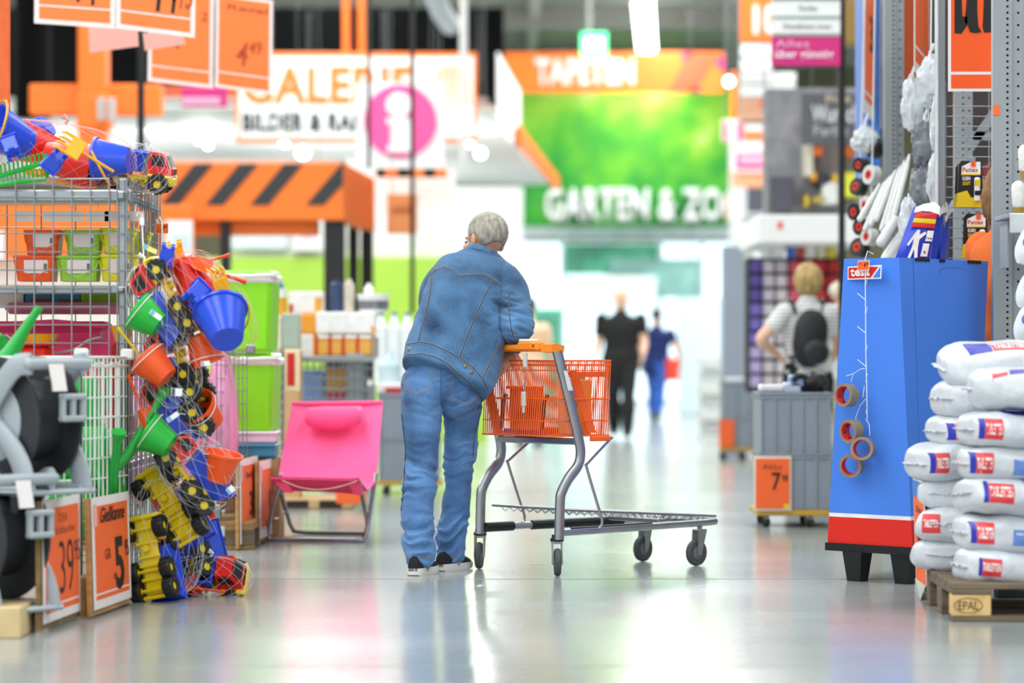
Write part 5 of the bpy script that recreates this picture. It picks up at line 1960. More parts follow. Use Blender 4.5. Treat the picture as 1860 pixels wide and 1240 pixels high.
def square_bucket(px, py, w_, h_, Y, m, label, lab=True):
    c = P(px, py, Y)
    W, H = w_ * Y / FPX, h_ * Y / FPX
    t = thing('square_bucket', label, 'bucket', c - V((0, 0, H / 2)), None, 'square buckets on the cage shelf')
    def rg(k, z):
        hw = W / 2 * k
        return [V((x, y, z)) for x, y in ((-hw, -hw * .85), (-hw * .85, -hw), (hw * .85, -hw), (hw, -hw * .85), (hw, hw * .85), (hw * .85, hw), (-hw * .85, hw), (-hw, hw * .85))]
    MB().loft([rg(.86, 0), rg(.97, H * .9), rg(1.05, H * .9), rg(1.06, H), rg(.98, H), rg(.84, .006)]).build('bucket_wall', m, t, smooth=20)
    MB().tube([V((-W * .52, -W * .35, H * .85)), V((-W * .45, -W * .56, H * .5)), V((0, -W * .585, H * .12)), V((W * .45, -W * .56, H * .5)), V((W * .52, -W * .35, H * .85))], .003, 6).build('handle', m, t)
    if lab:
        MB().box((W * .04, -W * .485, H * .56), (W * .58, .004, H * .52), Matrix.Rotation(R(5), 3, 'X')).build('label', LABEL, t)
        MB().box((W * .04, -W * .495, H * .80), (W * .54, .004, H * .03)).build('label_stripe', plain('#D8485A', .5), t)
        MB().box((W * .27, -W * .492, H * .58), (W * .08, .004, H * .26)).build('barcode', plain('#666666', .5), t)
    return t


square_bucket(81, 441, 64, 45, 12.5, TOR, 'orange square bucket with white label, upper layer of the cage shelf')
square_bucket(154, 441, 64, 45, 12.5, TRANSG, 'lime green square bucket with white label, upper layer')
square_bucket(218, 438, 62, 46, 12.5, ZIT, 'lemon yellow square bucket with white label, upper layer')
square_bucket(68, 488, 74, 46, 12.5, TOR, 'orange square bucket with white label, lower layer of the cage shelf')
square_bucket(146, 488, 74, 46, 12.5, TRANSG, 'lime green square bucket with white label, lower layer')
square_bucket(218, 487, 66, 48, 12.5, ZIT, 'lemon yellow square bucket with white label, lower layer')
square_bucket(250, 445, 50, 45, 13.0, ZIT, 'lemon yellow square bucket without label at the back of the upper layer', False)
square_bucket(252, 490, 52, 46, 13.0, ZIT, 'lemon yellow square bucket without label at the back of the lower layer', False)
for i, (x0, x1) in enumerate(((28, 62), (78, 114), (114, 152), (156, 198), (190, 228), (230, 262))):
    a, b_ = P(x0, 402, 12.28), P(x1, 402, 12.28)
    t = thing('label_pocket', '%s clear price pocket hanging under the top rail of the cage' % ('first', 'second', 'third', 'fourth', 'fifth', 'sixth')[i], 'label pocket', a)
    MB().quad_slab(a, b_, b_ + V((0, 0, .042)), a + V((0, 0, .042)), .001).build('pocket', plain('#CDBDB6', .2), t, world=True)
    MB().tube([b_ * .5 + a * .5 + V((0, 0, .04)), b_ * .5 + a * .5 + V((0, .02, .07))], .002, 5).build('pocket_clip', WHITEPL, t, world=True)

# pink cool bags, boxes and red and yellow toys on the lower shelf
PINK = mat('hot_pink_fabric', '#EE3C7C', .55, 0, .05, 5, .15, 25)
t = thing('cool_bag', 'large hot pink bag with grey handle inside the tall cage', 'bag', P(95, 640, 12.8))
c = P(95, 660, 12.8)
MB().box(c, (.56, .3, .36), ch=.05).build('bag_body', PINK, t, world=True)
MB().tube([P(-20, 590, 12.45), P(100, 584, 12.45), P(190, 592, 12.45)], .01, 8).build('piping', PINK, t, world=True)
MB().tube(catmull([P(185, 612, 12.42), P(160, 618, 12.4), P(135, 634, 12.4), P(95, 640, 12.4), P(45, 630, 12.4), P(10, 607, 12.4)], 5), .005, 8).build('handle', plain('#B9BDC2', .35), t, world=True)
MB().box(P(185, 610, 12.42), (.018, .012, .04), ch=.004).build('handle_anchor', plain('#9A6F80', .4), t, world=True)
o = MB().box(P(120, 560, 12.9), (.5, .22, .05), ch=.02).build('folded_bag', mat('pink_film_wrapped', '#E59AB9', .25, 0, .2, 9, .5, 20))
tag(o, 'film wrapped pale pink folded bag lying on the hot pink bag', 'bag')
for i, (x0, x1, y0, y1, c, lab) in enumerate(((50, 98, 530, 553, '#3E93C8', 'blue carton with brown label on the lower cage shelf'), (99, 150, 530, 556, '#3FA0D2', 'brighter blue carton beside the blue one on the lower cage shelf'), (150, 232, 530, 552, '#9BDC28', 'lime green carton at the corner of the lower cage shelf'), (-10, 48, 528, 553, '#F0EFEC', 'white carton with orange stripes at the picture edge of the lower cage shelf'))):
    a, b_ = P(x0, y1 + 6, 12.95), P(x1, y0 - 3, 12.95)
    t = thing('carton', lab, 'carton', a)
    MB().box((a + b_) / 2, (b_.x - a.x - .002, .14, b_.z - a.z), ch=.003).build('carton_body', plain(c, .5), t, world=True)
    if i < 2:
        MB().box((a + b_) / 2 + V((.01, -.0715, -.015)), ((b_.x - a.x) * .7, .003, .035)).build('label', plain('#8C6A50', .6), t, world=True)
t = thing('toy_funnel', 'amber toy funnel in a red toy pail inside the cage', 'toy', P(72, 630, 12.3))
MB().lathe([(.015, -.1), (.05, -.02), (.082, .035), (.078, .035), (.046, -.018), (.011, -.1)], P(72, 622, 12.3), None, 24, closed=True).build('funnel', TYO, t, world=True)
t = thing('toy_pail', 'red toy pail with rounded rim in front of the pink bag', 'toy bucket', P(66, 660, 12.28))
MB().box(P(66, 668, 12.28), (.14, .1, .2), ch=.03).build('pail_body', TRD, t, world=True)
MB().box(P(66, 625, 12.28), (.15, .11, .015), ch=.006).build('pail_rim', TRD, t, world=True)
t = thing('toy_pail', 'red toy pail with amber lid at the cage corner', 'toy bucket', P(224, 650, 12.35))
MB().box(P(224, 655, 12.35), (.09, .09, .16), ch=.02).build('pail_body', mat('dark_red_plastic', '#B01C22', .35, 0, .05), t, world=True)
MB().lathe([(.02, 0), (.05, .10), (.046, .10), (.0, 0)], P(222, 635, 12.35), None, 20, closed=False).build('pail_lid', TYO, t, world=True)
# red and pink goods lower in the cage, seen through both grids
for i, (px, py, w_, h_, m, lab) in enumerate(((215, 720, .1, .16, plain('#C01C24', .4), 'dark red carton low in the tall cage'), (222, 790, .11, .18, plain('#B81A20', .4), 'deep red carton low in the tall cage, under the other'), (150, 700, .2, .1, plain('#E8402F', .4), 'bright red carton behind the green watering cans'), (150, 742, .2, .08, TBL, 'blue carton behind the green watering cans'), (225, 870, .1, .12, plain('#A9B0B4', .3), 'grey film wrapped pack near the foot of the tall cage'))):
    o = MB().box(P(px, py, 12.6), (w_, .2, h_), ch=.008).build('carton', m)
    tag(o, lab, 'carton')
    o.name = 'carton'

# ------------------------------------------------------------------ white wire basket with watering cans
wb = thing('white_wire_basket', 'white coated wire basket full of green watering cans', 'wire basket', P(160, 1000, 11.8))
c0, c1, c2 = P(-60, 0, 11.35), P(148, 0, 11.6), P(232, 0, 12.12)
for q in (c0, c1, c2):
    q.z = 0
zt_, zb_ = .992, .115
seg, fat = [], []


def wall(a, b_, n, skip=0):
    for k in range(n + 1):
        p = a + (b_ - a) * k / n
        (fat if k in (0, n) else seg).append((p + V((0, 0, zb_)), p + V((0, 0, zt_))))
    for k in range(12):
        z = zt_ - (zt_ - zb_) * k / 11
        (fat if k in (0, 11) else seg).append((a + V((0, 0, z)), b_ + V((0, 0, z))))
    fat.append((a + V((0, 0, zt_ - .035)), b_ + V((0, 0, zt_ - .035))))


wall(c0, c1, 13)
wall(c1, c2, 11)
back1 = c0 + (c2 - c1)
wall(c2, back1, 9)
MB().wires(seg, .0032, 5).build('grid_wires', WHITEWIRE, wb, world=True, kind='stuff')
MB().wires(fat, .0055, 6).build('rim_wires', WHITEWIRE, wb, world=True, kind='stuff')
for q in (c1, c2):
    MB().box(q + V((0, 0, zt_ + .012)), (.055, .04, .045), ch=.008).build('corner_cap', WHITEPL, wb, world=True)
    MB().box(q + V((0, 0, zb_ - .01)), (.04, .04, .05), ch=.006).build('foot_cap', WHITEPL, wb, world=True)
hp = MB()
e = (c2 - c1).normalized()
for s0 in (.05, .4):
    p0 = c1 + e * ((c2 - c1).length * (.28 if s0 < .1 else .62))
    hp.tube(catmull([p0 + V((0, 0, .6)), p0 + V((0, 0, .94)), p0 + e * .015 + V((0, 0, .965)), p0 + e * .07 + V((0, 0, .965)), p0 + e * .085 + V((0, 0, .94)), p0 + e * .085 + V((0, 0, .6))], 3), .005, 6)
hp.build('hinge_loop', WHITEWIRE, wb, world=True, kind='stuff')
_fl = [c0, c1, c2, back1]; MB().hexa([q + V((0, 0, zb_)) for q in _fl], [q + V((0, 0, zb_ + .008)) for q in _fl]).build("basket_floor", WHITEWIRE, wb, world=True)
GCAN = mat('watering_can_green', '#17A63C', .3, 0, .05)


def watering_can(px, py, Y, yaw, label, sp=1):
    t = thing('watering_can', label, 'watering can', P(px, py, Y), yaw, 'green watering cans in the white basket')
    MB().lathe([(.0, 0), (.095, 0), (.1, .01), (.1, .16), (.085, .22), (.07, .235), (.066, .23), (.08, .21), (.0, .02)], n=28).build('can_body', GCAN, t, smooth=50)
    MB().tube(catmull([V((.09, 0, .05)), V((.16, 0, .12)), V((.22, 0, .22)), V((.30, 0, .36))], 5), [.024 - .0005 * k for k in range(16)], 12).build('spout', GCAN, t)
    MB().tube([V((.29, 0, .345)), V((.315, 0, .39))], [.018, .03], 14).build('rose', GCAN, t)
    MB().tube(catmull([V((.06, 0, .23)), V((.02, 0, .30)), V((-.08, 0, .29)), V((-.13, 0, .18)), V((-.095, 0, .08))], 5), .011, 10).build('handle', GCAN, t)
    return t


wcan = watering_can(160, 880, 12.0, R(15), 'green watering can with its spout rising at the corner of the white basket')
watering_can(135, 975, 11.95, R(160), 'green watering can lowest in the white basket')
watering_can(185, 955, 12.1, R(-70), 'green watering can turned away at the back of the white basket')
watering_can(140, 790, 12.05, R(200), 'green watering can lying highest in the white basket')
t = thing('watering_can', 'green watering can whose long spout rises above the hose reels', 'watering can', P(-10, 720, 11.6))
MB().tube([P(-20, 690, 11.6), P(20, 640, 11.6), P(45, 598, 11.6), P(60, 575, 11.6), P(72, 558, 11.6)], [.05, .035, .022, .017, .016], 14).build('spout', GCAN, t, world=True)
MB().tube([P(-30, 655, 11.65), P(-2, 612, 11.65)], [.03, .017], 12, round_end=True).build('handle', GCAN, t, world=True)
MB().ell(P(-40, 720, 11.6), (.13, .11, .14), None, 24, 16).build('can_body', GCAN, t, world=True)
o = MB().box(P(157, 1083, 11.55) + V((0, .02, 0)), (.035, .3, .17), ch=.004).build('timber_support', WOOD)
o.location.z = 0
tag(o, 'upright pine block under the foot of the white basket', 'timber block')
for v in o.data.vertices:
    v.co.z = max(v.co.z, .001)
o = MB().box((P(150, 0, 12.0).x, 12.0, .045), (.22, .4, .09), ch=.004).build('plinth_board', OLDWOOD)
tag(o, 'dark wooden base board under the white basket', 'base board')

# ------------------------------------------------------------------ hose reels
REELG = mat('hose_reel_grey', '#A6ADB3', .38, 0, .05, 3)
REELD = mat('hose_reel_dark_drum', '#2A2D31', .45, 0, .15)


def hose_reel(px, py, Y, yaw, label):
    """origin at the base; axle along y, base along x"""
    t = thing('hose_reel', label, 'hose reel', P(px, py, Y), yaw, 'grey hose reels stacked on the wooden base')
    for s in (-1, 1):
        y = .14 * s
        f = MB()
        for a in ((-.20, 0, -.02, .26), (.20, 0, .02, .26)):
            n = 9
            pts = [V((a[0] + (a[2] - a[0]) * k / n + (.05 if a[0] > 0 else -.05) * math.sin(math.pi * k / n), y, a[1] + (a[3] - a[1]) * k / n)) for k in range(n + 1)]
            f.tube(pts, [(.020, .052 - .016 * k / n) for k in range(n + 1)], 10, side=(0, 1, 0))
        f.box((0, y, .012), (.44, .05, .035), ch=.01)
        f.ell((0, y, .26), (.07, .03, .07), None, 20, 10)
        f.build('side_frame', REELG, t)
        h = MB()
        h.lathe([(.0, -.012), (.225, -.012), (.238, -.004), (.238, .006), (.22, .012), (.0, .012)], (0, .105 * s, .26), Matrix.Rotation(R(90), 3, 'X'), 40)
        do = h.build('drum_flange', REELD, t)
        MB().lathe([(.0, -.016), (.135, -.014), (.15, -.006), (.15, .006), (.135, .014), (.0, .016)], (0, .112 * s, .26), Matrix.Rotation(R(90), 3, 'X'), 36).build('flange_hub', REELG, do)
    MB().lathe([(.0, -.1), (.15, -.1), (.15, .1), (.0, .1)], (0, 0, .26), Matrix.Rotation(R(90), 3, 'X'), 32).build('drum', REELD, t)
    for s in (-1, 1):
        MB().tube(catmull([V((-.02, .15 * s, .26)), V((.08, .155 * s, .38)), V((.16, .15 * s, .46)), V((.22, .13 * s, .47))], 5), [(.02, .042)] * 16, 10, side=(0, 1, 0)).build('carry_arm', REELG, t)
    MB().tube([V((.22, -.14, .47)), V((.22, .14, .47))], .022, 12, round_end=True).build('carry_handle', REELG, t)
    g = MB()
    g.box((.245, .05, .35), (.035, .12, .022), ch=.006)
    g.box((.245, .05, .27), (.035, .12, .022), ch=.006)
    for y in (0, .05, .1):
        g.box((.245, y, .31), (.025, .022, .09), ch=.005)
    g.build('hose_guide', REELG, t, kind='stuff')
    MB().tube([V((.25, -.08, .36)), V((.27, -.10, .42))], .013, 10).build('hose_coupling', BLACK, t)
    MB().box((.262, -.04, .42), (.004, .07, .10), Matrix.Rotation(R(-12), 3, 'Y')).build('paper_tag', WHITEPAPER, t)
    MB().box((.0, 0, .004), (.50, .34, .02), ch=.008).build('foot_plate', REELG, t)
    MB().box((.0, -.162, .33), (.03, .03, .16), ch=.01).build('crank_arm', REELG, t)
    return t


hose_reel(30, 892, 11.0, R(-38), 'upper grey hose reel with dark drum, stacked on another by the price board')
hose_reel(-30, 1103, 10.85, R(-38), 'lower grey hose reel with dark drum, standing on pale timber')
o = MB().box((P(-20, 0, 10.6).x, 10.72, .055), (.24, .34, .11), ch=.004).build('timber_block', mat('pale_timber', '#D9BE8E', .75, 0, .15, 7, .2, 40, stretch=(1, 6, 1)))
tag(o, 'pale sawn timber block under the lower hose reel', 'timber block')


# ------------------------------------------------------------------ price boards
def price_board(label, a, b_, ta, tb, writing, wood=WOOD, pad=(.03, .02)):
    t = thing('price_board', label, 'price sign', (a + b_) / 2)
    n = (b_ - a).cross(ta - a).normalized()
    xd = (b_ - a).normalized()
    k = n * -.006
    MB().quad_slab(a - xd * pad[0] + k - V((0, 0, pad[1])), b_ + xd * .004 + k - V((0, 0, pad[1])), tb + xd * .004 + k, ta - xd * pad[0] + k, .016).build('board', wood, t, world=True)
    so = sheet(t, a, b_, ta - a, border=.055, low=.12, writing=writing)
    MB().quad_slab(a + (ta - a) * .74 + xd * .02 + n * .003, a + (ta - a) * .74 + xd * .07 + n * .003, a + (ta - a) * .94 + xd * .07 + n * .003, a + (ta - a) * .94 + xd * .02 + n * .003, .001).build('corner_sticker', PINKPAPER, so, world=True)
    return t


def floor_pt(px, Y, z=.03):
    return V(((px - CX) * Y / FPX, Y, z))


BOARDE = mat('dark_board_edge', '#7E6638', .8, 0, .3, 20)
price_board('orange price board reading 39 in front of the hose reels', floor_pt(80, 10.77), floor_pt(147, 11.36), P(78, 910, 10.80), P(146, 899, 11.39), [('39', .42, .80, .2, .64, INK, dict(bold=-.012)), ('95', .82, .97, .44, .62, INK, dict(bold=-.012)), ('DS4', .40, .62, .80, .87, INKTHIN, dict(bold=-.01)), ('Schlauchw.', .28, .84, .70, .77, INKTHIN, dict(bold=-.01, shear=.4))], BOARDE)
price_board('orange price board reading 5 under the white wire basket', floor_pt(172, 11.35), floor_pt(239, 11.97), P(166, 905, 11.40), P(231, 896, 11.99), [('Gießkanne', .2, .86, .76, .9, INK, dict(shear=.5)), ('5', .58, .82, .12, .60, INK, dict(bold=.03)), ('95', .84, .95, .40, .56, INK), ('GR', .3, .46, .42, .52, INKTHIN), ('10l', .52, .6, .22, .28, INKTHIN)])
price_board('orange price board leaning in front of the grey pallet cage', floor_pt(437, 15.3), floor_pt(469, 15.95), P(436, 835, 15.33), P(468, 828, 15.98), [('3', .5, .66, .3, .6, INK), ('95', .7, .9, .45, .6, INK), ('Stuhl', .3, .7, .76, .84, INKTHIN)])
price_board('orange price board half hidden behind the pink beach chair', floor_pt(472, 15.75), floor_pt(512, 16.6), P(472, 838, 15.78), P(508, 832, 16.63), [('12', .4, .7, .3, .6, INK), ('95', .72, .9, .45, .6, INK)])

# ------------------------------------------------------------------ second cage with wrapped pink chairs, on a pallet
euro_pallet('pallet', 'wooden pallet stamped with an oval mark under the cage of pink chairs', (-1.93, 15.75, 0), R(0), 'EUR', m=mat('brown_pallet_wood', '#9C7A4C', .8, 0, .25, 8, .3, 50))
cg = thing('wire_cage', 'lower grey wire cage holding pink film wrapped chairs', 'wire cage', (-1.8, 15.9, .145))
seg = []
gx0, gx1, gx2 = -2.45, -1.525, -1.42
gy0, gy1, gz0, gz1 = 15.42, 16.0, .17, 1.02
for k in range(14):
    x = gx1 - .066 * k
    seg.append((V((x, gy0, gz0)), V((x, gy0, gz1))))
for k in range(13):
    z = gz1 - .07 * k
    seg += [(V((gx0, gy0, z)), V((gx1, gy0, z))), (V((gx1, gy0, z)), V((gx2, gy1, z)))]
for k in range(8):
    p = V((gx1 + (gx2 - gx1) * k / 7, gy0 + (gy1 - gy0) * k / 7, 0))
    seg.append((p + V((0, 0, gz0)), p + V((0, 0, gz1))))
MB().wires(seg, .003, 5).build('grid_wires', ZINC, cg, world=True, kind='stuff')
MB().box((gx1 + .02, gy0, gz1 + .01), (.14, .03, .05), ch=.006).build('corner_bracket', STEEL, cg, world=True)
MB().box((gx1, gy0, .19), (.05, .04, .08), ch=.006).build('foot_bracket', STEEL, cg, world=True)
MB().box((gx2 + .02, gy1, gz1 + .012), (.05, .04, .05), ch=.006).build('hook_bracket', STEEL, cg, world=True)
PFILM = mat('pink_chair_in_film', '#F49AC0', .2, 0, .22, 7, .6, 18, stretch=(3, 3, .6))
for k in range(6):
    x = -2.25 + .145 * k
    o = MB().ell((0, 0, 0), (.085, .2, .43), None, 20, 16, lambda d: 1 + .07 * noise.noise(d * 3 + V((k, 0, 0)))).build('wrapped_chair', PFILM)
    o.location = (x, 15.72, .62)
    tag(o, '%s pink film wrapped folded chair in the lower cage, counted from the aisle' % ('sixth', 'fifth', 'fourth', 'third', 'second', 'first')[k], 'folded chair', 'wrapped pink chairs in the cage')

# ------------------------------------------------------------------ lime bins with white lids
LIME = mat('lime_green_bin', '#8BE31F', .32, 0, .03)


def bin_box(x0, x1, y0, y1, Y, label, dep=.3):
    a, b_ = P(x0, y1, Y), P(x1, y0, Y)
    W, H = b_.x - a.x, b_.z - a.z
    t = thing('storage_bin', label, 'storage bin', V(((a.x + b_.x) / 2, Y + dep / 2, a.z)), R(-6), 'lime green storage bins')
    MB().box((0, 0, H * .44), (W * .9, dep * .88, H * .88), ch=.02, taper=(1.08, 1.08)).build('bin_body', LIME, t)
    MB().box((0, 0, H * .89), (W * 1.04, dep * 1.02, H * .1), ch=.012).build('rim', WHITEPL, t)
    MB().box((0, 0, H * .96), (W * .96, dep * .94, H * .06), ch=.012).build('lid', LIME, t)
    MB().tube(catmull([V((-W * .53, -dep * .1, H * .9)), V((-W * .5, -dep * .55, H * .93)), V((0, -dep * .58, H * .92)), V((W * .5, -dep * .55, H * .93)), V((W * .53, -dep * .1, H * .9))], 5), .01, 8).build('handle', WHITEPL, t)
    MB().cyl((W * -.05, -dep * .56, H * .91), (W * -.05, -dep * .585, H * .91), .02, n=16).build('handle_boss', WHITEPL, t)
    return t


bin_box(402, 499, 489, 640, 16.15, 'tall lime green bin with white rim and handle, topmost of the stack')
bin_box(404, 503, 640, 786, 16.2, 'lime green bin with white rim under the tall one')
for i, (y0, y1, c, lab) in enumerate(((783, 806, '#EBD9EA', 'pale pink lidded box under the lime bins'), (806, 832, '#3E8FB0', 'teal blue lidded box under the pale pink one'))):
    a, b_ = P(425, y1, 16.2), P(499, y0, 16.2)
    t = thing('lidded_box', lab, 'storage box', a)
    MB().box(((a.x + b_.x) / 2, 16.35, (a.z + b_.z) / 2), (b_.x - a.x, .3, b_.z - a.z - .002), ch=.012).build('box_body', plain(c, .35), t, world=True)
    MB().box(((a.x + b_.x) / 2, 16.35, b_.z - .01), (b_.x - a.x + .02, .32, .018), ch=.006).build('lid', plain('#F2E4EE' if i == 0 else c, .35), t, world=True)
o = MB().box((P(460, 0, 16.3).x, 16.4, .22), (.3, .35, .44), ch=.006).build('carton', plain('#B59468', .7))
tag(o, 'brown carton carrying the stacked lidded boxes', 'carton')

# ------------------------------------------------------------------ pink beach chair
CH_ = thing('beach_chair', 'pink fabric folding beach chair with neck roll standing alone in the aisle', 'chair', P(580, 985, 15.8))
PNK = mat('pink_sling_fabric', '#FF5C9A', .7, 0, .04, 6, .1, 90)
PNKD = mat('crimson_pink_fabric', '#E8335F', .7, 0, .05, 6, .1, 90)
CT = mat('chair_tube_steel', '#A7ABB0', .3, .7, .1)
yb, yt, ys = 16.05, 16.5, 15.55
bk_ = MB()
n_ = 12
rings = []
L0, R0, L1, R1 = P(506, 862, yb), P(684, 872, yb), P(530, 733, yt), P(695, 731, yt)
for i in range(n_ + 1):
    v = i / n_
    row = []
    for j in range(n_ + 1):
        u = j / n_
        p = (L0 * (1 - u) + R0 * u) * (1 - v) + (L1 * (1 - u) + R1 * u) * v
        sag = .03 * math.sin(math.pi * v) * math.sin(math.pi * u) + .012 * math.sin(math.pi * u) * v
        p = p + V((0, sag, -.014 * math.sin(math.pi * u) * (v ** 4)))
        row.append(p)
    rings.append(row)
vs = [p for r_ in rings for p in r_] + [p + V((0, .006, 0)) for r_ in rings for p in r_]
N1 = n_ + 1
fs = []
for i in range(n_):
    for j in range(n_):
        a = i * N1 + j
        fs.append((a, a + 1, a + N1 + 1, a + N1))
        b0 = a + N1 * N1
        fs.append((b0, b0 + N1, b0 + N1 + 1, b0 + 1))
for i in range(n_):
    for a, b0 in ((i, i + 1), (n_ * N1 + i, n_ * N1 + i + 1), (i * N1, (i + 1) * N1), (i * N1 + n_, (i + 1) * N1 + n_)):
        fs.append((a, b0, b0 + N1 * N1, a + N1 * N1))
bk_.add(vs, fs).build('backrest', PNK, CH_, world=True, smooth=60)
# seat sling: from the foot of the backrest forward, then the hanging front flap
S0, S1 = P(492, 866, ys), P(652, 870, ys)
st_ = MB()
st_.loft([[L0, R0, R0 + V((0, 0, -.006)), L0 + V((0, 0, -.006))], [(L0 + S0) / 2 - V((0, 0, .055)), (R0 + S1) / 2 - V((0, 0, .055)), (R0 + S1) / 2 - V((0, 0, .061)), (L0 + S0) / 2 - V((0, 0, .061))], [S0, S1, S1 - V((0, .004, .008)), S0 - V((0, .004, .008))]])
st_.build('seat', PNK, CH_, world=True, smooth=60)
F0, F1 = P(514, 893, ys - .0), P(643, 898, ys)
fl = MB()
k = 10
top = [S0 + (S1 - S0) * i / k + V((0, -.006, .002)) for i in range(k + 1)]
bot = [F0 + (F1 - F0) * i / k + V((0, .05, .006 * math.sin(math.pi * i / k))) for i in range(k + 1)]
fl.loft([[a, b0, b0 + V((0, .006, 0)), a + V((0, .006, 0))] for a, b0 in zip(top, bot)])
fl.build('front_flap', PNKD, CH_, world=True, smooth=60)
for a, b0, c, d in (((492, 866), (518, 870), (533, 894), (514, 893)), ((627, 870), (652, 867), (659, 899), (643, 897))):
    q = [P(*p, ys - .02 if i < 2 else ys + .02) for i, p in enumerate((d, c, b0, a))]
    MB().quad_slab(q[0], q[1], q[2], q[3], .006).build('corner_pocket', mat('deep_pink_fabric', '#C42457', .7, 0, .05), CH_, world=True)
MB().tube(catmull([P(512, 872, ys - .03), P(545, 885, ys - .03), P(580, 889, ys - .03), P(615, 884, ys - .03), P(648, 874, ys - .03)], 5), .003, 5).build('front_cord', plain('#C8A89A', .5), CH_, world=True)
MB().tube(crom([tuple(P(555, 757, 16.28)), tuple(P(605, 759, 16.27)), tuple(P(655, 755, 16.28))], 6), [.03, .046, .055, .058, .06, .062, .062, .062, .06, .058, .055, .046, .03], 18, flat=.8).build('neck_roll', PNK, CH_, world=True)
MB().quad_slab(P(562, 748, 16.3), P(657, 745, 16.3), P(657, 737, 16.42), P(562, 740, 16.42), .004).build('roll_strap', PNK, CH_, world=True)
ct1 = catmull([P(683, 860, yb + .01), P(676, 905, 16.0), P(668, 955, 15.96), P(664, 975, 15.95), P(655, 984, 15.95), P(640, 985, 15.95), P(505, 983, 16.05), P(490, 978, 16.05), P(487, 965, 16.05), P(495, 920, 15.9), P(510, 860, 15.6)], 6)
for p in ct1:
    p.z = max(p.z, .012)
MB().tube(ct1, .0115, 10).build('outer_frame', CT, CH_, world=True)
ct2 = catmull([P(652, 872, ys + .02), P(660, 915, 15.9), P(667, 950, 16.3), P(662, 968, 16.55), P(645, 969, 16.6), P(545, 966, 16.65), P(530, 958, 16.6), P(522, 935, 16.2), P(510, 893, ys + .03)], 6)
for p in ct2:
    p.z = max(p.z, .012)
MB().tube(ct2, .0115, 10).build('inner_frame', plain('#6E6A66', .4, metal=.5), CH_, world=True)
MB().tube([L1, R1], .012, 8).build('top_rail', PNK, CH_, world=True)
for x, y in ((513, 930), (662, 931), (499, 942)):
    MB().cyl(P(x, y, 15.95), P(x + 8, y - 1, 15.95), .008, n=8).build('pivot_bolt', CT, CH_, world=True)
# ------------------------------------------------------------------ other people in the aisle
def puff(me, f):
    ns = [v.normal.copy() for v in me.vertices]
    for v, n in zip(me.vertices, ns):
        v.co = v.co + n * f(v.co)


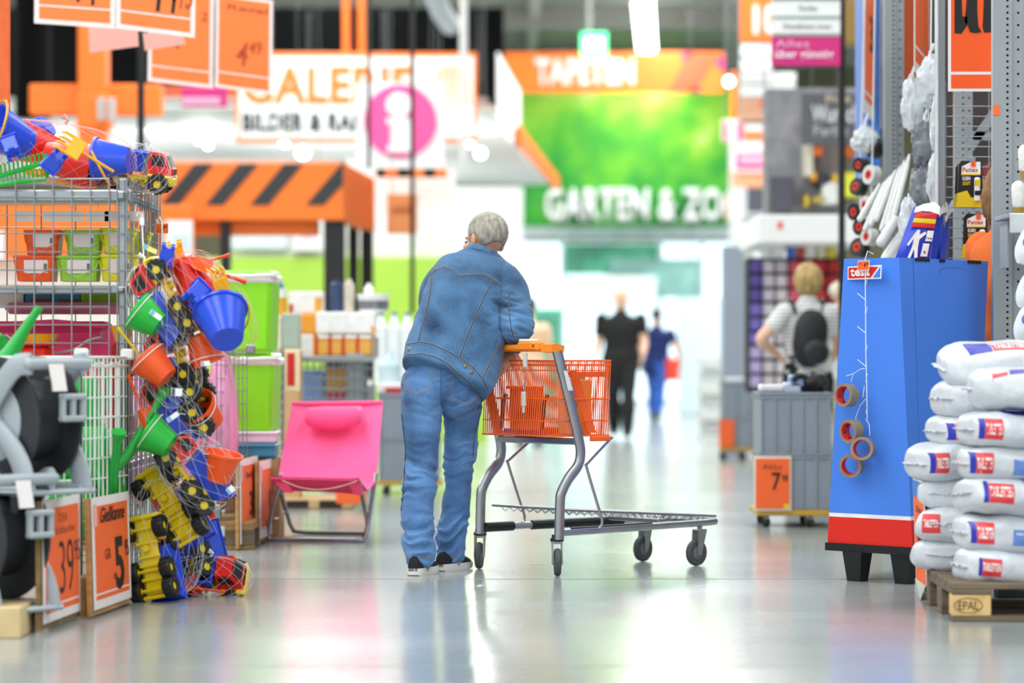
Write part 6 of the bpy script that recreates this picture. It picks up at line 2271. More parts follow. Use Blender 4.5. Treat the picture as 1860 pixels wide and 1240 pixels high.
def fig(label, x, Y, H, yaw, shirt, trous, shoe, hairm, arms, legs=None, sleeve=.45, skin=SKINP, grow_=None, hair_rad=(.083, .101, .093), hair_off=(0, -.013, .032), head_yaw=0, wide=1.0, z0=0.0, nod=0):
    """standing figure in its own frame: x right, y forward, in units of the height; arms = ((elbow, wrist) left, right)"""
    t = thing('person', label, 'person', (x, Y, z0), yaw)
    legs = legs or (((-.052, .0, .5), (-.056, .015, .28), (-.06, -.01, .05)), ((.052, .0, .5), (.056, .015, .28), (.06, -.01, .05)))

    def S(rows, k=1.0):
        return [(a * H, b_ * H, c * H, max(.004, (ru * k) * H), max(.004, rv * k * H)) for a, b_, c, ru, rv in rows]
    TR = [(0, 0, .48, .092 * wide, .066), (0, 0, .53, .096 * wide, .07), (0, 0, .61, .082 * wide, .060), (0, .004, .71, .098 * wide, .067), (0, 0, .775, .104 * wide, .06), (0, 0, .812, .07, .048), (0, .0, .84, .036, .036), (0, .008, .88, .031, .034)]

    def armrows(s, e, w):
        sh = (s * .1 * wide, 0, .785)
        m = [(sh[i] + e[i]) / 2 for i in range(3)]
        return [(*sh, .036, .038), (*m, .030, .031), (*e, .025, .026), (*[(e[i] * .6 + w[i] * .4) for i in range(3)], .023, .024), (*w, .015, .017)]

    def legrows(h, k, a, top=.054):
        return [(*h, top, .062), (*[(h[i] + k[i]) / 2 for i in range(3)], .047, .05), (*k, .035, .037), (*[(k[i] * .6 + a[i] * .4) for i in range(3)], .034, .036), (*a, .024, .026)]
    mb = MB()
    limb(mb, S(TR, .93), (1, 0, 0))
    head(mb, V((0, .012, .935)) * H, Matrix.Rotation(head_yaw, 3, 'Z') @ Matrix.Rotation(nod, 3, 'X'), H / 1.78)
    for s, (e, w) in zip((-1, 1), arms):
        limb(mb, S(armrows(s, e, w)), (1, .1, 0), 12, 4)
        d = V(w) - V(e)
        hand(mb, V(w) * H, d, V((-s * .5, .6, -.1)), V((0, 1, .2)) - d.normalized() * d.normalized().y, .105 * H, .45, .0052 * H)
    for h, k, a in legs:
        limb(mb, S(legrows(h, k, a), .86), (1, 0, 0), 12, 4)
    me = remesh(mb, .0085 * H / 1.7, 2)
    link('body', me, skin, t, None, 60)
    mb = MB()
    limb(mb, S([(*p[:3], p[3] + .008, p[4] + .009) for p in TR[:6]] + [(0, .0, .832, .042, .042)]), (1, 0, 0))
    for s, (e, w) in zip((-1, 1), arms):
        r_ = armrows(s, e, w)
        if sleeve <= 1:
            r_ = [r_[0], tuple(r_[0][i] + (r_[1][i] - r_[0][i]) * min(1, sleeve * 1.6) for i in range(5)), tuple(r_[1][i] + (r_[2][i] - r_[1][i]) * max(0, sleeve * 1.6 - .8) for i in range(5))]
        limb(mb, S([(*p[:3], p[3] + .009, p[4] + .009) for p in r_]), (1, .1, 0), 14, 4)
    me = remesh(mb, .009 * H / 1.7, 3)
    puff(me, lambda c: .006 * noise.noise(c * 9) * H)
    link('shirt', me, shirt, t, None, 60)
    mb = MB()
    limb(mb, S([(0, 0, .46, .088, .066), (0, 0, .50, .101 * wide, .075), (0, 0, .55, .098 * wide, .072)]), (1, 0, 0))
    for h, k, a in legs:
        limb(mb, S([(*p[:3], p[3] + .009 + (.006 if i > 2 else 0), p[4] + .009 + (.006 if i > 2 else 0)) for i, p in enumerate(legrows(h, k, a))]), (1, 0, 0), 14, 4)
    me = remesh(mb, .009 * H / 1.7, 3)
    puff(me, lambda c: .007 * ridge(V((c.x * 5, c.y * 5, c.z * 13))) * H * .6)
    link('trousers', me, trous, t, None, 60)
    for h, k, a in legs:
        u, so = shoe_local(H / 1.78)
        M = Matrix.Translation(V((a[0], a[1], max(0, a[2] - .05))) * H)
        o = u.xf(M).build('shoe', shoe, t, smooth=50)
        so.xf(M).build('sole', BLACK if shoe is not BLACK else RUBBER, o)
    if grow_:
        hc = hair_cap(V((0, .012, .935)) * H, Matrix.Rotation(head_yaw, 3, 'Z') @ Matrix.Rotation(nod, 3, 'X'), H / 1.78, grow_, hair_rad, hair_off, .12, 40, 28)
        hc.build('hair', hairm, t, smooth=60)
    for q in (-1, 1):
        MB().ell(V((0, .012, .935)) * H + Matrix.Rotation(head_yaw, 3, 'Z') @ (V((q * .03, .086, .008)) * (H / 1.78)), .009, None, 8, 6).build('eye', plain('#2E2420', .2), t)
    return t


def short_hair(d):
    return sst(.7, .35, d.y - .3 * max(0, d.z)) * sst(-.6, -.3, d.z + .2 * d.y)


def long_hair(d):
    return sst(.62, .3, d.y - .35 * max(0, d.z))


def at_x(px, Y):
    return (px - CX) * Y / FPX


BLKT = mat('black_tshirt_cotton', '#131416', .85, 0, .15, 9)
BLKJ = mat('black_trousers_cotton', '#17181B', .85, 0, .15, 9)
JEANB = mat('plain_blue_jeans', '#2F5FB8', .85, 0, .2, 12)
NAVY = mat('navy_tshirt', '#12245E', .85, 0, .15, 9)
fig('bald man in black T-shirt and black trousers walking towards us down the aisle', at_x(1128, 36), 36.0, 1.82, R(176), BLKT, BLKJ, BLACK, None, (((-.155, .03, .63), (-.15, .16, .55)), ((.15, -.02, .63), (.175, .03, .49))), (((-.05, 0, .5), (-.05, .05, .285), (-.045, .08, .06)), ((.05, 0, .5), (.052, -.01, .28), (.05, -.1, .07))), wide=1.28)
bt = fig('dark haired person in navy T-shirt and jeans walking away with a red bag', at_x(1192, 45), 45.0, 1.70, R(-14), NAVY, JEANB, plain('#8F8A3A', .6), mat('dark_brown_hair', '#2A211C', .7, 0, .3, 40), (((-.15, -.02, .63), (-.15, .06, .5)), ((.19, -.03, .65), (.2, .05, .54))), (((-.045, 0, .5), (-.04, .03, .28), (-.035, .03, .05)), ((.045, 0, .5), (.04, -.02, .28), (.03, -.08, .08))), skin=SKIN, grow_=long_hair, wide=1.3)
t = thing('shopping_bag', 'red bag carried at the side of the person in the navy T-shirt', 'bag', (at_x(1222, 45), 44.9, .62))
MB().box((at_x(1221, 44.9), 44.9, .78), (.2, .12, .34), ch=.03).build('bag_body', plain('#E8442A', .5), t, world=True)
MB().tube([V((at_x(1217, 44.9), 44.9, .93)), V((at_x(1220, 44.9), 44.9, 1.0)), V((at_x(1225, 44.9), 44.9, .93))], .01, 6).build('bag_handle', plain('#C02A1A', .5), t, world=True)

stripe = bpy.data.materials.new('striped_jersey')
stripe.use_nodes = True
nt = stripe.node_tree
wv = nt.nodes.new('ShaderNodeTexWave')
wv.bands_direction = 'Z'
wv.inputs['Scale'].default_value = 11
tcn = nt.nodes.new('ShaderNodeTexCoord')
nt.links.new(tcn.outputs['Object'], wv.inputs['Vector'])
rpn = nt.nodes.new('ShaderNodeValToRGB')
rpn.color_ramp.elements[0].position, rpn.color_ramp.elements[1].position = .12, .22
rpn.color_ramp.elements[0].color, rpn.color_ramp.elements[1].color = lin('#6A6E7C'), lin('#ECEAE8')
nt.links.new(wv.outputs['Fac'], rpn.inputs[0])
nt.links.new(rpn.outputs[0], nt.nodes['Principled BSDF'].inputs['Base Color'])
nt.nodes['Principled BSDF'].inputs['Roughness'].default_value = .85
BLOND = mat('blond_hair', '#B99A62', .6, 0, .4, 30, .5, 90, stretch=(1, 1, .3))
wx = at_x(1468, 21.5)
wm = fig('blond woman in striped top with black backpack standing behind the grey crates', wx, 21.5, 1.66, R(18), stripe, BLKJ, BLACK, BLOND, (((-.235, -.03, .67), (-.12, .05, .6)), ((.15, .01, .64), (.14, .12, .56))), sleeve=.5, grow_=long_hair, hair_rad=(.108, .118, .135), hair_off=(0, -.018, -.012), wide=1.1)
b_ = MB()
b_.ell(V((-.06, -.175, 1.12)), (.145, .1, .235), Matrix.Rotation(R(8), 3, 'Y'), 28, 20, lambda d: .88 + .14 * abs(d.x * d.z) + .02 * noise.noise(d * 5))
bp = thing('backpack', 'black backpack worn over the striped top', 'backpack', (wx, 21.5, 0), R(18))
b_.build('pack_body', mat('black_nylon', '#1A1B1E', .6, 0, .2, 20), bp)
MB().ell(V((-.05, -.265, 1.02)), (.1, .035, .09), Matrix.Rotation(R(8), 3, 'Y'), 20, 12).build('front_pocket', mat('black_nylon_pocket', '#232428', .5, 0, .2, 20), bp)
for s in (-1, 1):
    MB().tube(catmull([V((-.04 + .10 * s, -.1, 1.30)), V((-.02 + .13 * s, -.02, 1.395)), V((-.01 + .125 * s, .10, 1.33)), V((.13 * s, .135, 1.15)), V((.14 * s, .06, 1.0)), V((-.04 + .12 * s, -.1, .95))], 5), .022, 8, flat=.35).build('shoulder_strap', BLACK, bp)
fig('grey haired person mostly hidden between the blond woman and the blue display', at_x(1524, 23), 23.0, 1.56, R(-60), plain('#C9CBD0', .8), plain('#B9B4A8', .8), BLACK, mat('white_hair', '#D8CDBB', .7, 0, .2, 40), (((-.13, .03, .63), (-.12, .12, .52)), ((.13, .03, .63), (.12, .12, .52))), grow_=short_hair)
fig('dark haired woman in peach top partly hidden behind the man in denim', at_x(962, 33), 33.0, 1.64, R(10), plain('#F2C9A8', .8), plain('#D8D4D0', .8), BLACK, mat('brown_hair', '#4A3423', .7, 0, .3, 40), (((-.13, .0, .63), (-.13, .05, .5)), ((.14, .0, .63), (.15, .06, .5))), grow_=long_hair)
OTS = mat('orange_tshirt_cotton', '#F2732E', .85, 0, .06, 9)
fig('brown haired woman in orange T-shirt half hidden behind the wide steel upright', at_x(1831, 13.85), 13.85, 1.9, R(-62), OTS, plain('#39404A', .8), BLACK, mat('light_brown_hair', '#8A6238', .6, 0, .4, 40, .5, 120, stretch=(1, 1, .25)), (((-.15, .11, .66), (-.06, .24, .6)), ((.14, .06, .64), (.09, .2, .62))), sleeve=.5, grow_=long_hair, hair_rad=(.096, .11, .16), hair_off=(0, -.02, -.03), nod=R(-18), wide=1.05)


# ------------------------------------------------------------------ signs and fittings of the hall
RODM = plain('#6A6C6E', .6)


def board(name, label, cat, x0, x1, y0, y1, Y, th, m, texts=(), group=None, part='panel', fields=()):
    """upright board facing the aisle; texts: (word, px0, px1, py top, py bottom, material, bold); fields: (px0, px1, py0, py1, material)"""
    a, c = P(x0, y1, Y), P(x1, y0, Y)
    t = thing(name, label, cat, ((a.x + c.x) / 2, Y, a.z), None, group)
    MB().box(((a.x + c.x) / 2, Y + th / 2, (a.z + c.z) / 2), (c.x - a.x, th, c.z - a.z), ch=min(.01, th / 4)).build(part, m, t, world=True)
    for i, f in enumerate(fields):
        p, q = P(f[0], f[3], Y - .004), P(f[1], f[2], Y - .004)
        MB().box(((p.x + q.x) / 2, Y - .004 * (1 + .2 * i), (p.z + q.z) / 2), (q.x - p.x, .006, q.z - p.z)).build('printed_field', f[4], t, world=True)
    if a.z > 1.85 and cat in ('sign', 'banner', 'exit sign', 'strip', 'poster', 'price sign', 'awning'):
        for k in (.15, .85):
            x = a.x + (c.x - a.x) * k
            MB().cyl((x, Y + th / 2, c.z - .01), (x, Y + th / 2, 7.25), .004, n=6).build('hanging_rod', RODM, t, world=True)
    for w in texts:
        p, q = P(w[1], w[4], Y - .012), P(w[2], w[4], Y - .012)
        lettering(w[0], w[5], t, p, q, (w[4] - w[3]) * Y / FPX, .001, bold=w[6] if len(w) > 6 else .03)
    return t


def pole(label, px, y0, y1, Y, r, m, name='pole', cat='pole'):
    a, c = P(px, y1, Y), P(px, y0, Y)
    o = MB().cyl((0, 0, 0), c - a, r, n=12).build(name, m)
    o.location = a
    return tag(o, label, cat)


SO = mat('sign_orange', '#FF7A1E', .5, 0, .03)
SW = mat('sign_white', '#F4F2F2', .5, 0, .02)
SK = mat('sign_dark_letter', '#1D2430', .5)
SP = mat('sign_magenta', '#D8247E', .5, 0, .04)
DARK = mat('dark_bulkhead', '#070708', .9, 0, .2, 1, spec=.1)
struct(MB().box(((at_x(915, 46) - 11.6) / 2, 46.2, 5.55), (at_x(915, 46) + 11.6, .4, 1.6)).build('trim_3', DARK))
for px in (470, 560, 700, 840, 868):
    pole('thin rib on the black bulkhead, at %s' % {470: 'its bright orange sheets', 560: 'the gap before the orange tubes', 700: 'the black hanging poles', 840: 'the pale conduit', 868: 'its end near the wallpaper banner'}[px], px, 20, 150, 45.96, .06, plain('#151618', .7), 'bulkhead_rib', 'rib')
# GALERIE sign, its side fascia and the slatted soffit of the gallery
gs_ = board('shop_sign', 'white sign reading GALERIE BILDER & RAHMEN with orange edge', 'sign', 428, 866, 95, 258, 36, .12, SO, [('GALERIE', 440, 752, 120, 190, SO, .04), ('BILDER & RAHMEN', 440, 735, 204, 240, SK, .05)], fields=[(434, 860, 103, 250, SW)])
for k in range(6):
    MB().poly([P(772 + 15 * k, 190 + 0, 35.985), P(780 + 15 * k, 190, 35.985), P(806 + 9 * k, 118, 35.985), P(798 + 9 * k, 118, 35.985)], V((0, -.006, 0))).build('hatch_bar', plain('#F6C3A4', .5), gs_, world=True)
fa = thing('gallery_fascia', 'slanting white side fascia of the gallery with a low orange beam', 'fascia', P(920, 250, 37))
MB().hexa([P(902, 238, 36), P(942, 276, 39.8), P(946, 276, 39.8), P(906, 238, 36)], [P(902, 95, 36), P(942, 165, 39.8), P(946, 165, 39.8), P(906, 95, 36)]).build('side_panel', SW, fa, world=True)
MB().hexa([P(938, 262, 38.5), P(1008, 345, 48), P(1016, 345, 48), P(946, 262, 38.5)], [P(938, 228, 38.5), P(1008, 322, 48), P(1016, 322, 48), P(946, 228, 38.5)]).build('orange_beam', SO, fa, world=True)
so_ = thing('slatted_soffit', 'wide white slatted ceiling hung low over the picture gallery', 'soffit', (-5, 44, 4.0))
SLT = mat('white_soffit_slat', '#D9DAD8', .6, 0, .03)
for k in range(26):
    y = 36.6 + .62 * k
    xr = at_x(905 + (1005 - 905) * k / 25, y) - .05
    MB().box(((-11 + xr) / 2, y, 4.02), (xr + 11, .5, .05), ch=.012).build('slat', SLT, so_, world=True)
MB().box((-5.6, 44.3, 4.12), (10.6, 15.6, .06)).build('soffit_back', plain('#A9AAA6', .7), so_, world=True)
# information sign on two black hanging poles
isg = board('information_sign', 'white hanging sign with a white letter i on a magenta disc', 'sign', 648, 806, 150, 306, 33, .08, SW)
cI = P(727, 220, 32.98)
MB().cyl(cI, cI - V((0, .012, 0)), 66 * 33 / FPX, n=48).build('disc', mat('pink_disc_print', '#F2559C', .5, 0, .03), isg, world=True)
for c_, r_ in ((P(724, 190, 32.96), 23),):
    MB().cyl(c_, c_ - V((0, .012, 0)), r_ * 33 / FPX, n=32).build('letter_dot', SW, isg, world=True)
MB().poly([P(*p, 32.96) for p in ((704, 276), (746, 276), (746, 264), (744, 222), (744, 214), (702, 214), (702, 224), (709, 226), (709, 262), (704, 264))], V((0, -.012, 0))).build('letter_stem', SW, isg, world=True)
for px, y1, Y, l in ((670, 306, 31, 'black hanging pole crossing the left edge of the magenta disc'), (749, 570, 29, 'long black pole crossing the magenta disc down to the lime wall')):
    pole(l, px, -80, y1, Y, .022, BLACKPAINT)
board('stripe_strip', 'low strip of orange and black hazard stripes under the information sign', 'strip', 682, 812, 306, 322, 34, .06, SO, fields=[(684, 700, 306, 321, DARK), (722, 744, 306, 321, DARK), (770, 790, 306, 321, DARK)])
# wallpaper banner, exit sign, garden mural
tb = board('banner', 'orange banner reading TAPETEN under the roof', 'banner', 905, 1316, 95, 168, 50, .1, SO, [('TAPETEN', 972, 1152, 106, 153, SW, .035)])
for pts, m in ((((1215, 168), (1262, 168), (1300, 100), (1250, 96)), plain('#FF5A32', .5)), (((1240, 96), (1262, 96), (1238, 110)), SP), (((1298, 112), (1315, 100), (1315, 132)), SP), (((1250, 167), (1275, 167), (1264, 155)), SP)):
    MB().poly([P(*p, 49.99) for p in pts], V((0, -.008, 0))).build('facet_print', m, tb, world=True)
ex = board('exit_sign', 'glowing green exit sign hanging in front of the orange banner', 'exit sign', 1055, 1103, 58, 102, 42, .12, mat('exit_sign_green_glow', '#4FE090', .4, 0, .02, emit=1.6))
MB().box(P(1079, 80, 41.95), (.25, .03, .16), ch=.01).build('white_arrow_field', mat('exit_sign_white_glow', '#F0FFF6', .4, 0, .01, emit=3.0), ex, world=True)
pole('bent pale cable the exit sign hangs from', 1070, -60, 58, 42, .03, plain('#9FA39F', .6), 'sign_cable', 'cable')
mural = bpy.data.materials.new('leafy_mural_print')
mural.use_nodes = True
nt = mural.node_tree
b = nt.nodes['Principled BSDF']
tcn = nt.nodes.new('ShaderNodeTexCoord')
sx = nt.nodes.new('ShaderNodeSeparateXYZ')
nt.links.new(tcn.outputs['Object'], sx.inputs[0])
nz = nt.nodes.new('ShaderNodeTexNoise')
nz.inputs['Scale'].default_value = 1.1
nz.inputs['Detail'].default_value = 6
nt.links.new(tcn.outputs['Object'], nz.inputs['Vector'])
mr = nt.nodes.new('ShaderNodeMapRange')
mr.inputs['From Min'].default_value, mr.inputs['From Max'].default_value = -2.4, 2.0
mr.inputs['To Min'].default_value, mr.inputs['To Max'].default_value = -.42, .22
nt.links.new(sx.outputs['Z'], mr.inputs['Value'])
ad = nt.nodes.new('ShaderNodeMath')
nt.links.new(nz.outputs['Fac'], ad.inputs[0])
nt.links.new(mr.outputs[0], ad.inputs[1])
rp = nt.nodes.new('ShaderNodeValToRGB')
for i, (p, c) in enumerate(((.1, '#0E6B2C'), (.32, '#2F9A2E'), (.5, '#63B82A'), (.62, '#9ACB3C'), (.82, '#D6EE9A'))):
    e = rp.color_ramp.elements[i] if i < 2 else rp.color_ramp.elements.new(p)
    e.position, e.color = p, lin(c)
nt.links.new(ad.outputs[0], rp.inputs[0])
nt.links.new(rp.outputs[0], b.inputs['Base Color'])
b.inputs['Roughness'].default_value = .7
a, c = P(945, 412, 60), P(1345, 140, 60)
mu = thing('garden_mural', 'huge green leafy mural reading GARTEN & ZOO over the bright passage', 'mural', ((a.x + c.x) / 2, 60, (a.z + c.z) / 2))
MB().box((0, 0, 0), (c.x - a.x, .1, c.z - a.z)).build('mural_panel', mural, mu)
for x in (-1.5, 1.5):
    MB().box((x, 3.1, 1.0), (.1, 6.2, .1)).build('wall_bracket', STEEL, mu)
lettering('GARTEN & ZOO', SW, mu, P(990, 402, 59.9), P(1352, 402, 59.9), 60 * 60 / FPX, .02, bold=.035, th=.08, name='raised_lettering')
struct(MB().box(((at_x(760, 57) + at_x(948, 57)) / 2, 57, 2.1), (2.0, .2, 4.2)).build('wall_white', plain('#F4F4F2', .6)))
board('shelf_end', 'light grey end panel of the paint shelves beside the mural', 'panel', 1326, 1440, 226, 762, 46, .2, plain('#C9CACC', .6), fields=[(1356, 1400, 330, 386, plain('#4A4854', .6)), (1350, 1400, 392, 440, plain('#8A888C', .6))])
# bright passage under the mural: glazed gate with daylight behind
DAY = mat('daylight_glass', '#DFF2FA', .4, 0, .01, emit=1.0)
w1 = thing('window_1', None, None, (2.4, 62, 0))
w1['kind'] = 'structure'
FRW = plain('#E4EAF0', .4)
xs_ = [at_x(p, 62) for p in (940, 1022, 1100, 1200, 1275, 1352)]
for i in range(5):
    a_, b2 = xs_[i], xs_[i + 1]
    MB().box(((a_ + b2) / 2, 62.2, 1.7), (b2 - a_ - .06, .04, 3.3)).build('glass_pane', DAY, w1, world=True)
for x in xs_:
    MB().box((x, 62.1, 1.75), (.09, .12, 3.5), ch=.01).build('mullion', FRW, w1, world=True)
MB().box(((xs_[0] + xs_[-1]) / 2, 62.05, 3.55), (xs_[-1] - xs_[0], .2, .24), ch=.02).build('lintel', FRW, w1, world=True)
for i, (x0, x1, y0, y1, Y, lab) in enumerate(((1025, 1195, 442, 498, 61.2, 'wide green garden display behind the bright passage, beside the ceiling gap'), (1108, 1270, 470, 540, 60.8, 'green and grey garden display standing lower in the bright passage'), (960, 1020, 560, 738, 58, 'low teal garden display at floor level by the passage'))):
    a, c = P(x0, y1, Y), P(x1, y0, Y)
    o = MB().box((0, 0, 0), (c.x - a.x, .3, c.z - a.z), ch=.03).build('garden_display', mat('garden_green_goods', '#5FB89A', .6, 0, .5, 2.2) if i != 1 else mat('garden_grey_green_goods', '#8FBFB8', .6, 0, .35, 2))
    o.location = (a + c) / 2
    for k in (-.4, .4) if i < 2 else ():
        MB().cyl((k * (c.x - a.x), 0, 0), (k * (c.x - a.x), 0, 7.25 - o.location.z), .01, n=6).build('hanging_rod', STEEL, o)
    tag(o, lab, 'display')
board('awning', 'long white awning panel across the bright passage above the bald man', 'awning', 1030, 1192, 502, 560, 56, .3, plain('#F2F6FA', .5))
board('counter', 'pale blue counter front in the bright passage beside the navy person', 'counter', 1235, 1310, 540, 753, 50, .5, plain('#D9EAF2', .5))
# ceiling lights
LAMP = mat('fluorescent_tube_glow', '#F6FFF8', .4, 0, .01, emit=9.0)
tl = thing('ceiling_light', 'long bright fluorescent strip light hanging beside the exit sign', 'ceiling light', P(1170, 60, 48))
for k in range(8):
    MB().box((at_x(1168 + k, 45.6 + k), 45.6 + 1.0 * k, 6.38), (.28, .85, .07), ch=.02).build('tube_segment', LAMP, tl, world=True)
q0, q1 = V((at_x(1168, 45.2), 45.2, 6.45)), V((at_x(1176, 53.2), 53.2, 6.45))
MB().box((q0 + q1) / 2, ((q1 - q0).length, .3, .05), frame(q1 - q0, (0, 0, 1)), ch=.01).build('lamp_tray', SW, tl, world=True)
for i, (px, py, w_) in enumerate(((291, 223, 20), (340, 222, 22), (318, 208, 14), (362, 254, 18), (378, 263, 18), (516, 258, 22), (550, 277, 34), (852, 258, 24), (873, 278, 26), (879, 200, 18), (1324, 148, 24))):
    Y = 40 if i < 10 else 45
    c = P(px, py, Y)
    rr_ = w_ * .32 * Y / FPX
    t = thing('spot_lamp', 'small round gallery lamp, %s' % ('first from the orange post', 'second from the orange post', 'dim one between them', 'upper one of the pair by the white sign', 'lower one of the pair by the white sign', 'left of the information sign, smaller', 'left of the information sign, larger', 'upper one right of the information sign', 'lower one right of the information sign', 'beside the slanting white fascia', 'beside the end of the orange banner')[i], 'lamp', c, None, 'spot lamps of the gallery')
    MB().ell(c, (rr_, rr_, rr_), None, 16, 10).build('lamp_globe', LAMP, t, world=True)
    if i < 10:
        pl_ = bpy.data.lights.new('spot_glow', 'POINT')
        pl_.energy, pl_.shadow_soft_size, pl_.color = 12, .1, (.97, 1, .98)
        po_ = bpy.data.objects.new('spot_glow', pl_)
        po_.location = c - V((0, .1, rr_ + .12))
        COL.objects.link(po_)
    MB().cyl(c + V((0, 0, rr_ * .8)), V((c.x, c.y, 4.07 if c.z < 3.9 and i < 10 else 7.25)), .007, n=6).build('lamp_stem', RODM, t, world=True)
# duct and conduit under the roof
o = MB().tube([P(770, -60, 40), P(800, 20, 41), P(818, 45, 41.5)], .14, 18, round_end=True).build('air_duct', plain('#8F979E', .4))
tag(o, 'grey round duct end hanging in front of the black bulkhead', 'duct')
pole('pale vertical conduit crossing the white GALERIE sign', 842, -60, 300, 35, .045, plain('#C9C6C4', .5), 'conduit', 'conduit')
for px, l in ((629, 'first of two orange tubes holding the GALERIE sign'), (657, 'second of two orange tubes holding the GALERIE sign')):
    pole(l, px, -60, 95, 36.1, .045, SO, 'hanging_tube', 'tube')
# orange cross structure, dark truss
og = thing('orange_gantry', 'orange steel post with a cross arm and grey lamp boxes', 'gantry', P(170, 300, 30))
for x0, x1, y0, y1, d in ((145, 196, 40, 310, .3), (52, 292, 152, 208, .28), (143, 202, 172, 236, .36)):
    a, c = P(x0, y1, 30), P(x1, y0, 30)
    MB().box(((a.x + c.x) / 2, 30 + (0.15 if d < .3 else 0), (a.z + c.z) / 2), (c.x - a.x, d, c.z - a.z), ch=.02).build('gantry_beam', SO, og, world=True)
for x in (184, 203):
    MB().box(P(x, 198, 29.7), (.07, .1, .22), ch=.01).build('lamp_box', plain('#B5B9BC', .5), og, world=True)
pole('dark round column beside the orange gantry at the upper picture edge', 60, -60, 215, 33, .2, DARK, 'dark_column', 'column')
board('brick_red_panel', 'brick red wall panel between the orange gantry and the GALERIE sign', 'panel', 290, 424, 155, 198, 38, .1, plain('#B8502E', .6))
pole('black vertical post behind the hanging orange price sheets', 256, -60, 300, 24, .03, BLACKPAINT)
board('price_sheet', 'orange sheet hanging at the upper picture corner, seen edge-on', 'price sign', -20, 18, -60, 208, 15, .02, mat('dull_orange_sheet', '#E0622A', .6, 0, .1))
board('magenta_sign', 'small magenta and white sign under the hanging orange sheets', 'sign', 330, 412, 158, 194, 28, .04, SP, fields=[(332, 400, 176, 190, plain('#E8A9C8', .5))])
FAINT = mat('faint_marker_ink', '#C4481C', .6)
# hanging price sheets
for i, (x0, x1, ya, yc, Y, wr, lab) in enumerate(((62, 209, 42, 52, 17, [('1', .52, .56, .22, .9, INK), ('1', .70, .74, .2, .9, INK), ('t', .84, .93, .4, .75, FAINT)], 'hanging orange price sheet with two tall strokes, nearest the gantry'), (210, 354, 51, 69, 17, [('1', .50, .55, .2, .9, INK), ('4', .60, .76, .2, .9, INK), ('15', .8, .95, .25, .5, FAINT)], 'hanging orange price sheet reading 14, beside the two stroked one'), (268, 387, 147, 161, 19, [('1', .42, .47, .38, .56, FAINT), ('2', .8, .9, .7, .8, FAINT)], 'lower hanging orange price sheet with a single stroke'), (390, 494, 158, 172, 19, [('4', .35, .55, .26, .52, FAINT), ('49', .58, .8, .4, .54, FAINT), ('Regal', .2, .9, .82, .9, FAINT)], 'lowest hanging orange price sheet, beside the GALERIE sign'))):
    a, c = P(x0, ya, Y), P(x1, yc, Y)
    t = thing('hanging_price_sheet', lab, 'price sign', (a + c) / 2)
    up_ = V(((c.z - a.z) * -.25, .0, 1.0)) * (.62 if i < 2 else .60)
    sheet(t, a, c, up_, mat('hanging_orange_paper', '#FF7F38', .6, 0, .03), border=.06, low=.16, writing=wr, paper=mat('pale_pink_sheet_edge', '#FBE3E0', .6))
    MB().cyl((a + c) / 2 + up_ - V((0, 0, .01)), V(((a.x + c.x) / 2, Y, 7.2)), .006, n=6).build('hanging_rod', STEEL, t, world=True)
for i, pts in enumerate((((163, 96), (252, 84), (250, 52), (160, 46)), ((263, 92), (338, 80), (330, 60), (259, 60)))):
    q = [P(*p, 17.8) for p in pts]
    o = MB().quad_slab(*q, .004).build('pink_sheet_back', PINKPAPER)
    MB().cyl((q[2] + q[3]) / 2, V((((q[2] + q[3]) / 2).x, 17.8, 7.25)), .005, n=6).build('hanging_rod', STEEL, o)
    tag(o, ('pale pink sheet back in front of the orange post', 'pale pink sheet back beside the single stroked orange sheet')[i], 'price sign')

# ------------------------------------------------------------------ striped kiosk and lime wall
ki = thing('kiosk', 'kiosk with orange and black hazard striped canopy on black posts', 'kiosk', P(450, 860, 28))
kx0, kx1 = at_x(200, 28), at_x(624, 28)
zt0, zt1, zt2 = 1 + 245 * 28 / FPX, 1 + 350 * 28 / FPX, 1 + 268 * 28 / FPX
MB().box(((kx0 + kx1) / 2, 28.06, (zt0 + zt1) / 2), (kx1 - kx0, .12, zt1 - zt0), ch=.01).build('canopy_front', SO, ki, world=True)
for k in range(7):
    x = 260 + 81.5 * k
    q = [(x - 50, 372), (x - 17, 372), (x + 47, 297), (x + 12, 297)]
    if k == 4:
        q = [(556, 372), (588, 372), (623, 335), (623, 297), (620, 297)]
    if k > 4:
        continue
    MB().poly([P(*p, 27.995) for p in q], V((0, -.006, 0))).build('stripe', plain('#2E2E31', .5), ki, world=True)
e0, e1 = P(624, 0, 28), P(680, 0, 30.6)
cs = MB().hexa([V((e0.x, 28, zt0)), V((e1.x, 30.6, zt0)), V((e1.x - .1, 30.65, zt0)), V((e0.x - .1, 28.05, zt0))], [V((e0.x, 28, zt1)), V((e1.x, 30.6, zt1)), V((e1.x - .1, 30.65, zt1)), V((e0.x - .1, 28.05, zt1))])
cso = cs.build('canopy_side', mat('orange_ribbed_wood', '#D9702E', .6, 0, .12, 3), ki, world=True)
for k in range(9):
    p = e0 + (e1 - e0) * (k + .5) / 9
    MB().box((p.x + .01, p.y, (zt0 + zt1) / 2), (.02, .05, zt1 - zt0 - .02)).build('side_slat', SO, ki, world=True)
MB().box(((kx0 + kx1) / 2, 29.4, zt1 + .02), (kx1 - kx0, 2.6, .04)).build('canopy_roof', plain('#C9C4BC', .6), ki, world=True)
for x0, x1, Y in ((400, 417, 28.1), (588, 626, 28.1), (632, 650, 30.2), (655, 677, 30.4), (262, 280, 28.1)):
    a, c = at_x(x0, Y), at_x(x1, Y)
    MB().box(((a + c) / 2, Y + .1, zt0 / 2 + .05), (c - a, .2, zt0 + .1), ch=.01).build('post', BLACKPAINT, ki, world=True)
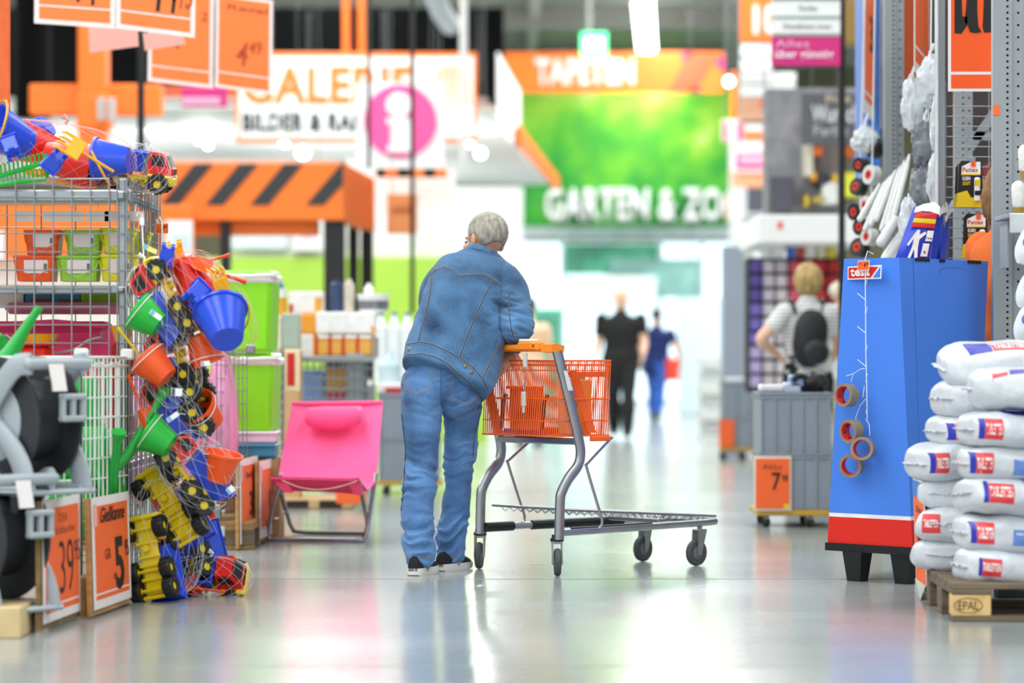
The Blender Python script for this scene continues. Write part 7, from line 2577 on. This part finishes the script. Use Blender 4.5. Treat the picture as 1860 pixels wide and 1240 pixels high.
MB().box(((kx0 + kx1) / 2 - .1, 28.3, zt0 - .06), (kx1 - kx0 - .3, .2, .14), ch=.01).build('header_beam', SO, ki, world=True)
LW = mat('lime_wall_panel', '#B4E052', .6, 0, .04, 1)
struct(MB().box(((at_x(418, 34) + at_x(1000, 34)) / 2 - .6, 34.2, 1.06), (3.4, .15, 2.12)).build('wall_lime', LW))
struct(MB().box(((at_x(418, 34) + at_x(820, 34)) / 2, 34.3, 2.62), (2.6, .12, 1.0)).build('wall_pale', plain('#F3F0EE', .6)))
board('wall_poster', 'square white poster with a pale pink picture above the lime wall', 'poster', 530, 587, 400, 456, 34.05, .19, SW, fields=[(548, 570, 412, 432, plain('#F0B8D8', .5))])
board('white_board', 'long pale board above the lime wall inside the kiosk', 'panel', 418, 522, 400, 452, 34.1, .14, plain('#E6F0F2', .5))
board('orange_flag', 'faded orange panel hanging slanted beside the black pole', 'sign', 703, 758, 352, 424, 30, .04, mat('faded_orange_panel', '#E8925A', .6, 0, .06), [('mega', 712, 748, 375, 393, plain('#B8602E', .6), .02)])
board('storefront_panel', 'orange and white shop front panel behind the tall cage', 'panel', -60, 352, 372, 470, 27.6, .1, SO, fields=[(300, 350, 400, 470, SW), (-20, 8, 420, 470, SW), (313, 346, 425, 460, plain('#CFE0E8', .5))])
board('white_shelf_wall', 'white shelving wall seen through the tall cage', 'shelf', -60, 388, 470, 660, 27.8, .3, plain('#F0E6DE', .6), fields=[(0, 60, 520, 540, SO), (340, 385, 480, 640, plain('#F6D9C8', .6)), (120, 240, 520, 560, plain('#E9E4C8', .6))])
# ------------------------------------------------------------------ goods beyond the beach chair
AMB = plain('#F0A830', .5)
YB = 20.05


def goods_box(name, label, cat, x0, x1, y0, y1, Y, m, d=.25, fields=(), group=None):
    return board(name, label, cat, x0, x1, y0, y1, Y, d, m, (), group, 'box_body', fields)


for i, (x0, x1, y0, y1, c, f, lab) in enumerate(((524, 586, 529, 570, '#F4F1EF', [(572, 585, 540, 570, AMB), (525, 532, 552, 570, PRED)], 'white carton with orange edge on top of the stacked boxes'), (542, 574, 570, 606, '#F2A02A', [], 'amber carton under the white one with the orange edge'), (543, 572, 606, 648, '#EDEAE6', [(568, 572, 606, 648, AMB)], 'pale carton at the end of the amber row'), (573, 598, 608, 646, '#F0AE48', [(573, 577, 608, 646, PRED), (578, 598, 608, 614, SW)], 'first amber carton with a red edge in the row'), (598, 622, 608, 646, '#F0AE48', [(598, 602, 608, 646, PRED), (603, 622, 608, 614, SW)], 'second amber carton with a red edge in the row'), (622, 648, 608, 646, '#F0AE48', [(622, 626, 608, 646, PRED), (627, 648, 608, 614, SW)], 'third amber carton with a red edge in the row'), (648, 674, 608, 646, '#F0AE48', [(648, 652, 608, 646, PRED), (653, 674, 608, 614, SW)], 'fourth amber carton with a red edge in the row'), (674, 685, 610, 648, '#A89684', [], 'brown carton closing the amber row'), (573, 600, 566, 606, '#F7F5F4', [], 'white film wrapped pack standing on the amber row, nearest the amber carton'), (600, 630, 566, 606, '#F3F1F1', [], 'white film wrapped pack standing on the amber row, middle'), (630, 682, 567, 606, '#F5F3F3', [(674, 681, 592, 606, AMB)], 'white film wrapped pack with an amber corner on the amber row'))):
    goods_box('carton', lab, 'carton', x0, x1, y0, y1, YB + (0 if i else .05), plain(c, .5), .25, f)
t = thing('lidded_jar', 'orange jar with white neck and blue cap behind the lime bin', 'jar', P(506, 572, 19.6))
for z0_, z1_, r_, m, nm in ((572, 540, .052, AMB, 'jar_body'), (540, 524, .05, SW, 'jar_neck'), (524, 515, .03, plain('#4A6FC0', .4), 'jar_cap')):
    MB().cyl(P(507, z0_, 19.6), P(507, z1_, 19.6), r_, n=20).build(nm, m, t, world=True)
goods_box('carton', 'tall brown carton carrying the clear bin beside the lime bins', 'carton', 496, 545, 636, 922, 19.5, plain('#C9A070', .6), .25)
goods_box('carton', 'small amber and white carton under the orange jar', 'carton', 495, 511, 573, 636, 19.5, plain('#F0E2D0', .5), .2, [(496, 504, 580, 600, AMB)])
goods_box('clear_bin', 'greyish clear plastic bin beside the amber cartons', 'bin', 512, 544, 568, 634, 19.5, mat('greyish_clear_plastic', '#A9B7A6', .25, 0, .08), .2)
board('price_card', 'tall pale price card with a red stripe on the wire rack', 'price sign', 516, 545, 634, 710, 18.0, .02, plain('#F2D9B0', .5), fields=[(522, 535, 641, 700, PRED)])
rk = thing('wire_rack', 'narrow wire rack with hooks beside the lime bins', 'rack', P(510, 880, 18))
seg = []
for x in (500, 512, 514):
    seg.append((P(x, 945, 18), P(x, 636, 18)))
for k in range(14):
    seg.append((P(498, 640 + 18 * k, 18), P(516, 641 + 18 * k, 17.8)))
MB().wires(seg, .006, 5).build('rack_wires', plain('#7D8488', .4, metal=.5), rk, world=True, kind='stuff')
for i, (x0, x1, y0, y1, c, lab) in enumerate(((546, 588, 672, 738, '#7FA3E0', 'blue film pack inside the far mesh box'), (593, 640, 668, 700, '#E8A838', 'amber pack inside the far mesh box'), (594, 640, 712, 726, '#C81E60', 'magenta pack under the amber one inside the far mesh box'), (516, 545, 712, 740, '#B85A70', 'dusky pink pack beside the far mesh box'), (590, 640, 700, 712, '#E0B060', 'thin ochre pack inside the far mesh box'))):
    goods_box('film_pack', lab, 'package', x0, x1, y0, y1, 20.2, plain(c, .4), .2)
mb_ = thing('mesh_box', 'grey wire mesh box stacked with amber cartons beyond the beach chair', 'wire cage', P(610, 880, 20))
seg = []
for k in range(12):
    x = 546 + 12 * k
    seg.append((P(x, 895, 20), P(x, 648, 20)))
for k in range(13):
    seg.append((P(546, 648 + 19 * k, 20), P(678, 650 + 19 * k, 20)))
MB().wires(seg, .006, 4).build('grid_wires', ZINC, mb_, world=True, kind='stuff')
MB().box(P(612, 652, 20), (.5, .05, .04), ch=.005).build('top_rail', STEEL, mb_, world=True)
MB().box(P(612, 650, 20.25), (.53, .5, .012)).build('mesh_lid', STEEL, mb_, world=True)
MB().box(P(645, 690, 20.05), (.13, .03, .36), ch=.01).build('gate_panel', STEEL, mb_, world=True)
for i, (px, y0, y1, w_, c, lab) in enumerate(((611, 503, 562, 22, '#33466E', 'dark blue spray can standing on the white packs'), (634, 502, 562, 20, '#D9CDBA', 'beige tube standing beside the dark blue can'), (670, 510, 564, 18, '#F2F0EE', 'white can standing behind the paint bucket'))):
    q_ = 20.2 / FPX
    o = MB().lathe([(0, 0), (w_ * q_ / 2, 0), (w_ * q_ / 2, (y1 - y0) * .85 * q_), (w_ * q_ / 4, (y1 - y0) * .9 * q_), (w_ * q_ / 4, (y1 - y0) * q_), (0, (y1 - y0) * q_)]).build('spray_can', plain(c, .4))
    o.location = P(px, y1 + 4, 20.2)
    tag(o, lab, 'can')
t = thing('paint_bucket', 'white paint bucket with a dark picture band behind the jugs', 'bucket', P(678, 566, 20.2))
MB().cyl(P(678, 567, 20.2), P(678, 540, 20.2), .096, .105, 24).build('bucket_body', SW, t, world=True)
MB().cyl(P(678, 540, 20.2), P(678, 534, 20.2), .11, n=24).build('bucket_lid', SW, t, world=True)
MB().cyl(P(678, 562, 20.2), P(678, 546, 20.2), .101, .106, 24).build('picture_band', mat('bucket_picture_band', '#7A7C80', .5, 0, .6, 30), t, world=True)
dt = thing('display_table', 'pale display table carrying the white canisters', 'table', (at_x(728, 22.4), 22.4, 0))
MB().box((at_x(728, 22.4), 22.45, .79), (.5, .55, .03), ch=.004).build('table_top', SW, dt, world=True)
for x in (-.22, .22):
    for y in (22.22, 22.68):
        MB().box((at_x(728, 22.4) + x, y, .39), (.03, .03, .78)).build('leg', STEEL, dt, world=True)
JUG = mat('white_canister_plastic', '#F1F4F6', .4, 0, .02)
JUGB = plain('#6C76C8', .4)
for i, px in enumerate((692, 716, 740, 764)):
    for r_ in (0, 1):
        t = thing('canister', '%s white canister with blue cap, %s row behind the denim man' % (('first', 'second', 'third', 'fourth')[i], ('front', 'rear')[r_]), 'canister', P(px, 692, 22.3 + .2 * r_), None, 'white canisters')
        a = P(px, 690, 22.3 + .2 * r_)
        h = 120 * 22.4 / FPX
        MB().box(a + V((0, 0, h * .42)), (.094, .15, h * .84), ch=.02).build('canister_body', JUG, t, world=True)
        MB().tube([a + V((0, 0, h * .84)), a + V((0, 0, h * .92)), a + V((0, 0, h * .97))], [.04, .025, .022], 12).build('neck', JUG, t, world=True)
        MB().cyl(a + V((0, 0, h * .96)), a + V((0, 0, h * 1.02)), .02, n=12).build('cap', JUGB, t, world=True)
t = thing('clear_jug', 'clear water jug standing under the white canisters', 'jug', P(708, 705, 21.8))
MB().lathe([(0, 0), (.075, 0), (.08, .02), (.08, .17), (.03, .24), (.025, .27), (0, .27)], P(708, 705, 21.8)).build('jug_body', mat('clear_jug_plastic', '#C9DDE6', .2, 0, .03), t, world=True)
board('tray', 'white tray with a red edge on the grey bins behind the denim man', 'tray', 684, 745, 696, 714, 21.6, .2, plain('#F4EDEA', .5), fields=[(700, 745, 704, 713, PRED)])


def crate_dolly(label, x0, x1, ys, Y, wheels, d=.38, ribs=6, group='grey crates on rollers'):
    """stack of grey crates on a wooden dolly; ys = tops of the crates and the foot"""
    w_ = at_x(x1, Y) - at_x(x0, Y)
    xc = (at_x(x0, Y) + at_x(x1, Y)) / 2
    z = lambda py: 1 - (py - HY) * Y / FPX
    t = thing('wooden_dolly', 'roller board under ' + label, 'dolly', (xc, Y + d / 2, 0))
    zb2 = z(ys[-1])
    MB().box((xc, Y + d / 2, zb2 - .02), (w_ + .02, d, .035), ch=.004).build('board', plain('#C9A03C', .6), t, world=True)
    r_ = (zb2 - .04) * .42
    for x in wheels:
        for yy in (Y + .06, Y + d - .06):
            p = V((at_x(x, Y), yy, r_))
            MB().lathe([(0, -.014), (r_, -.014), (r_, .014), (0, .014)], p, Matrix.Rotation(R(90), 3, 'Y') @ Matrix.Rotation(R(25), 3, 'X'), 18).build('wheel', BLACK, t, world=True)
            MB().box(p + V((0, 0, r_ * .9)), (.03, .04, r_ * .9), ch=.004).build('wheel_fork', STEEL, t, world=True)
    for i in range(len(ys) - 1):
        za, zc = z(ys[i + 1]), z(ys[i])
        c = thing('crate', ('upper' if i == 0 else 'lower') + ' of ' + label, 'crate', (xc, Y + d / 2, za), None, group)
        h = zc - za
        def rg(k, zz):
            return [V((-w_ / 2 * k, -d / 2 * k, zz)), V((w_ / 2 * k, -d / 2 * k, zz)), V((w_ / 2 * k, d / 2 * k, zz)), V((-w_ / 2 * k, d / 2 * k, zz))]
        MB().loft([rg(.95, 0), rg(.97, h), rg(.93, h), rg(.91, .02)]).build('crate_wall', GREYPL, c, smooth=0)
        for zz in ((.955, .90) if i == 0 else (.955, .9)):
            MB().loft([rg(.96, h * zz), rg(1.0, h * zz), rg(1.0, h * zz + .012), rg(.96, h * zz + .012)], closed=True, cap=False).build('rim', GREYPL, c, smooth=0)
        for k in range(ribs):
            MB().box((-w_ / 2 * .93 + w_ * .93 * k / (ribs - 1), -d / 2 * .975, h * .45), (.014, .016, h * .9), ch=.003).build('rib', GREYPL, c)
    return t


crate_dolly('the crates with the orange price sheet beside the blue display', 1379, 1512, (712, 822, 925), 17.35, (1394, 1474), .55)
board('price_sheet', 'orange price sheet reading 7 leaning at the grey crates', 'price sign', 1369, 1438, 828, 928, 17.335, .012, plain('#E8D9C8', .6), [('7', 1402, 1418, 858, 890, INK, .01), ('99', 1421, 1431, 862, 875, INK, .01), ('Akku', 1385, 1420, 842, 852, INKTHIN, 0)], fields=[(1373, 1434, 833, 923, ORANGEPAPER), (1424, 1433, 915, 923, TY)])
for i, (x, y, w_, h_, c, lab) in enumerate(((1402, 703, .14, .03, '#E8E9EC', 'flat white packet lying on the upper grey crate'), (1440, 702, .1, .05, '#C9D2EA', 'pale blue packet lying on the upper grey crate'), (1455, 690, .13, .06, '#8FA6D8', 'blue white packet propped in the upper grey crate'))):
    goods_box('packet', lab, 'packet', x - w_ * 155, x + w_ * 155, y - h_ * 155, y + h_ * 155 + 4, 17.5, plain(c, .4), .15)
t = thing('power_tool_case', 'black rounded tool lying on the upper grey crate', 'tool', P(1480, 700, 17.5))
MB().ell(P(1478, 697, 17.55), (.085, .08, .075), None, 24, 16, lambda d: 1 + .18 * noise.noise(d * 2)).build('case_body', BLACK, t, world=True)
MB().tube(catmull([P(1440, 692, 17.5), P(1448, 683, 17.5), P(1462, 684, 17.5), P(1470, 694, 17.5)], 4), .018, 10).build('grip', BLACK, t, world=True)
crate_dolly('the far crates with the blank orange sheet by the grey post', 1312, 1388, (694, 758, 812), 28.5, (1316, 1352), .45, 4)
board('price_sheet', 'blank looking orange price sheet on the far grey crates', 'price sign', 1306, 1334, 762, 812, 28.485, .012, ORANGEPAPER)
goods_box('white_bowl', 'white bundle lying on the far grey crates', 'package', 1358, 1386, 664, 694, 28.6, plain('#EFEDE6', .6), .2)
goods_box('white_bowl', 'flat white bundle beside the taller one on the far grey crates', 'package', 1320, 1352, 686, 694, 28.6, plain('#F2F4F8', .6), .2)
crate_dolly('the grey bins half hidden behind the denim man', 686, 800, (713, 794, 872), 21.5, (700, 780), .4, 3)
for k in range(7):
    goods_box('flat_box', '%s pale flat box from the floor in the stack by the grey post' % ('first', 'second', 'third', 'fourth', 'fifth', 'sixth', 'seventh')[k], 'box', 1272 + (k % 2) * 4, 1312, 790 - 24 * k, 812 - 24 * k, 35 + .05 * (k % 2), plain(('#D9D9D6', '#C4C6C6')[k % 2], .6), .5, (), 'stacked pale boxes')
goods_box('small_pallet', 'low pale pallet under the goods behind the beach chair', 'pallet', 500, 640, 905, 925, 19.4, plain('#C9A878', .7), .6, [(520, 560, 909, 922, plain('#2A211A', .8)), (580, 620, 909, 922, plain('#2A211A', .8))])
goods_box('price_sheet', 'orange sheet low behind the beach chair legs', 'price sign', 610, 664, 892, 915, 19.2, ORANGEPAPER, .02)

# ------------------------------------------------------------------ far right aisle end
board('grey_post', 'flat grey steel column at the end of the paint aisle', 'column', 1313, 1352, 446, 825, 30, .25, mat('flat_grey_column', '#9BA3B2', .5, 0, .04, 2))
board('door_strip', 'pale strip beside the flat grey column', 'panel', 1352, 1368, 446, 819, 31, .2, plain('#C9C8C0', .6), fields=[(1353, 1366, 615, 690, plain('#8A8478', .6))])
sh = board('colour_rack', 'dark framed rack of colour cards from violet to red', 'rack', 1357, 1530, 468, 712, 25.5, .3, mat('dark_rack_frame', '#2B2C34', .6, 0, .1))
cols = [('#5A4A9A', '#7A6AC0', '#B9A8D8'), ('#C9BCC9', '#D9CFD6', '#CFC3C8'), ('#D4C6CC', '#C9BCC4', '#DDD2D6'), ('#E25A72', '#D8AEB8', '#CDB4BC'), ('#E8465A', '#E88A98', '#D8A8AA'), ('#C8202A', '#D84A3A', '#E07A5A'), ('#B81E1E', '#C83A2A', '#D8603A')]
for i in range(7):
    for j in range(9):
        x0, y0 = 1363 + 23.5 * i, 474 + 26 * j
        a, c = P(x0, y0 + 20, 25.45), P(x0 + 19, y0, 25.45)
        MB().box((a + c) / 2, (c.x - a.x, .05, c.z - a.z)).build('colour_card', plain(cols[i][min(2, j // 3) if j else 0], .5), sh, world=True)
board('shelf_fascia', 'long white shelf fascia with a small red mark over the colour rack', 'sign', 1378, 1575, 390, 441, 24.5, 2.05, SW, fields=[(1412, 1422, 402, 416, plain('#E8765A', .5))])
for i, (x0, x1, c) in enumerate(((1384, 1402, '#ECEBE8'), (1403, 1424, '#F2F1EE'), (1430, 1445, '#3E6CC8'), (1449, 1460, '#C83A3A'), (1463, 1482, '#E8E4DC'), (1485, 1500, '#E0D9B0'), (1503, 1520, '#D8C84A'))):
    goods_box('paint_tin', ('%s tin on the ledge over the colour rack' % ('white, leftmost', 'white, second', 'blue', 'red', 'pale', 'cream', 'yellow')[i]), 'tin', x0, x1, 446, 468, 25.3, plain(c, .4), .15)
board('shelf_wall', 'grey shelf wall with packed goods above the white fascia', 'shelf', 1392, 1590, 160, 390, 26.5, .4, mat('shelf_goods_grey', '#8B8A90', .6, 0, .35, 5))
pw = board('poster', 'dark grey poster with pale lettering over the paint shelves', 'poster', 1456, 1585, 168, 262, 26, .05, mat('poster_grey', '#5B5A60', .6, 0, .06), [('Wunsch', 1474, 1560, 190, 222, plain('#D9D8DC', .5), .02), ('Farbe', 1478, 1540, 228, 246, plain('#B9B8BE', .5), .01), ('Ihre', 1500, 1545, 172, 185, plain('#D8C2A0', .5), .01)])
for i, (x, y, c, w_, h_) in enumerate(((1487, 250, '#C83A3A', 14, 16), (1547, 240, '#C83A3A', 14, 16), (1487, 274, '#FF7A2A', 16, 16), (1546, 274, '#FF7A2A', 16, 16), (1470, 290, '#D8D2C0', 16, 60), (1495, 325, '#2E2A38', 22, 24), (1479, 320, '#E8A020', 10, 16), (1518, 326, '#F0C020', 10, 20), (1490, 362, '#B8A850', 26, 10), (1466, 364, '#D8B83A', 8, 20), (1510, 350, '#E4E2E0', 30, 40), (1545, 335, '#E8E43A', 34, 44), (1420, 350, '#4A4854', 44, 60))):
    goods_box('shelf_package', ('%s package on the blurred paint shelves' % ('upper red', 'second red, further from the aisle,', 'upper orange', 'second orange, further from the aisle,', 'tall cream', 'dark violet', 'small amber', 'small yellow', 'flat olive', 'narrow mustard', 'square white', 'large lemon', 'large slate grey')[i]), 'package', x - w_ / 2, x + w_ / 2, y - h_ / 2, y + h_ / 2, 26.2, plain(c, .5), .31)
for i, (x0, x1, y0, y1, Y, c, f, tx, lab) in enumerate((
        (1345, 1403, -20, 76, 34, SO, [], [('10', 1368, 1412, 8, 62, SW, .05)], 'orange aisle number sign with a white 1 high over the paint aisle'),
        (1345, 1402, 80, 103, 34, SW, [], [], 'first white aisle board under the orange number'),
        (1345, 1402, 107, 129, 34, SW, [], [], 'second white aisle board under the orange number'),
        (1345, 1446, 132, 152, 34.2, SW, [], [], 'third, longer white aisle board under the orange number'),
        (1345, 1446, 155, 175, 34.2, SW, [], [], 'fourth, longer white aisle board under the orange number'),
        (1344, 1442, 179, 219, 34.4, plain('#E2A88A', .5), [(1380, 1440, 180, 196, plain('#F0703A', .5))], [], 'orange and beige aisle board under the white ones'),
        (1312, 1348, 218, 258, 38, SW, [(1314, 1322, 220, 256, SP), (1338, 1347, 220, 256, SP)], [], 'small magenta and white information sign behind the mural edge'),
        (1350, 1428, 228, 256, 38, plain('#F0824A', .5), [(1354, 1424, 229, 237, SW)], [], 'orange sign with a white top strip beside the small information sign'),
        (1328, 1412, 262, 312, 40, plain('#EDE6E4', .5), [(1336, 1396, 278, 306, SP), (1342, 1388, 284, 296, plain('#E8B8D0', .5))], [], 'white sign with a magenta field further down the aisle'),
        (1330, 1392, 314, 340, 42, plain('#E8A07A', .5), [(1340, 1390, 314, 320, plain('#E0602A', .5))], [], 'salmon orange board further down the aisle'),
        (1318, 1342, 352, 400, 48, plain('#E6C8C0', .5), [(1324, 1338, 358, 368, SP), (1322, 1340, 372, 396, plain('#E89A6A', .5))], [], 'farthest small magenta and orange sign against the mural'))):
    board('aisle_sign', lab, 'sign', x0, x1, y0, y1, Y, .06, c, tx, 'aisle signs over the paint aisle', 'panel', f)
pole('orange upright edge behind the aisle signs next to the mural', 1334, 130, 320, 46, .05, SO, 'orange_post', 'post')
pole('light grey upright carrying the aisle signs', 1437, 220, 400, 30, .12, plain('#C9CDD0', .5), 'sign_column', 'column')
for i, (y0, y1, c, tx, lab) in enumerate(((2, 30, SW, [('Farbe', 1452, 1484, 10, 19, SK, 0)], 'upper white direction board on the black sign pole'), (34, 62, SW, [('Wandfarben innen', 1422, 1510, 43, 52, SK, 0)], 'lower white direction board on the black sign pole'), (66, 120, SP, [('Alles', 1408, 1470, 72, 86, plain('#F0A8D0', .5), .01), ('über günstig', 1408, 1514, 90, 110, plain('#FBE4F0', .5), .02)], 'magenta direction board lowest on the black sign pole'))):
    board('direction_board', lab, 'sign', 1402, 1527, y0, y1, 21, .03, c, tx, None, 'panel', [(1402, 1527, y0 - 3, y0, plain('#9FAFA8', .5))])
pole('slim black sign pole rising behind the blue display', 1529, -60, 720, 21.1, .024, BLACKPAINT, 'sign_pole', 'pole')
board('roof_shelf', 'yellowish cartons on the high shelf behind the black sign pole', 'carton', 1532, 1570, 0, 80, 27, .3, plain('#9A7A3A', .6))
board('orange_carton', 'orange goods behind the blurred steel upright', 'carton', 1640, 1668, -20, 160, 18.5, .2, plain('#B8480E', .6))
